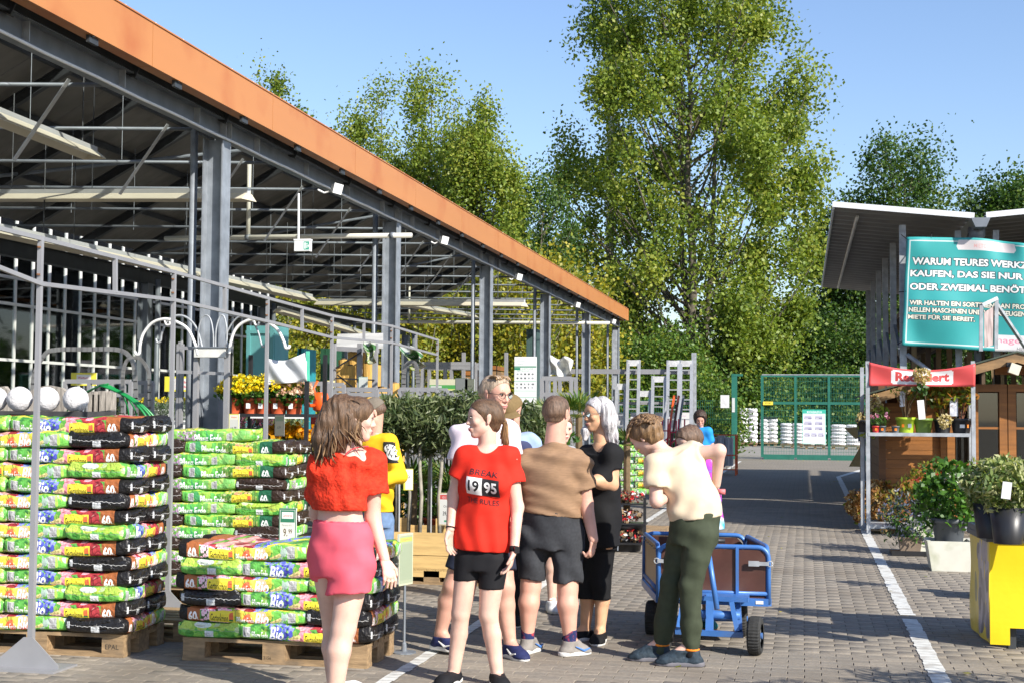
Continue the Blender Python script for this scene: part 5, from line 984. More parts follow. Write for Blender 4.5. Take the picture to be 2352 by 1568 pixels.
# wedge shaped board at the lane bend
p = G(1975, 1105); t = thing('timber_post', 'short timber post with angled bracket boards at the lane bend', 'post', p); m = MB(); m.box((p.x+.05, p.y, .55), (.09, .09, 1.1)); m.build('shaft', BARGE, t); m = MB(); m.prism([p+Vector((-.35, -.06, 1.25)), p+Vector((.2, -.06, 1.3)), p+Vector((.1, -.06, 1.05)), p+Vector((-.1, -.06, 1.0))], (0, .1, 0)); m.build('bracket_board', PINE, t); m = MB(); m.prism([p+Vector((-.25, -.06, .35)), p+Vector((.0, -.06, .8)), p+Vector((.02, -.06, .35))], (0, .06, 0)); m.build('bracket_board', PINE, t)
t = thing('meter_box', 'grey meter box on the shed post beside the gate', 'box', AT(1983, 985, 30)); q = AT(1985, 985, 30); m = MB(); m.box(q, (.25, .15, .5)); m.build('case', STEEL, t); m = MB(); m.box(q-Vector((0, .08, 0)), (.2, .02, .42)); m.build('lid', GALV, t); m = MB(); m.bar((q.x, q.y, 0), q, .05, .05); m.build('stand', STEEL, t)
# ================================================================ GOODS UNDER AND BESIDE THE CANOPY
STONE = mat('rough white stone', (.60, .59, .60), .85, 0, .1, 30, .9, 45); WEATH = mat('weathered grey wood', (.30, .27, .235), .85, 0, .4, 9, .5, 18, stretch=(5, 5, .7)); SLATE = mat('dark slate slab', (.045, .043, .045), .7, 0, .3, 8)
YB = 10.9; zt_ = AT(100, 942, YB).z
t = thing('slab_table', 'dark slab table on weathered wooden legs behind the tall bag stack', 'table', (AT(100, 940, YB).x, YB, 0)); xa, xb = AT(-30, 942, YB).x, AT(218, 942, YB).x
m = MB(); m.box(((xa+xb)/2, YB+.1, zt_-.03), (xb-xa, .5, .05)); m.build('slab', SLATE, t)
for f in (.05, .5, .95): m = MB(); m.box((xa+(xb-xa)*f, YB+.05, (zt_-.06)/2), (.09, .09, zt_-.06)); m.build('leg', WEATH, t)
for k, px in enumerate((45, 107, 174, -12)):
    r = .108; c = Vector((AT(px, 915, YB).x, YB, zt_-.005+r*.94)); t = thing('stone_globe', ['rough white stone globe left of the frame post', 'rough white stone globe behind the frame post', 'rightmost rough white stone globe on the slab table', 'rough white stone globe cut by the left picture edge'][k], 'garden globe', c, 'stone globes on the slab table'); m = MB(); g_ = np.random.default_rng(k); n_ = 26
    V = []; F = []
    for i in range(n_+1):
        a = math.pi*i/n_
        for j in range(36): b = 2*math.pi*j/36; rr = r*(1+g_.normal()*.006+.01*math.sin(b*5+i)); z = max(-r*.93, -rr*math.cos(a)); V.append(c+Vector((rr*math.sin(a)*math.cos(b), rr*math.sin(a)*math.sin(b), z)))
    for i in range(n_):
        for j in range(36): F.append((i*36+j, i*36+(j+1) % 36, (i+1)*36+(j+1) % 36, (i+1)*36+j))
    m.add(V, F); m.build('globe', STONE, t, True)
t = thing('sleeper_display', 'weathered wooden sleepers and slab standing behind the stone globes', 'sleepers', AT(235, 980, 11.6))
for k, (px, top, w_) in enumerate(((215, 898, .06), (226, 905, .07), (240, 897, .075), (255, 900, .06), (272, 952, .07), (285, 950, .05), (170, 955, .05), (196, 950, .05), (128, 960, .07))):
    p = AT(px, top, 11.5); m = MB(); m.bar((p.x, p.y, 0), p, w_, .09, (0, 1, 0)); m.build('sleeper', WEATH, t)
poly = [AT(a, b, 11.45) for a, b in ((55, 945), (58, 905), (80, 890), (110, 884), (140, 890), (160, 905), (168, 945))]; m = MB(); m.prism(poly, (0, .06, 0)); m.build('arched_slab', WEATH, t)
poly = [AT(a, b, 11.45) for a, b in ((-40, 945), (-20, 890), (10, 886), (22, 905), (25, 945))]; m = MB(); m.prism(poly, (0, .06, 0)); m.build('arched_slab', WEATH, t)
HOOPM = mat('green coated hoop', (.01, .20, .05), .3, 0, .1, 5); t = thing('plant_hoops', 'bundle of green plant hoops fanning out behind the bag stack', 'plant hoops', AT(260, 975, 11.2))
for k, (x1, y1) in enumerate(((348, 985), (362, 985), (372, 985), (365, 988), (318, 975), (296, 975), (140, 985), (160, 990))):
    a, b = AT(228+k*3, 884-k*.5, 11.2), AT(x1, y1, 11.2+.06*k); c = AT((228+x1)/2+(38 if x1 > 250 else -30), 884+abs(x1-228)*.22, 11.2+.03*k); m = MB()
    m.tube([(a*(1-u)**2+c*2*u*(1-u)+b*u*u) for u in [i/14 for i in range(15)]], .011 if k < 4 else .007, 6); m.build('hoop', HOOPM, t, True)
ARCH = mat('bent steel band', (.30, .29, .28), .35, .6, .15, 8)
def arc(label, pts, Y, r, m_, name='steel_arch', cat='plant arch', group='bent steel arches', flat=True):
    P = [AT(a, b, Y) for a, b in pts]; t = thing(name, label, cat, P[0], group); Q = []
    n_ = len(P)
    for i in range(n_-1):
        p0, p1, p2, p3 = P[max(i-1, 0)], P[i], P[i+1], P[min(i+2, n_-1)]
        for s_ in range(6): u = s_/6; Q.append(.5*((2*p1)+(p2-p0)*u+(2*p0-5*p1+4*p2-p3)*u*u+(3*p1-p0-3*p2+p3)*u**3))
    Q.append(P[-1]); m = MB()
    if flat:
        for a, b in zip(Q[:-1], Q[1:]): m.bar(a, b+(b-a)*.15, r*2, r*.6, (0, 1, 0))
    else: m.tube(Q, r, 8)
    m.build('band', m_, t, not flat); return t
arc('wide flat topped steel arch behind the green hoops', [(77, 960), (77, 868), (102, 815), (131, 803), (200, 802), (271, 803), (300, 822), (310, 860), (313, 960)], 12.6, .022, ARCH)
arc('narrow steel arch right of the wide flat topped one', [(282, 960), (282, 868), (290, 830), (306, 822), (322, 824), (338, 845), (343, 870), (343, 960)], 12.9, .018, ARCH)
arc('bright stainless arch standing before the reed mats', [(928, 930), (928, 860), (933, 838), (945, 831), (955, 838), (960, 870), (961, 930)], 17.0, .026, ARCH)
# hook display
YH2 = 12.3; hd_ = thing('hook_display', 'display of white and grey hanging basket hooks before the first column', 'hook display', AT(487, 810, YH2)); p = AT(487, 810, YH2)
m = MB(); m.box(p, (.31, .12, .085)); m.build('holder_box', mat('perforated white holder', (.6, .6, .57), .5), hd_); m = MB(); m.box(p+Vector((0, 0, .05)), (.34, .14, .012)); m.build('holder_top', STEEL, hd_)
for px in (452, 522): q = AT(px, 815, YH2); m = MB(); m.bar((q.x, q.y, 0), q+Vector((0, 0, .1)), .045, .045, (0, 1, 0)); m.build('upright', RAIL, hd_)
for z_ in (855, 800): m = MB(); m.bar(AT(408, z_-2, YH2), AT(530, z_+3, YH2), .02, .03); m.build('cross_rail', RAIL, hd_)
def hook(pts, r, m_, Y=YH2-.05, nm='hook'):
    P = [AT(a, b, Y) for a, b in pts]; Q = []; n_ = len(P)
    for i in range(n_-1):
        p0, p1, p2, p3 = P[max(i-1, 0)], P[i], P[i+1], P[min(i+2, n_-1)]
        for s_ in range(6): u = s_/6; Q.append(.5*((2*p1)+(p2-p0)*u+(2*p0-5*p1+4*p2-p3)*u*u+(3*p1-p0-3*p2+p3)*u**3))
    Q.append(P[-1]); m = MB(); m.tube(Q, r, 8); m.build(nm, m_, hd_, True)
hook([(309, 806), (314, 814), (320, 810), (322, 790), (330, 765), (351, 741), (380, 733), (409, 741), (432, 757), (448, 790), (455, 815)], .015, WHITEP)
hook([(526, 812), (530, 785), (540, 758), (558, 741), (585, 733), (615, 741), (638, 758), (652, 785), (656, 798), (663, 798), (665, 792)], .015, WHITEP)
hook([(358, 778), (362, 787), (369, 782), (372, 765), (385, 738), (405, 725), (430, 730), (452, 755), (465, 800)], .011, GALV, YH2)
hook([(583, 733), (586, 745), (592, 747), (596, 740)], .010, WHITEP); hook([(378, 736), (382, 746), (389, 745), (390, 738)], .010, WHITEP)
hook([(458, 815), (455, 770), (462, 735), (473, 724), (484, 735), (490, 770), (490, 815)], .008, GALV, YH2-.02, 'loop')
hook([(495, 815), (496, 760), (505, 728), (515, 728), (521, 760), (520, 815)], .008, GALV, YH2-.02, 'loop')
hook([(525, 800), (520, 770), (535, 740), (552, 727), (575, 732), (592, 760), (601, 792), (606, 795)], .009, GALV, YH2)
# chrysanthemum trolley
YT = 12.4; zsf = AT(600, 953, YT).z; xa, xb = AT(520, 953, YT).x, AT(704, 953, YT).x
tr_ = thing('plant_trolley', 'black plant trolley with white top banner carrying chrysanthemums', 'trolley', ((xa+xb)/2, YT+.25, 0))
for x in (xa+.03, xb): 
    for y in (YT, YT+.5): m = MB(); m.box((x, y, 1.05), (.035, .035, 2.1)); m.build('upright', BLACKP, tr_)
for z, k in ((zsf, 0), (.97, 1), (.4, 2)): m = MB(); m.box(((xa+xb)/2, YT+.25, z), (xb-xa, .55, .03)); m.build('shelf', BLACKP, tr_); m = MB(); m.box(((xa+xb)/2+.12, YT-.03, z-.02), ((xb-xa)*.66, .012, .014)); m.build('label_rail', WHITEP, tr_)
a, b, c, d = AT(612, 884, YT-.03), AT(706, 874, YT-.03), AT(704, 806, YT-.03), AT(612, 822, YT-.03)
def fw_(u, v): p = a.lerp(b, u).lerp(d.lerp(c, u), v); p.z -= .05*math.sin(u*3.14)*v; p.y += .03*math.sin(u*10+v*4)*(1-abs(2*u-1)*.5); return p
m = MB(); m.sheet(fw_, 26, 10); o = m.build('top_banner', mat('thin white banner', (.62, .63, .65), .5, 0, .04, 3, .2, 6), tr_, True); md = o.modifiers.new('thick', 'SOLIDIFY'); md.thickness = .003
m = MB(); m.bar(AT(707, 874, YT-.02), AT(707, 806, YT-.02), .03, .02, (0, 1, 0)); m.build('banner_edge', mat('mint edge', (.10, .52, .36), .5), tr_)
for k, (px, py, kd, pm, r_) in enumerate(((535, 893, 'yellow', 'terra', .15), (578, 892, 'yellow', 'terra', .15), (606, 889, 'yellow', 'terra', .16), (640, 886, 'yellow', 'terra', .17), (675, 897, 'blush', 'terra', .17), (556, 885, 'yellow', 'terra', .14), (618, 882, 'yellow', 'terra', .14))):
    y = YT+(.12 if k < 5 else .38); x = AT(px, 950, y).x; zc = AT(px, py, y).z; t = thing('potted_chrysanthemum', ['yellow chrysanthemum in orange pot at the trolley left end', 'yellow chrysanthemum second from the trolley left end', 'yellow chrysanthemum behind the frame post on the trolley', 'yellow chrysanthemum right of the frame post', 'blush pink chrysanthemum at the trolley right end', 'yellow chrysanthemum in the rear row at left', 'yellow chrysanthemum in the rear row at right'][k], 'potted plant', (x, y, zsf+.016), 'chrysanthemums on the trolley')
    pot(t, (x, y, zsf+.016), .085, .15, TERRA); sticker(t, (x, y, zsf+.09), .085, .04, .05)
    foliage(t, (x, y, zc-.05), (r_*1.02, r_*.9, r_*.75), 420, .05, 'green', asp=.6); blooms(t, (x, y, zc-.02), (r_*1.05, r_*.95, r_*.85), 190, .026, kd, 'flowers', 5, -.1)
for k, (px, py, kd, r_) in enumerate(((625, 1003, 'gold', .16), (662, 1000, 'gold', .17), (695, 1006, 'gold', .16), (735, 1012, 'gold', .14), (600, 1030, 'cream', .15), (640, 1032, 'cream', .16), (680, 1034, 'cream', .16))):
    y = YT+(.25 if k < 4 else -.25); p = AT(px, py, y); t = thing('potted_rudbeckia' if k < 4 else 'potted_aster', ['golden rudbeckia under the trolley shelf at left', 'golden rudbeckia under the dark hanging card', 'golden rudbeckia right of the dark hanging card', 'golden rudbeckia right of the trolley upright', 'cream aster at the left below the trolley', 'cream aster in the middle below the trolley', 'cream aster at the right below the trolley'][k], 'potted plant', (p.x, p.y, p.z-.32), 'flowers on the lower trolley level')
    pot(t, (p.x, p.y, p.z-.30), .08, .16, BLACKP if k < 4 else TERRA); foliage(t, p-Vector((0, 0, .07)), (r_, r_*.8, r_*.7), 300, .05, 'green'); blooms(t, p, (r_, r_*.85, r_*.55), 46 if k < 4 else 120, .05 if k < 4 else .024, kd, 'flowers', 5, .1)
C1499 = card('yellow price card', [('rect', .05, .76, .95, .95, (.8, .76, .6)), ('t', 'Werbung', .2, .80, .09, (.65, .06, .03), .6, .02), ('t', '14.', .2, .3, .14, (.03, .03, .03), .3, .02), ('t', '99', .54, .36, .09, (.03, .03, .03), .22, .02)], border=(.72, .66, .03), bgc=(.62, .62, .56))
sign('yellow bordered price card 14.99 behind the green bag stack', AT(538, 976, 11.9), .10, .21, C1499, ry=-.1, legs=.9)
sign('dark price card hanging at an angle under the trolley shelf', AT(642, 976, YT-.12), .09, .2, card('dark price card', [('rect', .1, .7, .9, .92, (.05, .07, .05)), ('t', '6.99', .3, .35, .12, (.02, .02, .02), .35)], border=(.03, .03, .03), bgc=(.09, .09, .075)), ry=.2)
sign('red topped sign beside the trolley', AT(731, 985, 13.0), .16, .24, card('red topped card', [('rect', 0, .68, 1, 1, (.65, .05, .05)), ('t', '4 Meter', .3, .84, .06, (.8, .75, .75), .5), ('t', 'Qualität', .3, .73, .06, (.8, .75, .75), .55)], border=(.7, .7, .68), bgc=(.72, .7, .68)), ry=-.1, legs=.9)
sign('yellow topped card behind the trolley banner', AT(786-0, 885, 15.5)-Vector((.16, 0, 0)), .14, .12, card('yellow topped card', [('t', 'Angebot', .2, .7, .14, (.6, .3, .05), .6)], border=(.7, .6, .1), bgc=(.68, .62, .42)), ry=.1, legs=1.5)
wc = AT(737, 922, 14.0); t = thing('watering_can', 'bright orange watering can hanging behind the trolley', 'watering can', wc)
m = MB(); m.lathe(wc-Vector((0, 0, .10)), [(.06, 0), (.085, .02), (.085, .14), (.07, .19), (.05, .2)], 18); m.build('can_body', ORANGE, t, True); m = MB(); m.tube([wc+Vector((-.02, -.08, .02)), wc+Vector((-.06, -.06, .14)), wc+Vector((-.03, -.03, .22))], .012, 8); m.build('handle', ORANGE, t, True); m = MB(); m.tube([wc+Vector((-.05, -.06, -.04)), wc+Vector((-.08, -.16, -.04)), wc+Vector((-.08, -.2, .0))], [.022, .018, .03], 10); m.build('spout', ORANGE, t, True)
# heather and lavender tables under the canopy
def table(label, x0, x1, y0, y1, z, m_=GALV, cat='plant table', name='plant_table'):
    t = thing(name, label, cat, ((x0+x1)/2, (y0+y1)/2, 0), 'plant tables under the canopy'); m = MB(); m.box(((x0+x1)/2, (y0+y1)/2, z-.02), (x1-x0, y1-y0, .04)); m.build('top', m_, t)
    m = MB(); m.box(((x0+x1)/2, y0-.01, z+.02), (x1-x0, .02, .07)); m.build('edge', WHITEP, t)
    for x in (x0+.05, x1-.05):
        for y in (y0+.05, y1-.05): m = MB(); m.box((x, y, (z-.04)/2), (.05, .05, z-.04)); m.build('leg', STEEL, t)
    return t
def row(lab, kind, x0, x1, y, z, n, r, h, size=.05, asp=.2, pm=WHITEP, fl=None, group='plant rows under the canopy'):
    for k in range(n):
        x = x0+(x1-x0)*(k+.5)/n; t = thing('potted_heather' if fl is None else 'potted_flower', '%s, %s from the left' % (lab, ordw(k)), 'potted plant', (x, y, z), group); pot(t, (x, y, z), min(r*.7, .08), .1, pm); foliage(t, (x, y, z+.1+h*.5), (r, r, h*.6), 220, size, kind, asp=asp, up=1.6)
        if fl: blooms(t, (x, y, z+.1+h*.7), (r, r*.9, h*.4), 26, .03, fl, 'flowers', 4, .0)
X0 = AT(250, 970, 14.2).x
table('long steel plant table holding pale heather and lavender', AT(255, 970, 14.0).x, AT(420, 970, 14.0).x+.2, 13.9, 15.2, AT(300, 985, 14).z)
zz = AT(300, 985, 14).z
row('pale flowering heather pot on the steel table', 'heather', AT(262, 960, 14).x, AT(335, 960, 14).x, 14.1, zz, 4, .085, .17, asp=.18); row('grey green lavender pot on the steel table', 'greyg', AT(335, 960, 14).x, AT(430, 960, 14).x, 14.1, zz, 5, .09, .2, asp=.15)
row('yellow flowering pot behind the lavender', 'green', AT(330, 960, 15).x, AT(440, 960, 15).x, 15.0, zz+.12, 5, .1, .12, fl='yellow')
table('plant table with plum heather behind the price card', AT(540, 1000, 15).x, AT(700, 1000, 15).x, 14.9, 16.0, AT(600, 1000, 15).z)
row('plum coloured heather behind the yellow price card', 'plum', AT(545, 980, 15).x, AT(625, 980, 15).x, 15.1, AT(600, 1000, 15).z, 4, .09, .14, asp=.2, pm=BLACKP); row('mixed heather under the trolley shelf', 'heather', AT(625, 980, 15.4).x, AT(700, 980, 15.4).x, 15.4, AT(600, 1000, 15).z, 3, .1, .14, asp=.2, pm=BLACKP)
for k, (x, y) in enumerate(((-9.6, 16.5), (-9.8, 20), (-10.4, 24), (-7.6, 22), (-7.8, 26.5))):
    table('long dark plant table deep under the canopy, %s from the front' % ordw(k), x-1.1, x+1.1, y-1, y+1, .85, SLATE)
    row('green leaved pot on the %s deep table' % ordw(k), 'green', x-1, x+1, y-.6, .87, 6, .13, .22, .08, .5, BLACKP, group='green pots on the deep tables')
# yellow sale boards
SB = card('yellow sale board', [('rect', .22, .12, .78, .86, (.72, .70, .68)), ('t', 'Werbung', .27, .5, .2, (.55, .03, .05), .42, .02), ('t', 'Werbung', .27, .2, .2, (.55, .03, .05), .42, .02)], w=256, h=110, border=(.70, .62, .0), bgc=(.72, .64, .01))
sign('yellow sale board behind the green hoops', AT(193, 870, 15.5), .33, .155, SB, ry=.05, legs=1.2, cat='sale board', name='sale_board'); sign('yellow sale board beside the first column', AT(425, 881, 15.5), .52, .18, SB, ry=.0, legs=1.2, cat='sale board', name='sale_board')
# low grey rack frames
def rack(label, pts, z0, Y, r=.018, dep=.5, group='low grey rack frames'):
    t = thing('rack_frame', label, 'rack', (AT(pts[0], 900, Y).x, Y, 0), group); xs = [AT(p, 900, Y).x for p in pts]; z = [AT(pts[0], q, Y).z for q in z0]
    for x in xs:
        for y in (Y, Y+dep): m = MB(); m.bar((x, y, 0), (x, y, max(z)), r*2, r*2, (0, 1, 0)); m.build('upright', RAIL, t)
    for q in z:
        for y in (Y, Y+dep): m = MB(); m.bar((xs[0], y, q), (xs[-1], y, q), r*1.8, r*2.4); m.build('rail', RAIL, t)
    return t
rack('low grey rack frame right of the trolley', (704, 755), (880, 905), 14.2); rack('grey rack rails before the reed mats', (770, 800, 866), (893, 905), 15.0); rack('grey rack rails around the stainless arch', (918, 936, 960, 985, 1003), (893, 920), 15.5); rack('grey rack rails left of the older man', (1030, 1050, 1078, 1100), (905, 925), 16.0); rack('grey rack rails behind the green hoops', (150, 205, 285, 300), (875, 905), 13.4)
rack('tall grey rack beside the hook display', (409, 416), (790, 870), 12.6)
rack('long grey rack beam behind the yellow tree hedge', (970, 1022, 1092), (835, 843), 26, .03)
rack('grey shelving right of the info board', (1245, 1275, 1312), (868, 905, 930), 24, .03)
# reed mats in a rack
REED = mat('reed matting', (.50, .30, .07), .75, 0, .3, 40, .5, 60, stretch=(4, 4, .15)); rr_ = thing('mat_rack', 'steel rack with a pale sheet roof holding reed mats', 'rack', AT(820, 940, 17.8)); Ym = 17.6
for px in (775, 835, 870): q = AT(px, 790, Ym); m = MB(); m.bar((q.x, Ym-.15, 0), (q.x, Ym-.15, q.z), .06, .06, (0, 1, 0)); m.build('upright', RAIL, rr_)
a, b = AT(770, 800, Ym), AT(870, 805, Ym); m = MB(); m.bar(a, b, .05, .06); m.build('beam', RAIL, rr_)
m = MB(); m.prism([AT(772, 800, Ym), AT(880, 800, Ym), AT(880, 770, Ym+1), AT(775, 772, Ym+1)], (0, 0, .03)); m.build('sheet_roof', mat('pale sheet', (.5, .5, .48), .6, 0, .15, 3), rr_)
for a_, b_ in (((771, 845), (830, 808)), ((771, 868), (860, 872)), ((775, 860), (830, 905))): m = MB(); m.bar(AT(a_[0], a_[1], Ym-.2), AT(b_[0], b_[1], Ym-.2), .018, .018); m.build('cross_brace', BLACKP, rr_)
for k, (px, top, tilt, r_) in enumerate(((790, 826, 14, .075), (812, 808, 10, .08), (828, 800, 16, .08), (782, 846, 8, .075), (846, 835, 4, .085), (862, 838, -2, .08), (803, 840, 12, .08), (875, 890, 8, .08), (905, 880, 14, .07))):
    q = AT(px, top, Ym+.15*(k % 3)); b_ = Vector((q.x+tilt*.012, q.y, 0)); t = thing('reed_mat', ['rolled reed mat leaning leftmost with frayed top', 'tall rolled reed mat behind the leftmost', 'tallest rolled reed mat in the rack', 'short rolled reed mat at the rack post', 'rolled reed mat right of the price card', 'rolled reed mat beside the second column', 'rolled reed mat in the middle of the rack', 'rolled reed mat behind the second column', 'low rolled reed mat right of the second column'][k], 'reed mat', b_, 'rolled reed mats in the rack')
    m = MB(); m.tube([b_, q], r_, 14); m.build('roll', REED, t); m = MB(); m.tube([q-(q-b_)*.001, q+Vector((0, 0, .02))], r_*.55, 12); m.build('core', STEM, t)
sign('green bordered price card 2.99 before the reed mats', AT(834, 880, 16.4), .115, .17, card('green price card', [('rect', .06, .78, .94, .95, (.5, .55, .5)), ('t', '2.', .35, .22, .18, (.03, .05, .04), .18, .03), ('t', '99', .55, .28, .11, (.03, .05, .04), .2, .02)], bgc=(.48, .50, .48)), legs=1.0)
for k, (px, py, w_, h_) in enumerate(((1060, 881, .16, .15), (1079, 883, .12, .15))): sign(['small grey card above the olive trees', 'dark price card 4.99 above the olive trees'][k], AT(px, py, 17), w_, h_, card('card %d' % k, [('t', '4.99', .3, .3, .16, (.05, .05, .04), .4, .02)] if k else [], border=(.06, .09, .06), bgc=(.14, .15, .11) if k else (.17, .18, .17)), legs=1.0)
I = Img(256, 90, (.52, .50, .34)); I.rect(0, 14, 256, 44, (.05, .28, .06)); I.rect(0, 4, 256, 14, (.45, .5, .1)); I.rect(10, 22, 120, 38, (.45, .5, .45)); sign('long green and cream product board above the olive trees', AT(1017, 883, 20), .40, .17, I.mat('product board'), legs=1.0, cat='product board', name='product_board')
# printed film covers hanging in the racks
I = Img(128, 160, (.42, .44, .38)); I.rect(0, 90, 128, 130, (.05, .16, .04)); I.text('Rasen', 12, 105, 16, (.5, .55, .5), w=60); I.rect(0, 0, 128, 60, (.2, .26, .05)); g_ = np.random.default_rng(4); scatter(I, 0, 0, 128, 90, 60, 10, [(.3, .3, .2), (.2, .28, .06), (.5, .5, .42)], g_); FILM = I.mat('printed film', .25, bump=.4)
def drape(label, quad_, Y, m_, amp=.05, n=14, cat='tarpaulin', name='hanging_film'):
    A_, B_, C_, D_ = [AT(a, b, Y) for a, b in quad_]; t = thing(name, label, cat, (A_+C_)/2)
    def f(u, v): p = A_.lerp(B_, u).lerp(D_.lerp(C_, u), v); p.y += amp*math.sin(u*9+v*5)+amp*.7*math.sin(v*8-u*4); p.z += amp*.35*math.sin(u*8+v*2); return p
    m = MB(); m.sheet(f, n, n); o = m.build('sheet', m_, t, True); md = o.modifiers.new('thick', 'SOLIDIFY'); md.thickness = .004; return t
drape('printed film cover hanging left of the second column', [(836, 832), (862, 835), (862, 784), (836, 782)], 17.3, FILM); drape('twisted printed film hanging right of the second column', [(930, 838), (974, 848), (966, 806), (918, 792)], 18, FILM, .12)
drape('crumpled white tarpaulin tied to the column at the info board', [(1262, 862), (1312, 870), (1316, 824), (1264, 818)], 27, mat('white tarpaulin', (.60, .60, .56), .5, 0, .15, 6, .4, 9), .10)
# teal racks and container
def tealrack(label, x0, x1, y0, y1, Y, m_):
    a, b = AT(x0, y1, Y), AT(x1, y0, Y); t = thing('pallet_container', label, 'container', (a.x, Y, 0)); w_ = b.x-a.x; m = MB(); m.box(((a.x+b.x)/2, Y+.3, (b.z+.1)/2), (w_, .6, b.z-.1)); m.build('body', m_, t)
    for k in range(4): z = .2+(b.z-.3)*k/3; m = MB(); m.box(((a.x+b.x)/2, Y-.01, z), (w_*1.02, .05, .05)); m.build('band', m_, t)
    for x in (a.x+.04, b.x-.04): m = MB(); m.box((x, Y-.012, (b.z+.1)/2), (.06, .05, b.z-.1)); m.build('corner_post', m_, t)
tealrack('tall pale teal container behind the hook display', 564, 632, 748, 940, 21, mat('pale teal panel', (.13, .36, .37), .5, 0, .12, 2)); tealrack('narrow teal container behind the trolley banner', 682, 698, 800, 940, 22, mat('narrow teal panel', (.02, .24, .28), .5)); tealrack('dark green grey container standing high behind the third column', 1208, 1234, 756, 940, 34, mat('dark green panel', (.05, .09, .085), .5)); tealrack('dark green folded parasol covers beside the reed mats', 735, 760, 800, 940, 19, mat('dark green cover', (.01, .07, .03), .6))
ts2 = thing('timber_stack', 'dark brown timber stack on shelves left of the info board', 'timber stack', AT(1120, 930, 30))
for k in range(8):
    for j in range(3): q = AT(1090+j*26, 930-k*12, 30); m = MB(); m.box(q, (.21, 1.2, .09)); m.build('board', [LOG, LOGD, BARGE][(k+j) % 3], ts2)
for px in (1080, 1128, 1176): q = AT(px, 812, 29.9); m = MB(); m.bar((q.x, 29.3, 0), (q.x, 29.3, q.z), .07, .07, (0, 1, 0)); m.build('upright', RAIL, ts2)
I = Img(220, 500, (.74, .75, .74)); I.rect(0, 400, 220, 412, (.02, .22, .12)); I.rect(0, 376, 60, 398, (.02, .22, .12)); I.text('Pflaster', 30, 450, 20, (.35, .45, .45), w=80); I.text('Steine', 30, 425, 18, (.3, .4, .4), w=60); I.text('AUSSTELLUNG', 70, 380, 14, (.1, .3, .2), w=120); I.text('BESTELLUNG', 30, 362, 12, (.1, .3, .2), w=120)
for y in (330, 292, 236, 204):
    for k in range(5): c_ = np.array((.12, .13, .14))*gp.uniform(.7, 2.6); I.rect(22+k*38, y, 22+k*38+(20 if y > 260 else gp.uniform(8, 26)), y+16, c_)
for y in (268, 180, 120): I.rect(0, y, 220, y+4, (.05, .35, .2))
sign('tall white info board with rows of paver samples behind the older man', AT(1207, 880, 26), 52/PXM(26), 125/PXM(26), I.mat('info board print', .4), cat='info board', name='info_board', thick=.05)
# olive trees in a pine planter
Yo = 12.25; xp0, xp1 = AT(838, 1300, Yo).x, AT(1150, 1300, Yo).x; zp0, zp1, zp2 = AT(1000, 1325, Yo).z, AT(1000, 1275, Yo).z, AT(1000, 1222, Yo).z
pl = thing('pine_planter', 'long pine board planter on a pallet holding the olive trees', 'planter', ((xp0+xp1)/2, Yo+.4, 0))
for za, zb_ in ((zp0, zp1), (zp1, zp2)):
    for y in (Yo, Yo+.8): m = MB(); m.box(((xp0+xp1)/2, y, (za+zb_)/2), (xp1-xp0, .04, zb_-za-.006)); m.build('board', PINE, pl)
    for x in (xp0, xp1): m = MB(); m.box((x, Yo+.4, (za+zb_)/2), (.04, .76, zb_-za-.006)); m.build('end_board', PINE, pl)
for f in (.12, .42, .6, .88): m = MB(); m.box((xp0+(xp1-xp0)*f, Yo+.74, (zp0+zp2)/2+.07), (.12, .04, zp2-zp0)); m.build('batten', PINE, pl)
m = MB(); m.box(((xp0+xp1)/2, Yo+.4, zp2-.12), (xp1-xp0-.05, .74, .02)); m.build('soil', SOIL, pl)
pallet(xp0+.0, Yo-.02, 'pallet under the pine planter of olive trees', w=xp1-xp0, d=.85)
OBARK = mat('olive bark', (.27, .25, .20), .85, 0, .3, 14, .4, 30); ol = ['leftmost in the planter', 'second from the left in the planter', 'before the palm leaves', 'beside the thin stake', 'in the middle of the planter', 'left of the red girl', 'behind the red girl', 'between older man and capped boy', 'left of the short haired man']
for k, (px, cy, r_) in enumerate(((905, 965, .20), (935, 975, .22), (965, 968, .22), (990, 985, .22), (1020, 972, .22), (1050, 978, .22), (1080, 960, .2), (1175, 985, .22), (1215, 985, .22))):
    y = Yo+.25+.25*(k % 2); c = AT(px, cy, y); bx = AT(min(px*.86+133, 1120), 1215, y).x; t = thing('olive_tree', 'small standard olive tree %s' % ol[k], 'tree', (bx, y, zp2-.1), 'olive standards in the pine planter')
    m = MB(); m.tube([(bx, y, zp2-.12), (bx+.02*math.sin(k), y, zp2+.3), (c.x*.3+bx*.7, y, zp2+.55), (c.x*.8+bx*.2, y, c.z-.05)], [.02, .018, .017, .012], 7); m.build('trunk', OBARK, t, True)
    foliage(t, c, (r_*1.12, r_, r_*1.12*(1+.12*math.sin(k*2.3))), 2100, .085, 'olive', 'crown', .22, .5, .2)
    if k % 3 == 0: m = MB(); m.tube([(bx+.03, y-.03, zp2-.1), (bx+.03, y-.03, zp2+.75)], .008, 6); m.build('stake', ALU, t)
pp_ = AT(1003, 1192, 13.4); t = thing('potted_palm', 'low fan palm in a wide terracotta bowl behind the planter', 'potted plant', (pp_.x, pp_.y, pp_.z-.1)); pot(t, (pp_.x, pp_.y, pp_.z-.1), .14, .12, TERRA); foliage(t, (pp_.x, pp_.y, pp_.z+.12), (.14, .12, .14), 90, .1, 'lime'); 
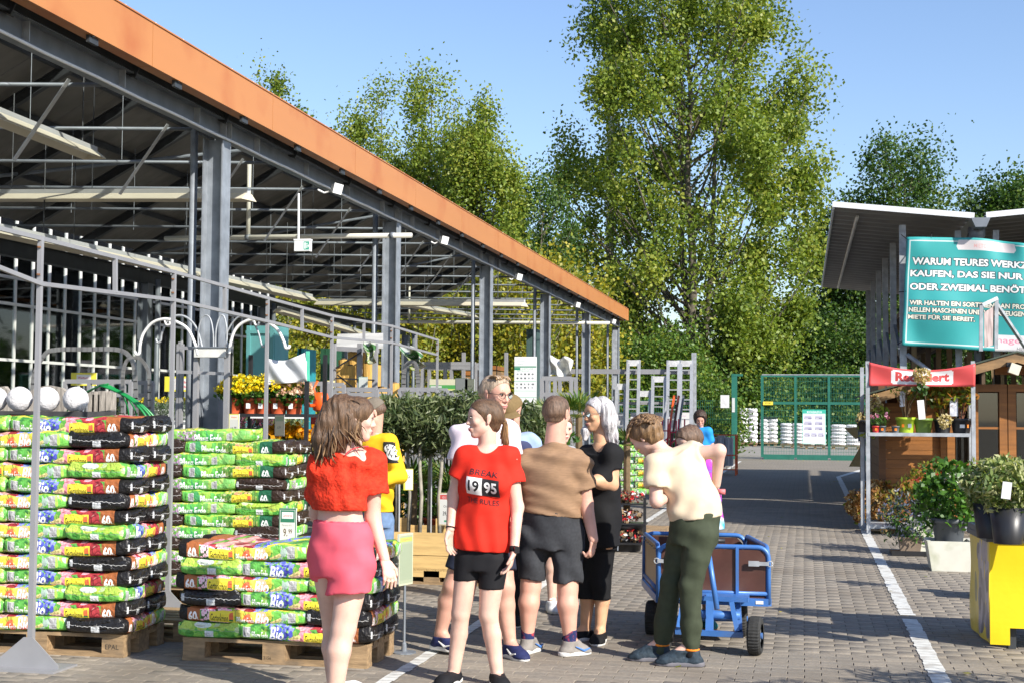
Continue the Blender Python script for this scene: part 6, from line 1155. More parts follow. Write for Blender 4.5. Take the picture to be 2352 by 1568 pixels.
def fan(t, c, r_, n, m_=None):
    V = []; F = []; c = Vector(c)
    for k in range(n):
        a = gp.uniform(0, 6.28); e = gp.uniform(.1, 1.1); d = Vector((math.cos(a)*math.cos(e), math.sin(a)*math.cos(e), math.sin(e))); L_ = r_*gp.uniform(.7, 1.1); s_ = d.cross(Vector((0, 0, 1))).normalized(); tip = c+d*L_-Vector((0, 0, .25*L_))
        for j in range(9):
            b = (j-4)*.24; q = (d*math.cos(b)+s_*math.sin(b)); o = len(V); h0 = c+d*L_*.45; V += [h0, h0+q*L_*.3+s_*.012, h0+q*L_*.55-Vector((0, 0, .06*L_)), h0+q*L_*.3-s_*.012]; F.append((o, o+1, o+2, o+3))
    link('fronds', npmesh('fronds', V, F, PF['palm'], gp.integers(0, 3, len(F))), t)
for k, (px, py, Yp, r_, lab) in enumerate(((950, 1110, 13.3, .5, 'fan palm behind the olive trunks at left'), (1040, 1120, 13.6, .55, 'fan palm behind the olive trunks at right'), (1330, 950, 15.5, .5, 'tall palm behind the silver haired woman'), (1270, 960, 16, .45, 'palm behind the short haired man'), (1440, 1010, 15.8, .35, 'palm right of the silver haired woman'), (900, 1130, 13.8, .4, 'dark palm behind the yellow sweater'))):
    c = AT(px, py, Yp); t = thing('potted_palm', lab, 'potted plant', (c.x, c.y, 0), 'palms behind the people'); pot(t, (c.x, c.y, 0), .2, .32, BLACKP); m = MB(); m.tube([(c.x, c.y, .25), (c.x, c.y, c.z)], .04, 8); m.build('trunk', STEM, t); fan(t, c-Vector((0, 0, .1)), r_, 22 if k not in (2, 3) else 30)
for k, (px, py, Yp) in enumerate(((930, 1150, 14), (985, 1130, 14.2), (1050, 1160, 14), (1120, 1060, 14.5), (1250, 1010, 15))):
    c = AT(px, py, Yp); t = thing('leafy_shrub', 'dense green potted shrub behind the people, %s from the left' % ordw(k), 'potted plant', (c.x, c.y, 0), 'shrubs behind the people'); pot(t, (c.x, c.y, 0), .17, .28, BLACKP); stems(t, (c.x, c.y, .25), 7, c.z-.2, .12); foliage(t, c, (.36, .3, .34), 700, .08, 'green', asp=.4)
sign('red bordered price sign leaning in the planter', AT(1024, 1168, Yo-.05), .13, .29, card('red price card', [('rect', .08, .8, .92, .94, (.6, .05, .04)), ('t', 'REDUZIERT', .25, .83, .06, (.8, .7, .7), .5), ('t', 'Olive', .35, .55, .07, (.05, .05, .05), .4), ('t', '39.', .3, .3, .13, (.05, .05, .05), .3, .02), ('rect', .4, .1, .8, .16, (.05, .3, .15))], border=(.62, .5, .3), bgc=(.72, .72, .68)), ry=-.15)
sign('yellow and white care sign right of the yellow sweater', AT(938-0, 1100, 12.1), .085, .19, card('care sign', [('t', '9', .4, .5, .2, (.1, .1, .1), .25), ('rect', 0, 0, .2, 1, (.7, .6, .03))], border=(.7, .62, .05), bgc=(.7, .7, .66)), ry=.3, legs=.9)
# ================================================================ LADDERS AND GOODS AT THE LANE END
Yl = 40.0
def ladder(label, x0, x1, top, lean=.5):
    a, b = AT(x0, top, Yl), AT(x1, top, Yl); t = thing('aluminium_ladder', label, 'ladder', (a.x, Yl, 0), 'aluminium ladders on display'); z = a.z
    for x in (a.x, b.x): m = MB(); m.bar((x, Yl-lean, 0), (x, Yl, z), .09, .035, (0, 1, 0)); m.build('stile', ALU, t)
    n_ = int(z/.28)
    for k in range(1, n_): f = k/n_; m = MB(); m.bar((a.x, Yl-lean*(1-f), z*f), (b.x, Yl-lean*(1-f), z*f), .035, .035); m.build('rung', ALU, t)
    m = MB(); m.bar((a.x, Yl-.02, z-.09), (b.x, Yl-.02, z-.09), .03, .17); m.build('wrapped_head', mat('plastic wrapped metal', (.6, .6, .6), .3, .1, .15, 8, .5, 20), t)
for l_ in (('aluminium ladder at the left beside the last column', 1417, 1437, 880), ('second tallest aluminium ladder left of the wrapped ones', 1443, 1468, 826), ('shortest wrapped aluminium ladder in the front', 1467, 1494, 896), ('wrapped aluminium ladder of middle height', 1500, 1528, 863), ('tall aluminium ladder left in the joined pair', 1535, 1560, 827), ('tall aluminium ladder right in the joined pair', 1564, 1589, 827)): ladder(*l_)
t = thing('ladder_rack', 'grey rack with cross beam holding the aluminium ladders', 'rack', (AT(1500, 850, Yl).x, Yl+.2, 0)); a, b = AT(1412, 853, Yl+.15), AT(1594, 853, Yl+.15)
m = MB(); m.bar(AT(1240, 852, Yl+.15), b, .1, .14); m.build('beam', RAIL, t); m = MB(); q = AT(1594, 810, Yl+.2); m.bar((q.x, q.y, 0), q, .13, .13, (0, 1, 0)); m.build('upright', GALV, t); m = MB(); m.bar((a.x, q.y, 0), (a.x, q.y, a.z+1.2), .12, .12, (0, 1, 0)); m.build('upright', GALV, t); m = MB(); m.bar(AT(1412, 925, Yl+.3), AT(1594, 925, Yl+.3), .06, .08); m.build('beam', RAIL, t)
for k in range(6): p = AT(1432+k*28, 968, Yl+.6); sign('white product box panel behind the ladders, %s from the left' % ordw(k), p, .3, .55, card('product panel', [('t', 'Leiter', .2, .8, .05, (.5, .1, .4), .5)], border=(.6, .6, .6), bgc=(.7, .7, .7)) if k == 0 else MATS['product panel'], cat='advert board', name='advert_board', legs=.2, group='white product panels')
for k, (px, c_) in enumerate(((1530, GALV), (1545, ORANGE), (1555, RED), (1566, STEEL))): a, b = AT(px-14, 1010, 36.5), AT(px+4, 908, 36.8); t = thing('plank_panel', ['grey panel leaning left of the orange one', 'narrow orange panel leaning before the ladders', 'brown red panel leaning behind the orange one', 'dark panel leaning right of the orange one'][k], 'panel', (a.x, a.y, 0), 'leaning panels'); m = MB(); m.bar((a.x-.1, a.y, .0), b, .05, .16, (0, 1, 0)); m.build('panel', c_ if k != 2 else mat('brown red panel', (.10, .015, .01), .5), t); m = MB(); m.bar(b-Vector((0, 0, .04)), b, .055, .165, (0, 1, 0)); m.build('edge_strip', BLACKP, t)
REDP = mat('red painted steel', (.60, .02, .06), .4)
for k in range(4):
    p = AT(1508+k*19, 1010, 34); t = thing('hand_truck', 'red tubular hand truck before the ladders, %s from the left' % ordw(k), 'hand truck', (p.x, 34, 0), 'red hand trucks'); h = AT(1500, 965-4*(k % 2), 34).z
    for s_ in (-.06, .06): m = MB(); m.tube([(p.x+s_, 34, .1), (p.x+s_*1.2, 34, h*.8), (p.x+s_*1.2, 34.1, h)], .018, 7); m.build('tube', REDP, t, True)
    for f in (.4, .6, .8): m = MB(); m.bar((p.x-.06, 34, h*f), (p.x+.06, 34, h*f+(.1 if f == .6 else 0)), .02, .03); m.build('cross_bar', REDP, t)
    for s_ in (-.1, .1): m = MB(); m.tube([(p.x+s_-.02, 34, .12), (p.x+s_+.02, 34, .12)], .12, 14); m.build('wheel', BLACKP, t)
# green soil bags of another kind near the lane
Yr = 17.0
for k in range(8):
    for j in range(2):
        p = AT(1440+j*32-6, 1028+k*14, Yr); o = link('lawn_soil_bag', BAGS[1][(k+j) % 4], None, (p.x, Yr+.2, p.z-.045)); o.scale = (.36, .9, .8); o.rotation_euler = (0, 0, R_(180*(k % 2))); tag(o, 'green lawn soil bag beside the beige shirt, %s layer, %s column' % (ordw(k), ['left', 'right'][j]), 'soil bag', 'lawn soil bags by the lane')
pallet(AT(1415, 1150, Yr).x, Yr-.1, 'pallet rack base under the lawn soil bags', w=.6, d=.8)
t = thing('bag_rack', 'dark rack of bulb nets beside the lawn soil bags', 'rack', AT(1440, 1160, 15.6)); q = AT(1440, 1140, 15.6)
for s_ in (-.2, .2): m = MB(); m.bar((q.x+s_, q.y, 0), (q.x+s_, q.y, .62), .03, .03, (0, 1, 0)); m.build('upright', BLACKP, t)
for z in (.1, .32, .54): m = MB(); m.box((q.x, q.y+.1, z), (.42, .25, .02)); m.build('shelf', BLACKP, t); foliage(t, (q.x, q.y+.05, z+.09), (.19, .1, .07), 160, .05, [WOODP, MATS['brown stem'], STONE, RED], 'bulbs', .8, 0)
sign('slim teal topped price strip at the bulb rack', AT(1419, 1110, 15.3), .04, .22, card('teal strip', [('rect', 0, .7, 1, 1, (.05, .4, .35))], border=(.6, .62, .58), bgc=(.6, .62, .58)), legs=.05)
# wire bin and boxes at the lane end
q = AT(1690, 1050, 36); t = thing('wire_bin', 'orange wire bin filled with pale boxes by the lane end', 'bin', (q.x-.4, 36, 0)); hx = AT(1690, 998, 36).z
for x in (q.x-.9, q.x): 
    for y in (36, 36.7): m = MB(); m.bar((x, y, 0), (x, y, hx), .04, .04, (0, 1, 0)); m.build('upright', ORANGE, t)
for z in (.15, hx*.5, hx): m = MB(); m.bar((q.x-.9, 36, z), (q.x, 36, z), .03, .03); m.build('rail', ORANGE, t); m = MB(); m.bar((q.x, 36, z), (q.x, 36.7, z), .03, .03); m.build('rail', ORANGE, t)
for k in range(9): 
    m = MB(); m.bar((q.x-.9+k*.1125, 35.99, .1), (q.x-.9+k*.1125, 35.99, hx), .012, .012, (0, 1, 0)); m.build('wire', GALV, t)
for k in range(4): t2 = thing('pale_box', 'pale cardboard box in the orange wire bin, %s from the left' % ordw(k), 'box', (q.x-.78+k*.2, 36.35, .2), 'boxes in the wire bin'); m = MB(); m.box((q.x-.78+k*.2, 36.35, .2+.4), (.18, .5, .8-.08*(k % 2))); m.build('carton', mat('pale carton', (.5, .52, .53), .6, 0, .15, 6), t2); m = MB(); m.box((q.x-.78+k*.2, 36.09, .6), (.03, .01, .7)); m.build('tape_strip', WHITEP, t2)
# ================================================================ PEOPLE: signed distance bodies polygonised with surface nets
V3 = lambda v: np.array(v, float)
class Sdf:
    def __init__(s, k=.02): s.p = []; s.k = k; s.wr = None
    def cone(s, a, b, r1, r2, flat=None, kf=1., cut=None, k=None): s.p.append((V3(a), V3(b), r1, r2, None if flat is None else V3(flat)/np.linalg.norm(flat), kf, cut or [], k or s.k)); return s
    def ball(s, c, r, flat=None, kf=1., **q): return s.cone(c, V3(c)+V3((0, 0, 1e-4)), r, r, flat, kf, **q)
    def bounds(s, m=.02):
        lo = np.min([np.minimum(p[0]-p[2], p[1]-p[3]) for p in s.p], 0)-m; hi = np.max([np.maximum(p[0]+p[2], p[1]+p[3]) for p in s.p], 0)+m; return lo, hi
    def mesh(s, h, clip=None, sub=None):
        lo, hi = s.bounds(h*3); n = np.ceil((hi-lo)/h).astype(int)+1; ax = [lo[i]+h*np.arange(n[i]) for i in range(3)]; D = np.full(n, .3)
        for (a, b, r1, r2, fl, kf, cut, k) in s.p:
            m = k+2.5*h; l = np.floor((np.minimum(a-r1, b-r2)-m-lo)/h).astype(int).clip(0); u = np.ceil((np.maximum(a+r1, b+r2)+m-lo)/h).astype(int)+1; u = np.minimum(u, n)
            X, Y_, Z = np.meshgrid(*[ax[i][l[i]:u[i]] for i in range(3)], indexing='ij'); P = np.stack([X, Y_, Z], -1)-a; ba = b-a
            if fl is not None: c = P @ fl; P = P+(c*(1/kf-1))[..., None]*fl; ba = ba+(ba @ fl)*(1/kf-1)*fl
            L2 = max(ba @ ba, 1e-9); t = ((P @ ba)/L2).clip(0, 1); d = np.linalg.norm(P-t[..., None]*ba, axis=-1)-(r1+(r2-r1)*t)
            if fl is not None: d = d*min(1, (kf+1)/2)
            for (cp, cn) in cut: d = np.maximum(d, (np.stack([X, Y_, Z], -1)-V3(cp)) @ (V3(cn)/np.linalg.norm(cn)))
            sl_ = tuple(slice(l[i], u[i]) for i in range(3)); o = D[sl_]; hh = (k-np.abs(o-d)).clip(0)/k; D[sl_] = np.minimum(o, d)-hh*hh*k*.25
        if s.wr: X, Y_, Z = np.meshgrid(*ax, indexing='ij'); D = D+s.wr(X, Y_, Z)
        if clip:
            X, Y_, Z = np.meshgrid(*ax, indexing='ij'); P = np.stack([X, Y_, Z], -1)
            for (cp, cn) in clip: D = np.maximum(D, (P-V3(cp)) @ (V3(cn)/np.linalg.norm(cn)))
        for (a, b, r1, r2) in sub or []:
            X, Y_, Z = np.meshgrid(*ax, indexing='ij'); a = V3(a); ba = V3(b)-a; P = np.stack([X, Y_, Z], -1)-a; t = ((P @ ba)/max(ba @ ba, 1e-9)).clip(0, 1); D = np.maximum(D, r1+(r2-r1)*t-np.linalg.norm(P-t[..., None]*ba, axis=-1))
        return surfnet(D, lo, h)
def surfnet(D, lo, h):
    I = D < 0; n = np.array(D.shape)-1; S8 = [I[i:i+n[0], j:j+n[1], k:k+n[2]] for i in (0, 1) for j in (0, 1) for k in (0, 1)]; c = sum(x.astype(np.int8) for x in S8); act = (c > 0) & (c < 8); ids = np.full(n, -1); ci = np.argwhere(act); ids[act] = np.arange(len(ci))
    acc = np.zeros((len(ci), 3)); cnt = np.zeros(len(ci)); co = [(i, j, k) for i in (0, 1) for j in (0, 1) for k in (0, 1)]
    val = [D[ci[:, 0]+i, ci[:, 1]+j, ci[:, 2]+k] for i, j, k in co]
    for p in range(8):
        for q in range(p+1, 8):
            if sum(abs(co[p][x]-co[q][x]) for x in range(3)) != 1: continue
            m = (val[p] < 0) != (val[q] < 0); t = np.where(m, val[p]/np.where(m, val[p]-val[q], 1), 0); pt = np.array(co[p])+t[:, None]*(np.array(co[q])-np.array(co[p])); acc += pt*m[:, None]; cnt += m
    V = lo+h*(ci+acc/np.maximum(cnt, 1)[:, None]); F = []
    for a in range(3):
        b, c_ = (a+1) % 3, (a+2) % 3; sl0 = [slice(None)]*3; sl1 = [slice(None)]*3; sl0[a] = slice(0, -1); sl1[a] = slice(1, None); A = I[tuple(sl0)]; B = I[tuple(sl1)]; e = np.argwhere(A != B); e = e[(e[:, b] > 0) & (e[:, c_] > 0) & (e[:, b] < n[b]) & (e[:, c_] < n[c_])]
        if not len(e): continue
        s_ = A[e[:, 0], e[:, 1], e[:, 2]]; f = []
        for (db, dc) in ((1, 1), (0, 1), (0, 0), (1, 0)): q = e.copy(); q[:, b] -= db; q[:, c_] -= dc; f.append(ids[q[:, 0], q[:, 1], q[:, 2]])
        f = np.stack(f, 1); f[~s_] = f[~s_][:, ::-1]; F.append(f)
    return V, np.concatenate(F)
def joinm(parts):
    V = []; F = []; o = 0
    for v, f in parts: V.append(v); F.append(f+o); o += len(v)
    return np.concatenate(V), np.concatenate(F)
def smesh(name, VF, m, parent): return link(name, npmesh(name, VF[0], VF[1], m, None, True), parent)
def wrinkle(amp, dirs, seed=0):
    g = np.random.default_rng(seed); ph = g.uniform(0, 6.28, 12)
    def f(X, Y_, Z):
        d = 0
        for i, (kx, ky, kz) in enumerate(dirs): d = d+np.sin(kx*X+ky*Y_+kz*Z+ph[i]+1.3*np.sin(5*X+9*Z+ph[i+4]))*(.6+.4*np.sin(7*Z+6*X+ph[(i+2) % 12]))
        return -1.55*amp*d/len(dirs)
    return f
SKIN = {k: mat('skin %s' % k, c, .5, 0, .11, 11, .12, 240, spec=.35, subsurf=.12) for k, c in (('fair', (.64, .41, .32)), ('rosy', (.60, .33, .245)), ('tan', (.60, .34, .20)))}
def hairmat(n, c): return mat('hair '+n, c, .48, 0, .5, 70, .5, 190, spec=.45, stretch=(1.6, 1.6, .16))
HAIR = {'brown': hairmat('brown', (.10, .055, .028)), 'dark': hairmat('dark brown', (.045, .026, .016)), 'light': hairmat('light brown', (.19, .11, .05)), 'gold': hairmat('golden brown', (.27, .16, .07)), 'silver': hairmat('silver', (.47, .45, .45)), 'grey': hairmat('sandy grey', (.36, .27, .19)), 'short': hairmat('cropped brown', (.12, .072, .045))}
def cl(n, c, r=.85, v=.07, sc=40, b=.25, bs=160, **q):
    f = bs > 80
    return mat('cloth '+n, c, r, 0, v, sc, .55 if f else b, 5.5 if f else bs, spec=.25, ridge=f, **q)
EYEW = mat('eye white', (.42, .39, .37), .3); EYED = mat('eye iris', (.03, .02, .015), .2); LIP = mat('lips', (.47, .20, .17), .45); SOLE = mat('white sole', (.66, .65, .62), .6); GLASSF = mat('thin glasses frame', (.10, .08, .07), .3, .6); LENS = glassmat('spectacle lens', (.93, .94, .95), -.03)
def frame(f, up=(0, 0, 1)): f = V3(f)/np.linalg.norm(f); u = V3(up)-f*(V3(up) @ f); u /= np.linalg.norm(u); return f, u, np.cross(f, u)
def handprims(S_, w, d, n, t, s=1., curl=.5):
    """palm from wrist w along d, palm normal n (curl side), thumb side t"""
    w = V3(w); d = V3(d)/np.linalg.norm(d); n = V3(n)-d*(V3(n) @ d); n /= np.linalg.norm(n); t = np.cross(n, d)*(1 if np.cross(n, d) @ V3(t) > 0 else -1)
    S_.cone(w-d*.02, w+d*.02*s, .024*s, .027*s, n, .72, k=.012); S_.cone(w+d*.03*s, w+d*.082*s, .030*s, .036*s, n, .42, k=.012)
    for i, (o, L) in enumerate(((.029, .070), (.0095, .080), (-.0095, .074), (-.028, .058))):
        p = w+d*.088*s+t*o*s; c = curl*(1+.12*i); q1 = p+(d*math.cos(c*.6)+n*math.sin(c*.6))*L*.52*s+t*o*.12*s; q2 = q1+(d*math.cos(c*1.7)+n*math.sin(c*1.7))*L*.50*s
        S_.cone(p-d*.012*s, q1, .0098*s, .0088*s, k=.004); S_.cone(q1, q2, .0088*s, .0068*s, k=.004)
    p = w+d*.028*s+t*.026*s; q = p+(d*.75+t*.62+n*.25)*.042*s; S_.cone(p, q, .0135*s, .0105*s, k=.010); S_.cone(q, q+(d*.93+t*.15+n*.35)*.032*s, .0105*s, .0078*s, k=.004)
def head_sdf(c, f, u, s=1., jaw=1., nb=None):
    f, u, r = frame(f, u); c = V3(c); P = lambda a, b, d: c+(r*a+u*b+f*d)*s; S_ = Sdf(.022)
    S_.cone(P(0, .032, -.030), P(0, .036, .018), .080*s, .074*s, r, .92); S_.cone(P(0, .02, .035), P(0, -.045, .040), .060*s, .050*s, k=.03); S_.cone(P(-.022, -.052, .02), P(0, -.092, .062), .036*s*jaw, .019*s*jaw, k=.025); S_.cone(P(.022, -.052, .02), P(0, -.092, .062), .036*s*jaw, .019*s*jaw, k=.025)
    S_.cone(P(-.03, .030, .075), P(.03, .030, .075), .013*s, .013*s, k=.018); S_.cone(P(0, .018, .092), P(0, -.026, .108), .0075*s, .0115*s, k=.010); S_.cone(P(-.012, -.030, .096), P(.012, -.030, .096), .0085*s, .0085*s, k=.008)
    for q in (-1, 1):
        S_.ball(P(q*.040, -.018, .068), .020*s, k=.02); S_.cone(P(q*.074, .018, -.008), P(q*.072, -.022, -.002), .019*s, .011*s, r, .42, k=.006); S_.cone(P(q*.030, .010, .078), P(q*.032, .010, .079), .013*s, .013*s, k=.006)
    S_.cone(P(-.016, -.058, .090), P(.016, -.058, .090), .0085*s, .0085*s, k=.010); S_.cone(P(-.013, -.069, .087), P(.013, -.069, .087), .0085*s, .0085*s, k=.008); S_.ball(P(0, -.092, .070), .016*s, k=.014)
    if nb is not None: S_.cone(P(0, -.045, -.022), nb, .050*s, .056*s, k=.03)
    return S_, P
def face_bits(t, P, s, hair, glasses=None, brow=True, lips=LIP, mustache=False):
    for q in (-1, 1):
        m = MB(); m.lathe((0, 0, 0), [(0, -.0075*s), (.009*s, -.004*s), (.0115*s, 0), (.009*s, .004*s), (0, .0075*s)], 10); c = Vector(P(q*.031, .010, .0865)); m.v = [tuple(c+Vector(v)) for v in m.v]; e = m.build('eye', EYEW, t, True)
        m = MB(); m.tube([P(q*.031, .009, .0965), P(q*.031, .009, .100)], .0062*s, 10); m.build('iris', EYED, e)
        m = MB(); m.tube([P(q*.018, .0165, .097), P(q*.032, .0185, .0985), P(q*.045, .0135, .091)], .0026*s, 5); m.build('eyelid', EYED, e)
        if brow: m = MB(); m.tube([P(q*.014, .030, .0935), P(q*.030, .036, .0925), P(q*.048, .029, .080)], [.003*s, .0042*s, .002*s], 6); m.build('eyebrow', hair, t)
    m = MB(); m.tube([P(-.024, -.0625, .0915), P(-.010, -.0585, .1005), P(0, -.0605, .102), P(.010, -.0585, .1005), P(.024, -.0625, .0915)], [.002*s, .0052*s, .005*s, .0052*s, .002*s], 7); m.tube([P(-.020, -.0655, .0925), P(0, -.0705, .1), P(.020, -.0655, .0925)], [.002*s, .006*s, .002*s], 7); m.build('lips', lips, t, True)
    if glasses:
        g_ = thing_part('glasses', t, P(0, .01, .1)); fm, r_ = glasses
        for q in (-1, 1):
            ring = [P(q*.033+.0235*math.cos(a), .006+.020*math.sin(a), .105-.010*abs(math.cos(a))*(math.cos(a)*q > 0)) for a in [2*math.pi*k/16 for k in range(16)]]
            m = MB(); m.tube(ring, r_*s, 5, closed=True); m.build('rim', fm, g_); m = MB(); m.add(ring, [tuple(range(16))]); m.build('lens', LENS, g_)
            m = MB(); m.tube([P(q*.057, .010, .096), P(q*.076, .012, .05), P(q*.079, .012, -.01)], r_*s, 5); m.build('temple', fm, g_)
        m = MB(); m.tube([P(-.010, .010, .107), P(0, .013, .109), P(.010, .010, .107)], r_*s, 5); m.build('bridge', fm, g_)
def thing_part(name, parent, loc):
    o = bpy.data.objects.new(name, None); o.empty_display_size = .02; COL.objects.link(o); o.location = loc; adopt(o, parent); return o
def haircap(P, s, cuts, grow=.012, low=0., k=.02, wr=.0, seed=0, extra=()):
    S_ = Sdf(k); S_.cone(P(0, .034, -.030), P(0, .040, .014), (.082+grow)*s, (.076+grow)*s, P(1, 0, 0)-P(0, 0, 0), .92)
    if low: S_.cone(P(0, .0, -.045), P(0, -low, -.042), (.070+grow)*s, (.055+grow)*s, P(1, 0, 0)-P(0, 0, 0), 1.)
    for e in extra: S_.cone(P(*e[0]), P(*e[1]), e[2]*s, e[3]*s)
    if wr: S_.wr = wrinkle(wr, ((160, 30, 40), (40, 150, 60), (90, 100, -70)), seed)
    return S_.mesh(.0055, [(P(*a), P(*b)-P(0, 0, 0)) for a, b in cuts])
def locks(name, t, paths, mats_, r=.012, n=6, seed=0):
    """hair locks as tapered tubes; each path is a list of points"""
    g = np.random.default_rng(seed); M = MB()
    for k, p in enumerate(paths): q = len(p); rr = r*g.uniform(.6, 1.2); M.tube(p, [rr*(.75+.5*math.sin(3.14*i/(q-1)))*(1 if i < q-1 else .25) for i in range(q)], n, int(g.integers(len(mats_))))
    return M.build(name, mats_, t, True)
def bezier(a, b, c, d, n=7): a, b, c, d = V3(a), V3(b), V3(c), V3(d); return [tuple(a*(1-u)**3+3*b*u*(1-u)**2+3*c*u*u*(1-u)+d*u**3) for u in [i/(n-1) for i in range(n)]]
def limb(S_, pts, rs, k=.02, **q):
    for a, b, r1, r2 in zip(pts[:-1], pts[1:], rs[:-1], rs[1:]): S_.cone(a, b, r1, r2, k=k, **q)
def torso(S_, rings, fwd, grow=0., k=.04, cut=None, cb=.035, ct=.02):
    """rings: (centre, half width, half depth), from the bottom up; flat ends"""
    n_ = len(rings)
    for i, ((c0, w0, d0), (c1, w1, d1)) in enumerate(zip(rings[:-1], rings[1:])):
        u = (V3(c1)-V3(c0))/np.linalg.norm(V3(c1)-V3(c0)); cs = list(cut or [])
        if i == 0: cs.append((V3(c0)-u*cb, -u))
        if i == n_-2: cs.append((V3(c1)+u*(ct+grow), u))
        S_.cone(c0, c1, w0+grow, w1+grow, fwd, ((d0+d1+2*grow)/(w0+w1+2*grow)), k=k, cut=cs)
def yoke(S_, nb, sL, sR, r, rn=.05, drop=.012):
    nb = V3(nb)
    for q in (sL, sR): S_.cone(nb-V3((0, 0, drop+.035)), V3(q), rn, r, k=.045)
    S_.cone(sL, sR, r*.95, r*.95, k=.05)
def leg(S_, hip, knee, ank, rt=.082, rk=.053, ra=.034, rc=.052, back=(0, 1, 0), k=.02):
    hip, knee, ank, back = map(V3, (hip, knee, ank, back)); S_.cone(hip, knee, rt, rk, k=k); c = knee*.68+ank*.32+back*.016; S_.cone(knee, c, rk*.96, rc, k=k); S_.cone(c, ank, rc, ra, k=k)
def foot(S_, ank, toe, g=0., k=.015, zs=0.02):
    a = V3(ank); b = V3(toe); d = b-a; d[2] = 0; L = np.linalg.norm(d); d /= L; z = b[2]; heel = np.array([a[0], a[1], z])-d*.035; S_.cone(a, heel+d*.02+V3((0, 0, .045)), .036+g, .038+g, k=k); S_.cone(heel+V3((0, 0, .03)), b-d*.06+V3((0, 0, .03)), .034+g, .043+g, (0, 0, 1), .75, k=k); S_.cone(b-d*.06+V3((0, 0, .025)), b-d*.03+V3((0, 0, .02)), .043+g, .034+g, (0, 0, 1), .6, k=k); S_.cone(a+d*.015, b-d*.08+V3((0, 0, .035)), .034+g, .034+g, k=k)
def shoe(t, ank, toe, m_, sole=SOLE, name='shoe', top=.085, stripe=None, laces=None, collar=None):
    a = V3(ank); b = V3(toe); d = b-a; d[2] = 0; d /= np.linalg.norm(d); z = b[2]; S_ = Sdf(.015); foot(S_, a, b, .008); o = smesh(name, S_.mesh(.006, [((0, 0, z+top), (0, 0, 1)), ((0, 0, z+.012), (0, 0, -1))]), m_, t)
    S_ = Sdf(.01); h = np.array([a[0], a[1], z])-d*.04; S_.cone(h+V3((0, 0, .014)), b-d*.075+V3((0, 0, .014)), .043, .053, k=.01); S_.cone(b-d*.075+V3((0, 0, .012)), b-d*.03+V3((0, 0, .014)), .050, .040, k=.01); smesh('sole', S_.mesh(.006, [((0, 0, z+.030), (0, 0, 1)), ((0, 0, z+.0), (0, 0, -1))]), sole, o)
    if stripe is not None:
        n_ = np.cross(d, (0, 0, 1)); n_ = -n_ if n_[1] > 0 else n_; c = (a+b)/2; c[2] = z; mb = MB(); mb.tube([c+d*.045+n_*.052+V3((0, 0, .046)), c+d*.0+n_*.055+V3((0, 0, .034)), c-d*.06+n_*.047+V3((0, 0, .062))], [.004, .0085, .003], 6); mb.build('swoosh', stripe, o)
    if collar is not None: mb = MB(); mb.tube([a+V3((.043*math.cos(q), .043*math.sin(q), z+top-a[2]+.004)) for q in np.linspace(0, 6.28, 14)[:-1]], .009, 6, closed=True); mb.build('collar', collar, o, True)
    if laces is not None:
        mb = MB(); n_ = np.cross(d, (0, 0, 1))
        for k in range(3): c = a+d*(.03+.028*k); c[2] = z+.098-.017*k; mb.tube([c-n_*.022, c+V3((0, 0, .008)), c+n_*.026], .0055, 5)
        q = mb.build('laces', laces, o); q['kind'] = 'stuff'
    return o
def decal(name, obj, parent, centre, right, up, w, h, m_, direction, n=(16, 16), off=.004):
    from mathutils.bvhtree import BVHTree
    me = obj.data; bv = BVHTree.FromPolygons([v.co for v in me.vertices], [p.vertices[:] for p in me.polygons]); c, r, u, d = Vector(centre), Vector(right).normalized(), Vector(up).normalized(), Vector(direction).normalized(); last = [c]
    def fn(a, b):
        p = c+r*((a-.5)*w)+u*((b-.5)*h); hit = bv.ray_cast(p-d*.6, d)
        if hit[0] is None: return last[0]
        last[0] = hit[0]-d*off; return last[0]
    m = MB(); m.sheet(fn, *n); return m.build(name, m_, parent, True)
def person(label, px, Y, loc_y=None): 
    p = AT(px, 1000, Y); return thing('person', label, 'person', (p.x, Y, 0), 'people standing on the lane')
HB = .0085
def zg(Y): return lambda px, py, dy=0.: V3(AT(px, py, Y+dy))
DOWN = V3((0, 0, -1))
# ---------------------------------------------------------------- 1 girl in red top and pink shorts, seen from behind
Y = 7.1; J = zg(Y); t = person('person seen from behind in red lace crop top and coral shorts', 800, Y); f = V3((.35, .94, 0)); sk = SKIN['fair']; bk = -f
sL, sR = J(738, 1066, -.02), J(856, 1062, .10); hc = J(815, 962, .03); nb = J(806, 1034, .03); hf, hu = V3((.93, .36, -.06)), V3((.04, 0, 1)); el, wr_ = J(856, 1186, .14), J(884, 1284, .10); hipL, hipR = J(752, 1290, .03), J(815, 1292, .05); knL, knR = J(768, 1436, .16), J(789, 1442, .0); anL, anR = J(770, 1585, .20), J(769, 1600, -.02)
rings = [(J(784, 1300, .04), .172, .118), (J(783, 1240, .04), .162, .112), (J(781, 1190, .03), .122, .088), (J(783, 1120, .03), .135, .10), (J(796, 1066, .03), .130, .075)]
B = Sdf(.03); torso(B, rings, f, -.004); yoke(B, nb, sL, sR, .055); B.cone(nb+V3((0, 0, -.02)), hc+V3((-.01, 0, -.05)), .058, .05, k=.03); limb(B, [sR, el, wr_], [.054, .041, .027]); limb(B, [sL, J(728, 1180, .12), J(760, 1250, .26)], [.05, .04, .03]); leg(B, hipL, knL, anL, .088, .062, .038, .058, bk); leg(B, hipR, knR, anR, .094, .066, .040, .062, bk); foot(B, anL, V3((anL[0]+.1, anL[1]+.16, .0))); foot(B, anR, V3((anR[0]+.1, anR[1]+.16, .0)))
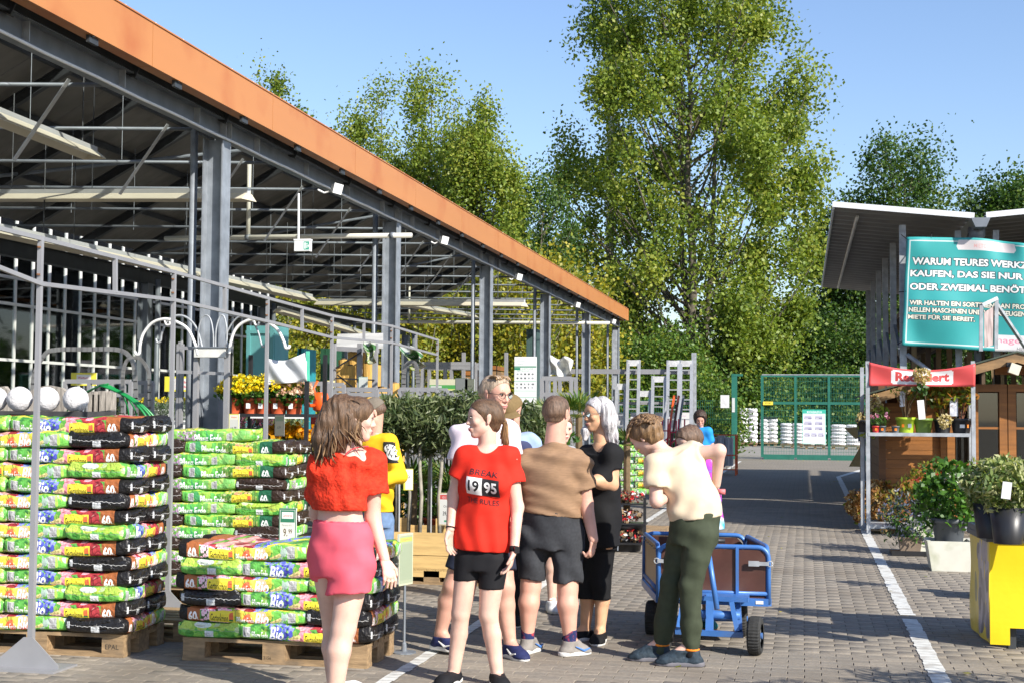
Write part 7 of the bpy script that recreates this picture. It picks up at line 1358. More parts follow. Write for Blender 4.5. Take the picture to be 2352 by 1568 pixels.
Hd, P = head_sdf(hc, hf, hu, .97, nb=nb); Hn = Sdf(.01); handprims(Hn, wr_, J(899, 1334, .05)-wr_, (-.6, .6, 0), (.2, .6, -.3), .98, .45); Hn2 = Sdf(.01); handprims(Hn2, J(760, 1250, .26), (.3, .3, -.8), (.5, 0, 0), (.3, .3, 0), .95, .4)
smesh('body', joinm([B.mesh(HB), Hd.mesh(.006), Hn.mesh(.0045), Hn2.mesh(.006)]), sk, t); face_bits(t, P, .97, HAIR['dark'])
T_ = Sdf(.035); T_.wr = wrinkle(.010, ((70, 30, 8), (50, -40, 20), (14, 10, 60)), 1); hem = [(J(780, 1170), (0, 0, -1))]
torso(T_, [(J(778, 1205, .03), .158, .125), (J(781, 1120, .03), .152, .118), (J(797, 1062, .03), .134, .085)], f, .006); se = sR*.42+el*.58; yoke(T_, nb, sL, sR, .062, .056); T_.cone(sR, se, .068, .082, k=.03, cut=[(se*.9+sR*.1, el-sR)]); se2 = sL*.45+J(726, 1180, .12)*.55; T_.cone(sL, se2, .066, .076, k=.03)
LACE = cl('red lace', (.62, .035, .012), .8, .28, 34, .9, 60); top = smesh('crop_top', T_.mesh(.008, hem, [(J(798, 1012, -.02), J(832, 1010, .02), .075, .07)]), LACE, t)
m = MB(); m.tube(bezier(J(793, 1044, -.07), J(803, 1030, -.06), J(820, 1024, -.05), J(846, 1024, .02)), .004, 5); m.build('strap', cl('coral strap', (.62, .06, .07)), top)
C_ = cl('coral shorts', (.74, .105, .145), .75, .06, 12, .3, 90); S_ = Sdf(.03); S_.wr = wrinkle(.009, ((20, 12, 30), (50, 30, 12), (-24, 10, 40)), 2); torso(S_, [(J(784, 1298, .04), .184, .135), (J(783, 1240, .04), .174, .126), (J(782, 1190, .03), .13, .098)], f, .004, cb=.05); hipL2, hipR2 = J(748, 1285, .06), J(812, 1288, .0); q = hipL2*.4+knL*.6; S_.cone(hipL2, q, .098, .108, k=.03, cut=[(J(740, 1340), (-.15, 0, -1))]); q = hipR2*.36+knR*.64; S_.cone(hipR2, q, .112, .124, k=.03, cut=[(J(815, 1360), (.08, 0, -1))])
sh_ = smesh('shorts', S_.mesh(.008, [(J(782, 1197), (.02, 0, 1))]), C_, t); S_ = Sdf(.02); S_.wr = wrinkle(.004, ((180, 60, 5), (150, 160, 0)), 3); torso(S_, [(J(783, 1214, .035), .150, .107), (J(782, 1196, .03), .140, .103)], f, .0); smesh('waistband', S_.mesh(.006, [(J(782, 1194), (.02, 0, 1)), (J(782, 1214), (0, 0, -1))]), C_, sh_)
for a, nm in ((anL, 0), (anR, 1)): shoe(t, a, V3((a[0]+.11, a[1]+.17, 0)), cl('white canvas', (.7, .7, .68)))
smesh('hair', haircap(P, .97, [((0, -.02, .05), (0, -.55, .85))], .013, .05, wr=.004, seed=1), HAIR['brown'], t)
g = np.random.default_rng(12); pth = []; tie = P(0, .085, -.075)
Hm = Sdf(.03); Hm.wr = wrinkle(.007, ((190, 40, 12), (150, -60, 20), (60, 20, 36)), 31)
for a in np.linspace(0, 1, 7):
    e = V3(J(729+98*a**1.2, 1046-46*a*a, -.09+.10*a)); c1 = tie+V3((-.02-.05*(1-a), -.05, -.02)); c2 = tie*.35+e*.65+V3((-.03*(1-a)+.01, -.03, .01)); q = bezier(tie, c1, c2, e, 5); limb(Hm, q, [.035, .047, .046, .038, .016], .03)
smesh('ponytail', Hm.mesh(.0065), HAIR['brown'], t)
for k in range(130):
    a = g.uniform(0, 1); e = J(725+112*a**1.25+g.normal()*5, 1056-52*a*a+g.normal()*10+(8 if a < .4 else 0), -.09+.10*a+g.normal()*.03); st = tie+g.normal(size=3)*.014; c1 = tie+V3((-.025-.05*(1-a), -.075, -.01))+g.normal(size=3)*.03; c2 = (st*.35+e*.65)+V3((-.035*(1-a)+.01, -.055, .015))+g.normal(size=3)*.03; q = bezier(st, c1, c2, e, 12); w0 = g.uniform(0, 6.3); pth.append([tuple(V3(p)+V3((.008, .002, .003))*math.sin(w0+i*1.15)*min(1, i/4)) for i, p in enumerate(q)])
for k in range(60): x, y = g.uniform(-.07, .07), g.uniform(-.02, .07); pth.append(bezier(P(x, y, .055-.5*abs(x)), P(x*1.3, y+.055, .02), P(x*.9, .105, -.05), tie+g.normal(size=3)*.01))
locks('ponytail', t, pth, [HAIR['brown'], HAIR['brown'], HAIR['light'], HAIR['dark'], HAIR['brown']], .0042, 5, 3); m = MB(); m.tube([tie+V3((-.012, 0, .01)), tie+V3((.022, 0, -.004))], .024, 12); m.build('hair_tie', cl('pink tie', (.6, .32, .38)), t)
pth = [bezier(P(.075, -.02+g.normal()*.02, .02), P(.085, -.06, .0), P(.085, -.10, -.02), J(832+g.normal()*8, 1022+g.normal()*8, -.03)) for k in range(10)]; locks('loose_strands', t, pth, [HAIR['brown'], HAIR['light']], .004, 5, 4)
# ---------------------------------------------------------------- 2 girl in red printed tee
Y = 7.85; J = zg(Y); t = person('person in red printed T-shirt and black cycling shorts facing the camera', 1110, Y); f = V3((-.12, -.99, 0)); bk = -f; sk = SKIN['fair']
sL, sR = J(1068, 1049, 0), J(1170, 1050, .02); hc = J(1113, 961, .0); nb = J(1120, 1030, .02); hf, hu = V3((-.86, -.50, -.02)), V3((.03, 0, 1)); eL, wL = J(1042, 1138, .02), J(1034, 1214, -.05); eR, wR = J(1188, 1164, .02), J(1181, 1262, -.06); hipL, hipR = J(1078, 1280, 0), J(1134, 1284, 0); knL, knR = J(1058, 1408, -.02), J(1122, 1412, -.02); anL, anR = J(1040, 1556, .0), J(1143, 1556, .0)
rings = [(J(1107, 1295, .02), .152, .105), (J(1106, 1250, .02), .146, .10), (J(1110, 1190, .02), .115, .085), (J(1114, 1105, .02), .132, .10), (J(1119, 1050, .03), .125, .07)]
B = Sdf(.03); torso(B, rings, f, -.016); yoke(B, nb, sL, sR, .050); B.cone(nb+V3((0, 0, -.03)), hc+V3((.01, 0, -.05)), .052, .047, k=.03); limb(B, [sL, eL, wL], [.045, .036, .025]); limb(B, [sR, eR, wR], [.046, .037, .026]); leg(B, hipL, knL, anL, .078, .053, .034, .049, bk, .012); leg(B, hipR, knR, anR, .080, .055, .034, .051, bk, .012); toeL, toeR = V3((anL[0]-.03, anL[1]-.19, 0)), V3((anR[0]+.07, anR[1]-.18, 0)); foot(B, anL, toeL); foot(B, anR, toeR)
for q in (-1, 1): B.ball(J(1114+q*24, 1108, -.085), .055, k=.05)
Hd, P = head_sdf(hc, hf, hu, .94, .92, nb=nb); H1 = Sdf(.01); handprims(H1, wL, J(1031, 1288, -.05)-wL, (.7, -.3, 0), (.2, -.8, 0), .95, .5); H2 = Sdf(.01); handprims(H2, wR, J(1162, 1332, -.08)-wR, (-.75, -.2, 0), (-.2, -.8, 0), .95, .4)
smesh('body', joinm([B.mesh(HB), Hd.mesh(.0055), H1.mesh(.0045), H2.mesh(.0045)]), sk, t); face_bits(t, P, .94, HAIR['brown'])
RT = cl('red tee', (.62, .025, .012), .85, .05, 30, .2, 220); T_ = Sdf(.035); T_.wr = wrinkle(.011, ((40, 10, 14), (26, 10, -34), (60, 30, 6)), 5); torso(T_, [(J(1104, 1290, .02), .168, .122), (J(1106, 1240, .02), .166, .12), (J(1110, 1180, .02), .142, .112), (J(1114, 1105, .02), .148, .118), (J(1119, 1050, .03), .130, .078)], f, .002, cb=.12); yoke(T_, nb, sL, sR, .055, .056)
for s_, e_, r1 in ((sL, eL, .058), (sR, eR, .060)): q = s_*.45+e_*.55; T_.cone(s_, q, r1, .068, k=.03, cut=[(q*.93+s_*.07, e_-s_)])
for q in (-1, 1): T_.ball(J(1114+q*24, 1108, -.085), .062, k=.06)
tee = smesh('tee', T_.mesh(.0075, [(J(1105, 1262), (-.06, 0, -1))], [(J(1123, 1000, .02), J(1112, 1022, -.12), .078, .062)]), RT, t)
I = Img(512, 512, (.62, .025, .012)); I.text('BREAK', 70, 400, 62, (.012, .012, .02), w=390); I.rect(36, 170, 250, 370, (.78, .78, .77)); I.rect(250, 170, 476, 370, (.010, .010, .012)); I.text('19', 66, 205, 130, (.01, .01, .012), w=150, bold=.03); I.text('95', 280, 205, 130, (.8, .8, .79), w=165, bold=.03); I.text('THE RULES', 40, 70, 60, (.012, .012, .02), w=420)
decal('chest_print', tee, tee, J(1092, 1124, -.3), (1, 0, -.13), (.05, 0, 1), .225, .25, I.mat('red tee print', .8, bscale=30, key=(.62, .025, .012)), (0, 1, 0), (26, 22))
BLK = cl('black jersey', (.010, .010, .012), .8, .1, 30, .15, 120); S_ = Sdf(.025); torso(S_, [(J(1107, 1298, .02), .158, .114), (J(1106, 1245, .02), .153, .108)], f, cb=.025); q = knL*.6+hipL*.4; S_.cone(hipL, q, .086, .066, k=.012, cut=[(J(1062, 1331), (.03, 0, -1))]); q = knR*.7+hipR*.3; S_.cone(hipR, q, .088, .068, k=.012, cut=[(J(1130, 1351), (-.02, 0, -1))]); smesh('cycling_shorts', S_.mesh(.008), BLK, t)
SOCKW = cl('white sock', (.72, .72, .71))
for a, b in ((anL, toeL), (anR, toeR)): shoe(t, a, b, BLK, top=.07); S_ = Sdf(.01); S_.cone(a-V3((0, 0, .03)), a+V3((0, 0, .012)), .041, .041); smesh('sock', S_.mesh(.006, [(a+V3((0, 0, .015)), (0, 0, 1))]), SOCKW, t)
smesh('hair', haircap(P, .94, [((0, .028, .052), (0, -.62, .78))], .008, .03, wr=.003, seed=2), HAIR['brown'], t); g = np.random.default_rng(5); tie = P(0, -.01, -.115); pth = []
for k in range(46): x = g.uniform(-.07, .07); pth.append(bezier(P(x*.5, .095+g.normal()*.004, .055-abs(x)*.3), P(x*1.25, .085-abs(x)*.3, .0), P(x*1.0, .03, -.09), tie+g.normal(size=3)*.008))
locks('combed_hair', t, pth, [HAIR['brown'], HAIR['dark'], HAIR['light']], .0075, 5, 5); pth = []
for k in range(44): e = J(1160+g.normal()*5, 1018+g.normal()*8, .08); pth.append(bezier(tie+g.normal(size=3)*.008, tie+V3((.03, .02, -.015)), J(1156+g.normal()*5, 990, .08), e))
locks('ponytail', t, pth, [HAIR['light'], HAIR['brown'], HAIR['gold']], .0075, 5, 6)
m = MB(); d = (wR-eR)/np.linalg.norm(wR-eR); m.tube([wR-d*.018, wR+d*.012], .0295, 14); wb = m.build('watch', BLK, t, True); m = MB(); m.box(wR-d*.003+V3((.018, -.022, 0)), (.032, .012, .036), Matrix.Rotation(.7, 3, 'Z')); m.build('watch_case', mat('watch glass', (.01, .01, .012), .08, coat=1.), wb); m = MB(); d = (wL-eL)/np.linalg.norm(wL-eL); m.tube([wL-d*.012, wL-d*.004], .0285, 14); m.build('wristband', BLK, t, True)
# ---------------------------------------------------------------- 3 older man in pale shirt
Y = 8.75; J = zg(Y); t = person('older person with glasses in pale pink polo walking behind the red tee', 1130, Y); f = V3((.72, -.69, 0)); bk = -f; sk = SKIN['rosy']
sL, sR = J(1062, 1000, -.03), J(1166, 992, .12); hc = J(1138, 906, .02); nb = J(1122, 976, .03); hf, hu = V3((.82, -.57, -.10)), V3((.0, 0, 1)); eL, wL = J(1052, 1092, -.03), J(1075, 1170, -.12); eR, wR = J(1182, 1080, .16), J(1180, 1165, .08); hipL, hipR = J(1085, 1225, .05), J(1140, 1225, .05); knL, knR = J(1040, 1345, .0), J(1160, 1348, -.02); anL, anR = J(1012, 1452, .06), J(1172, 1478, .0)
rings = [(J(1112, 1240, .05), .165, .125), (J(1112, 1180, .05), .165, .135), (J(1112, 1100, .05), .175, .135), (J(1114, 1010, .05), .165, .09)]
B = Sdf(.03); torso(B, rings, f, -.016); yoke(B, nb, sL, sR, .062); B.cone(nb+V3((0, 0, -.03)), hc+V3((-.01, 0, -.05)), .064, .056, k=.03); limb(B, [sL, eL, wL], [.056, .046, .032]); limb(B, [sR, eR, wR], [.056, .046, .032]); leg(B, hipL, knL, anL, .095, .062, .038, .060, bk); leg(B, hipR, knR, anR, .095, .062, .038, .060, bk); toeL, toeR = V3((anL[0]+.15, anL[1]-.08, .02)), V3((anR[0]+.13, anR[1]-.13, 0)); foot(B, anL, toeL); foot(B, anR, toeR)
Hd, P = head_sdf(hc, hf, hu, 1.03, 1.12, nb=nb); H1 = Sdf(.01); handprims(H1, wL, (.3, -.3, -.9), (.6, 0, 0), (.6, -.5, 0), 1.05, .6); H2 = Sdf(.01); handprims(H2, wR, (.1, -.2, -.9), (-.6, 0, 0), (-.2, -.7, 0), 1.05, .6); smesh('body', joinm([B.mesh(HB), Hd.mesh(.0055), H1.mesh(.006), H2.mesh(.006)]), sk, t); face_bits(t, P, 1.03, HAIR['grey'], (GLASSF, .0018))
T_ = Sdf(.04); T_.wr = wrinkle(.010, ((30, 20, 20), (50, 10, -20), (16, 30, 40)), 8); torso(T_, rings, f, .014); yoke(T_, nb, sL, sR, .072, .07)
for s_, e_ in ((sL, eL), (sR, eR)): q = s_*.38+e_*.62; T_.cone(s_, q, .072, .076, k=.03, cut=[(q*.95+s_*.05, e_-s_)])
smesh('polo_shirt', T_.mesh(.008, [(J(1110, 1238), (0, 0, -1))], [(nb+V3((0, 0, .0)), hc, .064, .064)]), cl('pale pink', (.72, .62, .68), .8, .04, 20), t)
NAVY = cl('navy shorts', (.02, .025, .045)); S_ = Sdf(.03); torso(S_, rings[:2], f, .012)
for h_, k_ in ((hipL, knL), (hipR, knR)): q = h_*.25+k_*.75; S_.cone(h_, q, .104, .092, k=.03, cut=[(q*.96+h_*.04, k_-h_)])
smesh('shorts', S_.mesh(.009), NAVY, t); NS = cl('navy trainer', (.018, .024, .085), .7, .2, 40)
for a, b in ((anL, toeL), (anR, toeR)): shoe(t, a, b, NS, stripe=SOLE, laces=NS)
smesh('hair', haircap(P, 1.03, [((0, .05, .055), (0, -.62, .78)), ((0, -.04, 0), (0, -1, 0))], .007, .01, wr=.004, seed=3), HAIR['grey'], t); g = np.random.default_rng(8)
locks('fringe', t, [bezier(P(x, .105, -.01), P(x, .122, .02), P(x*1.05, .122, .045), P(x*1.1, .105+g.normal()*.006, .068)) for x in np.linspace(-.055, .055, 30)], [HAIR['grey'], HAIR['gold']], .007, 5, 7)
# ---------------------------------------------------------------- 4 capped youth with dark glasses
Y = 10.05; J = zg(Y); t = person('person in brown cap and dark glasses with light blue shirt', 1180, Y); f = V3((-.45, -.89, 0)); bk = -f; sk = SKIN['rosy']
sL, sR = J(1130, 1008, 0), J(1218, 1018, .02); hc = J(1172, 946, 0); nb = J(1176, 1000, .04); hf, hu = V3((-.35, -.85, -.40)), V3((0, 0, 1)); rings = [(J(1176, 1215, .05), .15, .11), (J(1176, 1130, .05), .14, .11), (J(1176, 1060, .05), .155, .11), (J(1176, 1012, .05), .145, .08)]; eR, wR = J(1228, 1100, .02), J(1215, 1180, -.1); eL, wL = J(1122, 1100, .02), J(1140, 1180, -.1); hipL, hipR = J(1155, 1225, .05), J(1198, 1225, .05); knL, knR = J(1160, 1325, .05), J(1194, 1325, .05); anL, anR = J(1166, 1420, .05), J(1190, 1422, .05)
B = Sdf(.03); torso(B, rings, f, -.016); yoke(B, nb, sL, sR, .055); B.cone(nb+V3((0, 0, -.03)), hc+V3((0, .02, -.05)), .055, .05, k=.03); limb(B, [sR, eR, wR], [.05, .04, .028]); limb(B, [sL, eL, wL], [.05, .04, .028]); leg(B, hipL, knL, anL); leg(B, hipR, knR, anR); toeL, toeR = V3((anL[0]-.05, anL[1]-.17, 0)), V3((anR[0]+.0, anR[1]-.18, 0)); foot(B, anL, toeL); foot(B, anR, toeR); Hd, P = head_sdf(hc, hf, hu, .98, nb=nb); H1 = Sdf(.01); handprims(H1, wR, (-.3, -.5, -.5), (-.5, 0, 0), (0, -.5, .5)); H2 = Sdf(.01); handprims(H2, wL, (.3, -.5, -.5), (.5, 0, 0), (0, -.5, .5))
smesh('body', joinm([B.mesh(HB), Hd.mesh(.006), H1.mesh(.006), H2.mesh(.006)]), sk, t); face_bits(t, P, .98, HAIR['dark'], (BLACKP, .0035))
T_ = Sdf(.04); T_.wr = wrinkle(.008, ((30, 20, 20), (40, 10, -20)), 9); torso(T_, rings, f, .014); yoke(T_, nb, sL, sR, .064, .06)
for s_, e_ in ((sL, eL), (sR, eR)): q = s_*.4+e_*.6; T_.cone(s_, q, .064, .07, k=.03)
ts_ = smesh('tee', T_.mesh(.009, None, [(nb, hc, .062, .062)]), cl('light blue', (.30, .40, .60), .85, .04, 20), t); I = Img(64, 64, (.30, .40, .60)); I.disc(32, 32, 28, (.03, .04, .12)); decal('chest_print', ts_, ts_, J(1186, 1035, -.3), (1, 0, 0), (0, 0, 1), .16, .16, I.mat('blue tee print', .8, key=(.30, .40, .60)), (0, 1, 0))
S_ = Sdf(.03); torso(S_, rings[:2], f, .010); [limb(S_, [h_, k_, a_], [.092, .072, .055]) for h_, k_, a_ in ((hipL, knL, anL), (hipR, knR, anR))]; smesh('trousers', S_.mesh(.009), cl('black trousers', (.014, .015, .016)), t)
for a, b in ((anL, toeL), (anR, toeR)): shoe(t, a, b, BLK)
CAPB = cl('brown cap', (.17, .115, .05), .85, .1, 60)
def cap(t, P, s, m_, brim=.075, tilt=-.01):
    o = smesh('cap', haircap(P, s, [((0, .03, 0), (0, -1, -.12))], .014, 0), m_, t); mb = MB()
    def fn(u, v): a = (u-.5)*2.5; rr = .088+brim*v*math.cos(a*.62)**.5; q = P(math.sin(a)*rr*.92, .034+tilt*v-.02*v*abs(math.sin(a))-.006*v, math.cos(a)*rr*.98+.008); return q
    mb.sheet(fn, 14, 5); b_ = mb.build('brim', m_, o, True); md = b_.modifiers.new('thick', 'SOLIDIFY'); md.thickness = .004; mb = MB(); mb.lathe((0, 0, 0), [(0, -.004), (.007, 0), (0, .005)], 8); mb.v = [tuple(V3(P(0, .127, -.005))+V3(v)) for v in mb.v]; mb.build('button', m_, o); return o
cap(t, P, .98, CAPB)
# ---------------------------------------------------------------- 5 man in brown tee seen from behind
Y = 8.93; J = zg(Y); t = person('person with cropped hair in brown T-shirt and dark grey shorts, seen from behind', 1270, Y); f = V3((.12, .99, 0)); bk = -f; sk = SKIN['rosy']
sL, sR = J(1212, 1062, .02), J(1332, 1066, .02); hc = J(1279, 950, .03); nb = J(1274, 1020, .02); hf, hu = V3((.30, .95, -.05)), V3((0, 0, 1)); eL, wL = J(1214, 1140, .16), J(1252, 1180, .30); eR, wR = J(1346, 1156, .04), J(1363, 1238, -.03); hipL, hipR = J(1226, 1225, .03), J(1306, 1228, .03); knL, knR = J(1219, 1345, 0), J(1304, 1350, 0); anL, anR = J(1212, 1462, 0), J(1309, 1470, -.02)
rings = [(J(1266, 1225, .04), .195, .135), (J(1267, 1170, .04), .190, .135), (J(1268, 1110, .03), .182, .125), (J(1271, 1050, .03), .175, .09)]
B = Sdf(.03); torso(B, rings, f, -.016); yoke(B, nb, sL, sR, .062); B.cone(nb+V3((0, 0, -.04)), hc+V3((0, -.01, -.05)), .072, .062, k=.03); limb(B, [sL, eL, wL], [.058, .045, .03]); limb(B, [sR, eR, wR], [.06, .046, .031]); leg(B, hipL, knL, anL, .088, .066, .038, .066, bk); leg(B, hipR, knR, anR, .088, .066, .038, .066, bk); toeL, toeR = V3((anL[0]+.04, anL[1]+.16, 0)), V3((anR[0]+.11, anR[1]+.10, 0)); foot(B, anL, toeL); foot(B, anR, toeR)
Hd, P = head_sdf(hc, hf, hu, 1.0, 1.1, nb=nb); H1 = Sdf(.01); handprims(H1, wR, J(1356, 1284, -.02)-wR, (-.8, .3, 0), (0, .8, 0), 1.0, 1.0); H2 = Sdf(.01); handprims(H2, wL, (.4, .6, -.2), (.5, 0, 0), (0, .3, .5)); smesh('body', joinm([B.mesh(HB), Hd.mesh(.006), H1.mesh(.0045), H2.mesh(.006)]), sk, t); face_bits(t, P, 1., HAIR['short'])
T_ = Sdf(.04); T_.wr = wrinkle(.012, ((24, 20, 50), (14, 10, 80), (-36, 10, 40)), 11); torso(T_, [(J(1268, 1200, .04), .196, .142), (J(1267, 1160, .04), .196, .142), (J(1268, 1105, .03), .192, .132), (J(1271, 1052, .03), .182, .10)], f, .0, cb=.1); yoke(T_, nb, sL, sR, .068, .075)
for s_, e_ in ((sL, eL), (sR, eR)): q = s_*.36+e_*.64; T_.cone(s_, q, .076, .082, k=.03, cut=[(q*.95+s_*.05, e_-s_)])
smesh('tee', T_.mesh(.0075, [(J(1268, 1181), (-.10, 0, -1))], [(J(1275, 992, .02), J(1277, 960, .03), .078, .07)]), mat('cloth brown melange', (.265, .165, .098), .9, 0, .10, 40, .25, 200, spec=.2, stretch=(.6, .6, 3)), t)
GRY = cl('dark grey jersey', (.035, .037, .042), .9, .15, 60); S_ = Sdf(.03); S_.wr = wrinkle(.008, ((20, 12, 30), (40, 20, 12)), 12); torso(S_, [(J(1264, 1240, .04), .202, .15), (J(1268, 1160, .04), .190, .14)], f, cb=.05)
for h_, k_ in ((hipL, knL), (hipR, knR)): S_.cone(h_, k_, .108, .090, k=.02, cut=[(k_*.89+h_*.11, k_-h_)])
sh_ = smesh('shorts', S_.mesh(.008, [(J(1268, 1172), (0, 0, 1))]), GRY, t); SOCKN = cl('navy patterned sock', (.02, .03, .10), .9, .1, 20, dirt=((.45, .05, .05), 40)); GSH = cl('grey suede shoe', (.24, .22, .20), .8, .1, 40)
for a, b in ((anL, toeL), (anR, toeR)):
    o = shoe(t, a, b, GSH, top=.095, stripe=cl('blue stripe', (.08, .2, .5))); S_ = Sdf(.01); S_.cone(a-V3((0, 0, .04)), a+V3((0, 0, .07)), .043, .045); smesh('sock', S_.mesh(.006, [(a+V3((0, 0, .07)), (0, 0, 1))]), SOCKN, t)
smesh('hair', haircap(P, 1.0, [((0, .045, .04), (0, -.45, .9)), ((0, -.055, 0), (0, -1, 0))], .005, .025, wr=.0015, seed=4), HAIR['short'], t)
# ---------------------------------------------------------------- 6 girl hidden behind the brown tee
Y = 10.8; J = zg(Y); t = person('girl with white trainers mostly hidden behind the brown T-shirt', 1275, Y); f = V3((-.2, -.98, 0)); bk = -f; sk = SKIN['fair']; sL, sR = J(1250, 1040, .02), J(1308, 1042, .02); hc = J(1292, 984, -.02); nb = J(1282, 1030, .03); rings = [(J(1278, 1210, .05), .13, .10), (J(1278, 1150, .05), .11, .09), (J(1279, 1040, .05), .12, .07)]; hipL, hipR = J(1266, 1215, .05), J(1292, 1215, .05); knL, knR = J(1266, 1300, .05), J(1300, 1300, .05); anL, anR = J(1268, 1384, .03), J(1302, 1384, .05); eL, wL, eR, wR = J(1244, 1110, .03), J(1250, 1170, -.05), J(1312, 1110, .03), J(1308, 1170, -.05)
B = Sdf(.03); torso(B, rings, f, -.016); yoke(B, nb, sL, sR, .045); B.cone(nb+V3((0, 0, -.03)), hc+V3((0, .01, -.05)), .045, .042, k=.03); limb(B, [sL, eL, wL], [.042, .034, .024]); limb(B, [sR, eR, wR], [.042, .034, .024]); leg(B, hipL, knL, anL, .075, .05, .032, .046, bk); leg(B, hipR, knR, anR, .075, .05, .032, .046, bk); Hd, P = head_sdf(hc, (.5, -.86, -.1), (0, 0, 1), .9, nb=nb); H1 = Sdf(.01); handprims(H1, wL, (.1, -.2, -.8), (.5, 0, 0), (0, -.6, 0), .85); H2 = Sdf(.01); handprims(H2, wR, (-.1, -.2, -.8), (-.5, 0, 0), (0, -.6, 0), .85)
toeL, toeR = V3((anL[0]+.06, anL[1]-.15, 0)), V3((anR[0]+.05, anR[1]-.16, 0)); foot(B, anL, toeL); foot(B, anR, toeR); smesh('body', joinm([B.mesh(HB), Hd.mesh(.006), H1.mesh(.006), H2.mesh(.006)]), sk, t); face_bits(t, P, .9, HAIR['brown']); smesh('hair', haircap(P, .9, [((0, .02, .05), (0, -.55, .85))], .012, .05, wr=.003), HAIR['brown'], t); T_ = Sdf(.03); torso(T_, rings, f, .012); yoke(T_, nb, sL, sR, .054); [T_.cone(s_, s_*.5+e_*.5, .054, .058) for s_, e_ in ((sL, eL), (sR, eR))]; smesh('tee', T_.mesh(.009), cl('grey tee', (.30, .30, .32)), t); S_ = Sdf(.02); torso(S_, rings[:2], f, .016); [S_.cone(h_, h_*.45+k_*.55, .082, .078) for h_, k_ in ((hipL, knL), (hipR, knR))]; smesh('shorts', S_.mesh(.009), GRY, t)
for a, b in ((anL, toeL), (anR, toeR)): shoe(t, a, b, SOCKW, laces=SOCKW)
# ---------------------------------------------------------------- 7 silver haired woman in black
Y = 9.5; J = zg(Y); t = person('person with long silver hair and glasses in a black dress', 1380, Y); f = V3((-.72, -.69, 0)); bk = -f; sk = SKIN['tan']; skf = SKIN['rosy']
sL, sR = J(1352, 1044, .10), J(1406, 1042, -.08); hc = J(1375, 951, .0); nb = J(1383, 1020, .01); hf, hu = V3((-.80, -.60, -.06)), V3((0, 0, 1)); eR, wR = J(1405, 1112, -.10), J(1356, 1102, -.26); eL, wL = J(1346, 1110, .12), J(1335, 1150, -.05); hipL, hipR = J(1366, 1230, .05), J(1382, 1232, -.02); knL, knR = J(1346, 1340, .02), J(1380, 1342, -.02); anL, anR = J(1344, 1446, .02), J(1378, 1448, -.02)
rings = [(J(1375, 1245, 0), .165, .125), (J(1376, 1190, 0), .150, .12), (J(1379, 1120, 0), .135, .12), (J(1382, 1050, 0), .135, .08)]
B = Sdf(.03); torso(B, rings, f, -.016); yoke(B, nb, sL, sR, .055); B.cone(nb+V3((0, 0, -.03)), hc+V3((0, .02, -.05)), .052, .047, k=.03); limb(B, [sR, eR, wR], [.056, .045, .028]); limb(B, [sL, eL, wL], [.05, .04, .028]); leg(B, hipL, knL, anL, .07, .052, .034, .050, bk); leg(B, hipR, knR, anR, .07, .052, .034, .050, bk); toeL, toeR = V3((anL[0]-.13, anL[1]-.10, 0)), V3((anR[0]-.0, anR[1]-.19, 0)); foot(B, anL, toeL); foot(B, anR, toeR)
for q in (-1, 1): B.ball(J(1372+q*10, 1100, -.09+q*-.07), .06, k=.05)
Hd, P = head_sdf(hc, hf, hu, .97, .95, nb=nb); H1 = Sdf(.01); handprims(H1, wR, (-.8, -.2, .1), (0, -.4, .6), (0, -.3, .8), .92, .6); H2 = Sdf(.01); handprims(H2, wL, (-.1, -.5, -.6), (.5, 0, 0), (0, -.5, .2), .92); smesh('body', joinm([B.mesh(HB), Hd.mesh(.0055), H1.mesh(.0055), H2.mesh(.006)]), sk, t); face_bits(t, P, .97, HAIR['grey'], (GLASSF, .0016))
DR = cl('black dress', (.009, .009, .010), .85, .12, 30, .2, 120); T_ = Sdf(.04); T_.wr = wrinkle(.008, ((24, 20, 14), (40, 10, 10)), 14); torso(T_, [(J(1376, 1262, 0), .175, .14), (J(1376, 1190, 0), .165, .135), (J(1379, 1120, 0), .150, .132), (J(1383, 1050, 0), .142, .09)], f, cb=.1); yoke(T_, nb, sL, sR, .064, .06)
for s_, e_, r1 in ((sL, eL, .066), (sR, eR, .072)): q = s_*.42+e_*.58; T_.cone(s_, q, r1, .074, k=.03, cut=[(q*.88+s_*.12, e_-s_)])
for q in (-1, 1): T_.ball(J(1372+q*10, 1100, -.09+q*-.07), .068, k=.06)
dr = smesh('dress', T_.mesh(.008, [(J(1380, 1256), (.15, 0, -1))], [(J(1380, 1000, 0), J(1366, 1024, -.12), .07, .055)]), DR, t); S_ = Sdf(.03); S_.wr = wrinkle(.004, ((30, 20, 14),), 15); torso(S_, [(J(1374, 1245, 0), .15, .12), (J(1376, 1200, 0), .145, .115)], f)
for h_, k_, a_ in ((hipL, knL, anL), (hipR, knR, anR)): limb(S_, [h_, k_, k_*.5+a_*.5], [.10, .068, .068], .03)
sk_ = smesh('leggings', S_.mesh(.008, [(J(1363, 1374), (0, 0, -1))]), DR, t)
for a, b in ((anL, toeL), (anR, toeR)): shoe(t, a, b, DR, top=.07)
smesh('hair', haircap(P, .97, [((0, .03, .055), (0, -.55, .85))], .009, .05, wr=.003, seed=5), HAIR['silver'], t); g = np.random.default_rng(15); Hm = Sdf(.03); Hm.wr = wrinkle(.004, ((190, 40, 10), (150, -60, 16), (220, 20, 8)), 33); rx = 1 if (P(1, 0, 0)-P(0, 0, 0))[0] > 0 else -1
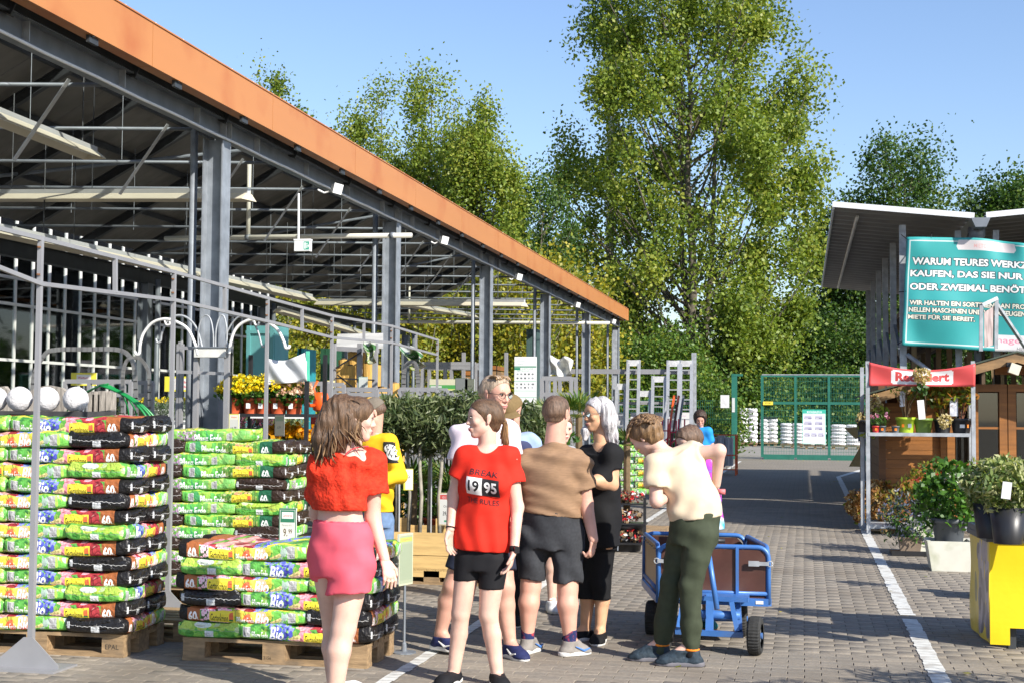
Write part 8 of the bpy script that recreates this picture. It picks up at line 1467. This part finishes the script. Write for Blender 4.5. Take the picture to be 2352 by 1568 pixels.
limb(Hm, [P(rx*.03, .085, -.02), P(rx*.062, .03, -.03), P(rx*.078, -.06, -.035), J(1405, 1000, .0), J(1412, 1024, -.02)], [.045, .050, .046, .046, .02]); limb(Hm, [P(0, .06, -.06), P(0, -.04, -.085), J(1396, 1008, .07)], [.05, .06, .04]); limb(Hm, [P(-rx*.04, .085, -.01), P(-rx*.068, .03, -.01), P(-rx*.076, -.05, -.015), J(1346, 990, -.02), J(1343, 1008, -.04)], [.04, .034, .032, .032, .014])
smesh('hair_length', Hm.mesh(.006), HAIR['silver'], t)
pth = []
for k in range(60):
    sd_ = rx if k % 3 else -rx; st = P(sd_*.01, .117, g.uniform(-.04, .055)); d0 = g.uniform(-.06, .02); e = J(1408+g.normal()*8, 1014+g.normal()*8, -.03) if sd_ == rx else J(1344+g.normal()*4, 1002+g.normal()*5, -.05); pth.append(bezier(st, P(sd_*.086, .085, d0), P(sd_*.098, -.04, d0-.02), e, 9))
locks('hair_strands', t, pth, [HAIR['silver'], hairmat('pale lilac', (.44, .40, .42))], .0042, 5, 9)
# ---------------------------------------------------------------- 8 boy in beige tee bending to the left
Y = 8.75; J = zg(Y); t = person('person in beige T-shirt and dark green trousers bending over to the left', 1570, Y); f = V3((-.86, .50, -.1)); bk = V3((.9, -.1, 0)); sk = SKIN['fair']; hf, hu = V3((-.74, .36, -.58)), V3((-.62, .1, .75))
sL, sR = J(1503, 1066, -.10), J(1588, 1042, .06); hc = J(1484, 1000, .0); nb = J(1524, 1040, .0); eL, wL = J(1508, 1150, -.14), J(1545, 1136, .05); eR, wR = J(1652, 1034, .02), J(1645, 1112, .10); hipL, hipR = J(1572, 1222, .05), J(1612, 1226, -.05); knL, knR = J(1543, 1335, .05), J(1586, 1340, -.06); anL, anR = J(1519, 1476, .10), J(1588, 1482, -.03); bn = V3((.25, -.93, .3))
rings = [(J(1594, 1215, 0), .150, .13), (J(1592, 1165, 0), .145, .12), (J(1575, 1105, 0), .138, .105), (J(1550, 1055, 0), .125, .085)]
B = Sdf(.03); torso(B, rings, bn, -.02); yoke(B, nb, sL, sR, .056); B.cone(nb, hc+V3((.03, .0, -.03)), .056, .05, k=.03); limb(B, [sL, eL, wL], [.050, .040, .028]); limb(B, [sR, eR, wR], [.050, .041, .028]); leg(B, hipL, knL, anL, .075, .045, .034, .045, bk); leg(B, hipR, knR, anR, .075, .045, .034, .045, bk); toeL, toeR = V3((anL[0]-.20, anL[1]-.02, 0)), V3((anR[0]-.215, anR[1]-.02, 0)); foot(B, anL, toeL); foot(B, anR, toeR)
Hd, P = head_sdf(hc, hf, hu, .98, nb=nb); H1 = Sdf(.01); handprims(H1, wL, (.6, .5, .1), (0, .2, .5), (0, .3, .6), .95, .6); H2 = Sdf(.01); handprims(H2, wR, (-.4, .3, -.6), (-.6, 0, 0), (-.3, 0, .5), .95, .5); smesh('body', joinm([B.mesh(HB), Hd.mesh(.0055), H1.mesh(.005), H2.mesh(.005)]), sk, t); face_bits(t, P, .98, HAIR['brown'])
T_ = Sdf(.045); T_.wr = wrinkle(.013, ((34, 20, -20), (18, 10, 52), (-40, 10, 34)), 18); torso(T_, [(J(1597, 1205, 0), .168, .135), (J(1594, 1160, 0), .160, .13), (J(1576, 1105, 0), .146, .115), (J(1550, 1056, 0), .130, .09)], bn, .0, cb=.06); yoke(T_, nb, sL, sR, .060, .055)
for s_, e_, w_ in ((sL, eL, .66), (sR, eR, .40)): q = s_*(1-w_)+e_*w_; T_.cone(s_, q, .062, .072, k=.035, cut=[(q*.95+s_*.05, e_-s_)])
smesh('tee', T_.mesh(.0075, [(J(1596, 1190), (.12, 0, -1))], [(nb+V3((-.01, 0, .0)), hc, .064, .064)]), cl('beige cotton', (.60, .49, .35), .85, .04, 24), t)
GT = cl('dark green twill', (.045, .055, .033), .85, .12, 20); S_ = Sdf(.03); S_.wr = wrinkle(.006, ((30, 20, 26), (16, 10, 46), (44, 10, -18)), 19); torso(S_, [(J(1594, 1228, 0), .152, .132), (J(1597, 1180, 0), .158, .13)], bn, cb=.06)
for h_, k_, a_ in ((hipL, knL, anL), (hipR, knR, anR)): limb(S_, [h_, h_*.45+k_*.55+V3((.0, 0, 0)), k_, k_*.35+a_*.65, a_*.93+k_*.07], [.098, .080, .068, .066, .054], .022); S_.cone(a_*.93+k_*.07, a_+V3((0, 0, -.045)), .048, .044, k=.012)
smesh('trousers', S_.mesh(.008), GT, t); HIK = cl('blue hiking shoe', (.024, .038, .052), .7, .35, 40, .5, 60); ORL = cl('orange lace', (.75, .22, .02)); SOLG = mat('grey rubber sole', (.13, .125, .14), .7)
for a in (anL, anR): S_ = Sdf(.01); S_.cone(a-V3((0, 0, .05)), a+V3((0, 0, .03)), .046, .044); smesh('sock', S_.mesh(.007), BLK, t)
for a, b in ((anL, toeL), (anR, toeR)): shoe(t, a, b, HIK, SOLG, top=.10, laces=ORL, collar=ORL)
smesh('hair', haircap(P, .98, [((0, .035, .062), (0, -.55, .85)), ((0, -.075, 0), (0, -1, .1))], .014, .03, wr=.005, seed=6), HAIR['light'], t); g = np.random.default_rng(21); pth = []
for k in range(300):
    a, b = g.uniform(-1.2, 1.2), g.uniform(-1.9, 1.0); q = lambda rr, aa, bb: P(math.sin(aa)*rr*.92, .034+math.cos(aa)*math.cos(bb)*rr, -.012+math.sin(bb)*rr*1.08); s0 = q(.094, a*.8, b*.8); pth.append(bezier(s0, q(.106, a, b), q(.108, a*1.1+.1, b+.25), q(.098, a*1.2+.2, b+.42)))
locks('tousled_hair', t, pth, [HAIR['light'], HAIR['brown'], HAIR['light']], .0058, 5, 11)
# ---------------------------------------------------------------- 9 child in tie dye behind the cart
Y = 10.3; J = zg(Y); t = person('child in tie dyed shirt hidden behind the beige T-shirt', 1590, Y); f = V3((-.5, -.86, 0)); bk = -f; sk = SKIN['fair']; sL, sR = J(1562, 1060, 0), J(1618, 1062, 0); hc = J(1583, 1014, -.02); nb = J(1590, 1050, .03); rings = [(J(1608, 1205, .05), .17, .13), (J(1604, 1140, .05), .15, .11), (J(1592, 1062, .05), .125, .07)]; hipL, hipR = J(1590, 1235, .05), J(1622, 1235, .05); knL, knR = J(1590, 1325, 0), J(1622, 1325, 0); anL, anR = J(1592, 1412, 0), J(1624, 1412, 0); eL, wL, eR, wR = J(1556, 1120, 0), J(1565, 1175, -.12), J(1640, 1120, 0), J(1645, 1180, -.12)
B = Sdf(.03); torso(B, rings, f, -.016); yoke(B, nb, sL, sR, .045); B.cone(nb+V3((0, 0, -.03)), hc+V3((0, .02, -.05)), .045, .042, k=.03); limb(B, [sL, eL, wL], [.042, .034, .024]); limb(B, [sR, eR, wR], [.042, .034, .024]); leg(B, hipL, knL, anL, .075, .05, .032, .046, bk); leg(B, hipR, knR, anR, .075, .05, .032, .046, bk); toeL, toeR = V3((anL[0]+.03, anL[1]-.16, 0)), V3((anR[0]+.05, anR[1]-.15, 0)); foot(B, anL, toeL); foot(B, anR, toeR); Hd, P = head_sdf(hc, (-.6, -.7, -.35), (0, 0, 1), .95, nb=nb); H1 = Sdf(.01); handprims(H1, wL, (.1, -.5, -.5), (.5, 0, 0), (0, -.4, .3), .85); H2 = Sdf(.01); handprims(H2, wR, (-.1, -.5, -.5), (-.5, 0, 0), (0, -.4, .3), .85)
smesh('body', joinm([B.mesh(HB), Hd.mesh(.006), H1.mesh(.006), H2.mesh(.006)]), sk, t); face_bits(t, P, .95, HAIR['brown']); smesh('hair', haircap(P, .95, [((0, .02, .062), (0, -.5, .86)), ((0, -.06, 0), (0, -1, 0))], .014, .03, wr=.004, seed=8), HAIR['short'], t)
def tiedye():
    m = bpy.data.materials.new('tie dye cotton'); m.use_nodes = True; N = m.node_tree.nodes; L = m.node_tree.links; tc = N.new('ShaderNodeTexCoord'); mp = N.new('ShaderNodeMapping'); mp.inputs['Scale'].default_value = (.6, .6, 1.6); nz = N.new('ShaderNodeTexNoise'); nz.inputs['Scale'].default_value = 3.2; nz.inputs['Detail'].default_value = 5; L.new(tc.outputs['Object'], mp.inputs[0]); L.new(mp.outputs[0], nz.inputs[0]); r = N.new('ShaderNodeValToRGB'); e = r.color_ramp.elements; e[0].position = .3; e[0].color = (.02, .08, .45, 1); e[1].position = .75; e[1].color = (.65, .6, .05, 1)
    for p, c in ((.4, (.05, .45, .6)), (.48, (.6, .62, .7)), (.54, (.6, .05, .4)), (.62, (.25, .05, .45)), (.68, (.1, .5, .3))): q = e.new(p); q.color = c+(1,)
    L.new(nz.outputs[0], r.inputs[0]); L.new(r.outputs[0], N['Principled BSDF'].inputs['Base Color']); N['Principled BSDF'].inputs['Roughness'].default_value = .85; return m
T_ = Sdf(.03); torso(T_, rings, f, .02); yoke(T_, nb, sL, sR, .06); [T_.cone(s_, s_*.4+e_*.6, .06, .066) for s_, e_ in ((sL, eL), (sR, eR))]; smesh('tie_dye_shirt', T_.mesh(.009, [(J(1606, 1216), (0, 0, -1))]), tiedye(), t); S_ = Sdf(.02); torso(S_, [(J(1606, 1240, .05), .15, .12), rings[1]], f); [S_.cone(h_, h_*.35+k_*.65, .085, .08) for h_, k_ in ((hipL, knL), (hipR, knR))]; smesh('shorts', S_.mesh(.009), NAVY, t)
for a, b in ((anL, toeL), (anR, toeR)): shoe(t, a, b, cl('teal child shoe', (.05, .3, .32)), mat('orange sole', (.75, .3, .08), .6))
# ---------------------------------------------------------------- 10 woman in blue with a shopping trolley
Y = 22.5; J = zg(Y); t = person('person with curly dark hair in bright blue top walking up the lane', 1610, Y); f = V3((.2, -.98, 0)); bk = -f; sk = SKIN['rosy']; sL, sR = J(1590, 990, 0), J(1626, 990, 0); hc = J(1608, 962, 0); nb = J(1608, 984, .03); rings = [(J(1609, 1060, .05), .18, .14), (J(1608, 1030, .05), .17, .14), (J(1608, 992, .05), .15, .08)]; hipL, hipR = J(1598, 1062, .05), J(1620, 1062, .05); knL, knR = J(1598, 1112, 0), J(1622, 1112, 0); anL, anR = J(1598, 1156, 0), J(1622, 1156, .1); eL, wL, eR, wR = J(1582, 1022, .05), J(1592, 1040, -.3), J(1635, 1022, .05), J(1634, 1040, -.3)
B = Sdf(.03); torso(B, rings, f, -.016); yoke(B, nb, sL, sR, .055); B.cone(nb+V3((0, 0, -.03)), hc+V3((0, .02, -.05)), .052, .047, k=.03); limb(B, [sL, eL, wL], [.05, .04, .028]); limb(B, [sR, eR, wR], [.05, .04, .028]); leg(B, hipL, knL, anL); leg(B, hipR, knR, anR); toeL, toeR = V3((anL[0], anL[1]-.18, 0)), V3((anR[0], anR[1]-.18, 0)); foot(B, anL, toeL); foot(B, anR, toeR); Hd, P = head_sdf(hc, (.1, -.92, -.35), (0, 0, 1), 1., nb=nb); H1 = Sdf(.01); handprims(H1, wL, (.1, -.7, -.2), (0, 0, -1), (1, 0, 0)); H2 = Sdf(.01); handprims(H2, wR, (-.1, -.7, -.2), (0, 0, -1), (-1, 0, 0)); smesh('body', joinm([B.mesh(.012), Hd.mesh(.007), H1.mesh(.008), H2.mesh(.008)]), sk, t); face_bits(t, P, 1., HAIR['dark'])
smesh('hair', haircap(P, 1., [((0, .02, .065), (0, -.45, .9)), ((0, -.07, 0), (0, -1, 0))], .034, .05, wr=.010, seed=9), HAIR['dark'], t); T_ = Sdf(.03); torso(T_, rings, f, .02); yoke(T_, nb, sL, sR, .066); [T_.cone(s_, s_*.4+e_*.6, .066, .07) for s_, e_ in ((sL, eL), (sR, eR))]; smesh('blue_top', T_.mesh(.011), cl('bright blue', (.02, .24, .62), .8, .3, 3), t); S_ = Sdf(.02); torso(S_, rings[:2], f, .01); [limb(S_, [h_, k_, a_], [.095, .075, .06]) for h_, k_, a_ in ((hipL, knL, anL), (hipR, knR, anR))]; smesh('trousers', S_.mesh(.011), NAVY, t)
for a, b in ((anL, toeL), (anR, toeR)): shoe(t, a, b, SOCKW)
c = AT(1656, 1128, 9.2); tk = thing('pull_roller', 'pink roller grip with a small caster dangling at the elbow of the bending person', 'roller', c)
m = MB(); m.tube([c-Vector((.028, 0, 0)), c+Vector((.028, 0, 0))], .018, 14); m.build('grip', mat('pink foam grip', (.66, .16, .16), .6), tk, True); m = MB(); m.tube([AT(1642, 1085, 9.2), AT(1650, 1115, 9.2), c, AT(1652, 1150, 9.2)], .0025, 5); m.build('wire', DARKST, tk); q = AT(1655, 1158, 9.2); m = MB(); m.tube([q-Vector((.008, 0, 0)), q+Vector((.008, 0, 0))], .022, 14); m.build('caster', TYRE if 'TYRE' in globals() else BLACKP, tk)
# ---------------------------------------------------------------- 11 youth in yellow sweater
Y = 11.2; J = zg(Y); t = person('person in grey cap and yellow sweater with tiger print', 870, Y); f = V3((-.55, -.83, 0)); bk = -f; sk = SKIN['rosy']; sL, sR = J(826, 1018, .05), J(893, 1016, -.02); hc = J(857, 948, 0); nb = J(862, 1000, .03); hf, hu = V3((-.80, -.42, -.42)), V3((0, 0, 1)); eR, wR = J(918, 1092, -.02), J(868, 1104, -.26); eL, wL = J(812, 1090, .05), J(835, 1110, -.22); rings = [(J(862, 1180, .05), .16, .12), (J(864, 1110, .05), .155, .12), (J(863, 1050, .05), .15, .11), (J(862, 1014, .05), .135, .08)]; hipL, hipR = J(848, 1195, .05), J(880, 1195, .05); knL, knR = J(848, 1290, .05), J(882, 1290, .05); anL, anR = J(848, 1378, .05), J(884, 1378, .05)
B = Sdf(.03); torso(B, rings, f, -.016); yoke(B, nb, sL, sR, .055); B.cone(nb+V3((0, 0, -.03)), hc+V3((.01, .01, -.05)), .052, .047, k=.03); limb(B, [sR, eR, wR], [.05, .04, .028]); limb(B, [sL, eL, wL], [.05, .04, .028]); leg(B, hipL, knL, anL); leg(B, hipR, knR, anR); toeL, toeR = V3((anL[0]-.08, anL[1]-.16, 0)), V3((anR[0]-.06, anR[1]-.17, 0)); foot(B, anL, toeL); foot(B, anR, toeR); Hd, P = head_sdf(hc, hf, hu, .98, nb=nb); H1 = Sdf(.01); handprims(H1, wR, (-.8, -.3, .0), (0, -.3, .6), (0, 0, 1), .95); H2 = Sdf(.01); handprims(H2, wL, (.3, -.6, 0), (0, .3, .6), (0, 0, 1), .95); smesh('body', joinm([B.mesh(HB), Hd.mesh(.006), H1.mesh(.006), H2.mesh(.006)]), sk, t); face_bits(t, P, .98, HAIR['dark']); smesh('hair', haircap(P, .98, [((0, .02, .04), (0, -.4, .9)), ((0, -.03, 0), (0, -1, 0))], .006, .02), HAIR['short'], t); cap(t, P, .98, cl('grey cap', (.16, .135, .105), .85, .1, 60), .08, -.012)
YEL = cl('yellow knit', (.76, .46, .015), .85, .05, 20, .2, 200); T_ = Sdf(.035); T_.wr = wrinkle(.011, ((26, 20, 30), (40, 10, -40), (12, 20, 60)), 24); torso(T_, [(J(862, 1190, .05), .168, .13), (J(864, 1110, .05), .170, .135), (J(863, 1050, .05), .162, .122), (J(862, 1014, .05), .142, .088)], f, cb=.08); yoke(T_, nb, sL, sR, .068, .062); limb(T_, [sR, eR, wR*.97+eR*.03], [.074, .064, .042]); limb(T_, [sL, eL, wL*.95+eL*.05], [.07, .06, .042]); sw = smesh('sweater', T_.mesh(.008, [(J(862, 1174), (0, 0, -1))], [(nb, hc, .062, .062)]), YEL, t)
I = Img(220, 200, (.010, .010, .010)); g = np.random.default_rng(6); I.disc(110, 90, 92, (.7, .7, .68), 62); I.disc(55, 130, 46, (.7, .7, .68)); I.disc(185, 150, 16, (.7, .7, .68), 40)
for k in range(34): x, y = g.uniform(15, 200), g.uniform(35, 160); I.poly([(x, y), (x+g.uniform(5, 9), y+3), (x+g.uniform(8, 18), y+g.uniform(20, 40)), (x+3, y+g.uniform(18, 30))], (.02, .02, .02))
decal('chest_print', sw, sw, J(857, 1040, -.4), (1, .1, 0), (0, 0, 1), .2, .175, I.mat('stripe print', .8), (.3, 1, 0), (14, 12))
JEAN = cl('blue denim', (.14, .22, .36), .85, .15, 30); S_ = Sdf(.03); torso(S_, [(J(864, 1200, .05), .158, .12), (J(864, 1150, .05), .15, .112)], f); [limb(S_, [h_, k_, a_], [.095, .075, .06]) for h_, k_, a_ in ((hipL, knL, anL), (hipR, knR, anR))]; smesh('jeans', S_.mesh(.009), JEAN, t)
for a, b in ((anL, toeL), (anR, toeR)): shoe(t, a, b, BLK)
# ================================================================ BLUE HAND CART
BLUE = mat('blue painted tube', (.05, .16, .44), .4, .1, .1, 9, .05, 60, dirt=((.08, .14, .28), 6)); PLY = mat('brown film plywood', (.075, .03, .022), .4, 0, .2, 6, .05, 40, dirt=((.13, .07, .05), 4)); TYRE = mat('rubber tyre', (.022, .022, .021), .8, 0, .3, 20, .3, 60)
ct = thing('hand_cart', 'blue tubular hand cart with brown panels beside the bending person', 'cart', AT(1620, 1480, 9.6)); FL, FRt, BL_, BR_ = [V3(AT(a, b, y)) for a, b, y in ((1513, 1250, 9.5), (1765, 1250, 9.5), (1480, 1222, 10.4), (1712, 1222, 10.4))]; zt2 = float(FL[2]); zb2 = .315; Zv = lambda p, z: V3((p[0], p[1], z))
def side(a, b, nm, arch=True):
    d = (b-a)/np.linalg.norm(b-a); r = .07; n_ = [Zv(a, zb2-.02)]+[Zv(a+d*r*(1-math.cos(q)), zt2-r+r*math.sin(q)) for q in np.linspace(0, 1.57, 6)]+[Zv(b-d*r*(1-math.cos(q)), zt2-r+r*math.sin(q)) for q in np.linspace(1.57, 0, 6)]+[Zv(b, zb2-.02)]
    m = MB(); m.tube(n_, .0165, 10); m.build('side_tube', BLUE, ct, True); m = MB(); m.tube([Zv(a, zb2+.045), Zv(b, zb2+.045)], .015, 8); m.build('lower_tube', BLUE, ct, True)
    o = d*.02; m = MB(); nn = V3(np.cross(d, (0, 0, 1)))*.006; m.prism([Zv(a+o, zb2+.055), Zv(b-o, zb2+.055), Zv(b-o, zt2-.06), Zv(b-d*.06, zt2-.018), Zv(a+d*.06, zt2-.018), Zv(a+o, zt2-.06)], tuple(nn)); m.build('panel', PLY, ct)
    for q in np.linspace(.08, .92, 6): m = MB(); p = a+(b-a)*q; m.lathe((0, 0, 0), [(0, -.006), (.008, 0), (0, .006)], 8); m.v = [tuple(Zv(p, zt2-.045)+V3(v)-nn*1.2) for v in m.v]; m.build('rivet', GALV, ct)
side(FL, FRt, 'front'); side(BL_, BR_, 'back'); side(FL+(BL_-FL)*.03, BL_-(BL_-FL)*.03, 'left'); side(FRt+(BR_-FRt)*.03, BR_-(BR_-FRt)*.03, 'right')
m = MB(); q = FL*.28+FRt*.72; m.bar(Zv(q, zb2+.04)-V3((0, .018, 0)), Zv(q, zt2)-V3((0, .018, 0)), .02, .012, (0, 1, 0)); m.build('front_stay', BLUE, ct)
for a, s_ in ((FRt, -1), (FL, 1)):
    p = Zv(a, zt2-.105)+V3((s_*.05, -.03, 0)); m = MB(); m.box(p, (.11, .014, .024)); l_ = m.build('latch', GALV, ct); m = MB(); m.box(p+V3((s_*.045, -.004, 0)), (.07, .012, .035)); m.build('latch_plate', GALV, l_); m = MB(); m.tube([p+V3((-s_*.06+.018*math.cos(q), 0, .018*math.sin(q))) for q in np.linspace(0, 5.6, 8)], .004, 5, closed=True); m.build('latch_ring', GALV, l_)
m = MB(); m.prism([Zv(FL, zb2), Zv(FRt, zb2), Zv(BR_, zb2), Zv(BL_, zb2)], (0, 0, .02)); m.build('floor_panel', PLY, ct); dF = FRt-FL
for a, b in ((FL, FRt), (BL_, BR_), (FL, BL_), (FRt, BR_)): m = MB(); m.bar(Zv(a, zb2-.012), Zv(b, zb2-.012), .04, .05); m.build('frame_beam', BLUE, ct)
m = MB(); m.box(Zv(FRt-dF*.08, zb2-.012)-V3((0, .022, 0)), (.05, .003, .022)); m.build('type_plate', STICK, ct)
def wheel(c, ax, r, w_):
    t2 = thing_part('wheel', ct, c); ax = V3(ax)/np.linalg.norm(ax); c = V3(c); M_ = V3((0, 0, 1)); m = MB(); px_ = np.cross(ax, M_); n_ = 36
    pf = [(-w_/2, r*.62), (-w_/2, r*.88), (-w_*.36, r*.98), (0, r), (w_*.36, r*.98), (w_/2, r*.88), (w_/2, r*.62)]; V = [tuple(c+ax*o+(px_*math.cos(a)+M_*math.sin(a))*rr*(1 if abs(o) > w_*.4 or k % 2 else .965)) for k, a in enumerate(np.linspace(0, 2*math.pi, n_*2, endpoint=False)) for o, rr in pf]; L_ = len(pf); F = [(k*L_+j, ((k+1) % (2*n_))*L_+j, ((k+1) % (2*n_))*L_+j+1, k*L_+j+1) for k in range(2*n_) for j in range(L_-1)]; m.add(V, F); m.build('tyre', TYRE, t2)
    m = MB(); m.tube([c-ax*w_*.3, c+ax*w_*.3], r*.63, 22); m.build('rim', GALV, t2); m = MB(); m.tube([c-ax*w_*.55, c+ax*w_*.55], r*.16, 12); m.build('hub', BLUE, t2)
ax = dF/np.linalg.norm(dF); wF = V3(AT(1735, 1490, 9.22)); wF[2] = .125; axf = V3((.96, -.1, 0)); wFl = wF-axf*.62; wheel(wF, axf, .125, .085); wheel(wFl, axf, .125, .085)
wB = V3(AT(1702, 1458, 9.95)); wB[2] = .125; wheel(wB, ax, .125, .085); wheel(wB-ax*.62, ax, .125, .085)
m = MB(); m.bar(wFl+axf*.08, wF-axf*.08, .035, .035); m.build('front_axle', BLUE, ct); m = MB(); m.bar(wB-ax*.54, wB-ax*.05, .035, .035); m.build('rear_axle', BLUE, ct)
mid = (wF+wFl)/2; m = MB(); m.tube([mid+V3((-.2, .1, .11)), mid+V3((.2, .05, .11))], .03, 10); m.build('turntable_tube', BLUE, ct, True); m = MB(); m.bar(mid+V3((0, .02, .0)), mid+V3((0, .1, .24)), .05, .05, (0, 1, 0)); m.build('turntable_post', BLUE, ct)
for s_ in (-.2, .2): m = MB(); m.bar(mid+V3((s_, 0, .02)), mid+V3((s_*.9, .15, .19)), .03, .04, (0, 1, 0)); m.build('fork_bar', BLUE, ct)
m = MB(); m.bar(wF-axf*.12+V3((0, 0, .02)), wF-axf*.14+V3((-.02, .05, .2)), .03, .03, (0, 1, 0)); m.build('fork_bar', BLUE, ct); m = MB(); m.prism([mid+V3((-.25, .08, .20)), mid+V3((.25, .04, .20)), mid+V3((.25, .34, .20)), mid+V3((-.25, .38, .20))], (0, 0, .03)); m.build('turntable_plate', BLUE, ct)
m = MB(); m.tube([AT(1647, 1398, 9.2), AT(1623, 1240, 9.35)], .018, 10); m.build('draw_bar', BLUE, ct, True); m = MB(); a = AT(1623, 1240, 9.35); m.tube([a+Vector((-.12, 0, 0)), a+Vector((.12, 0, .0))], .016, 10); m.build('draw_handle', BLACKP, ct, True)
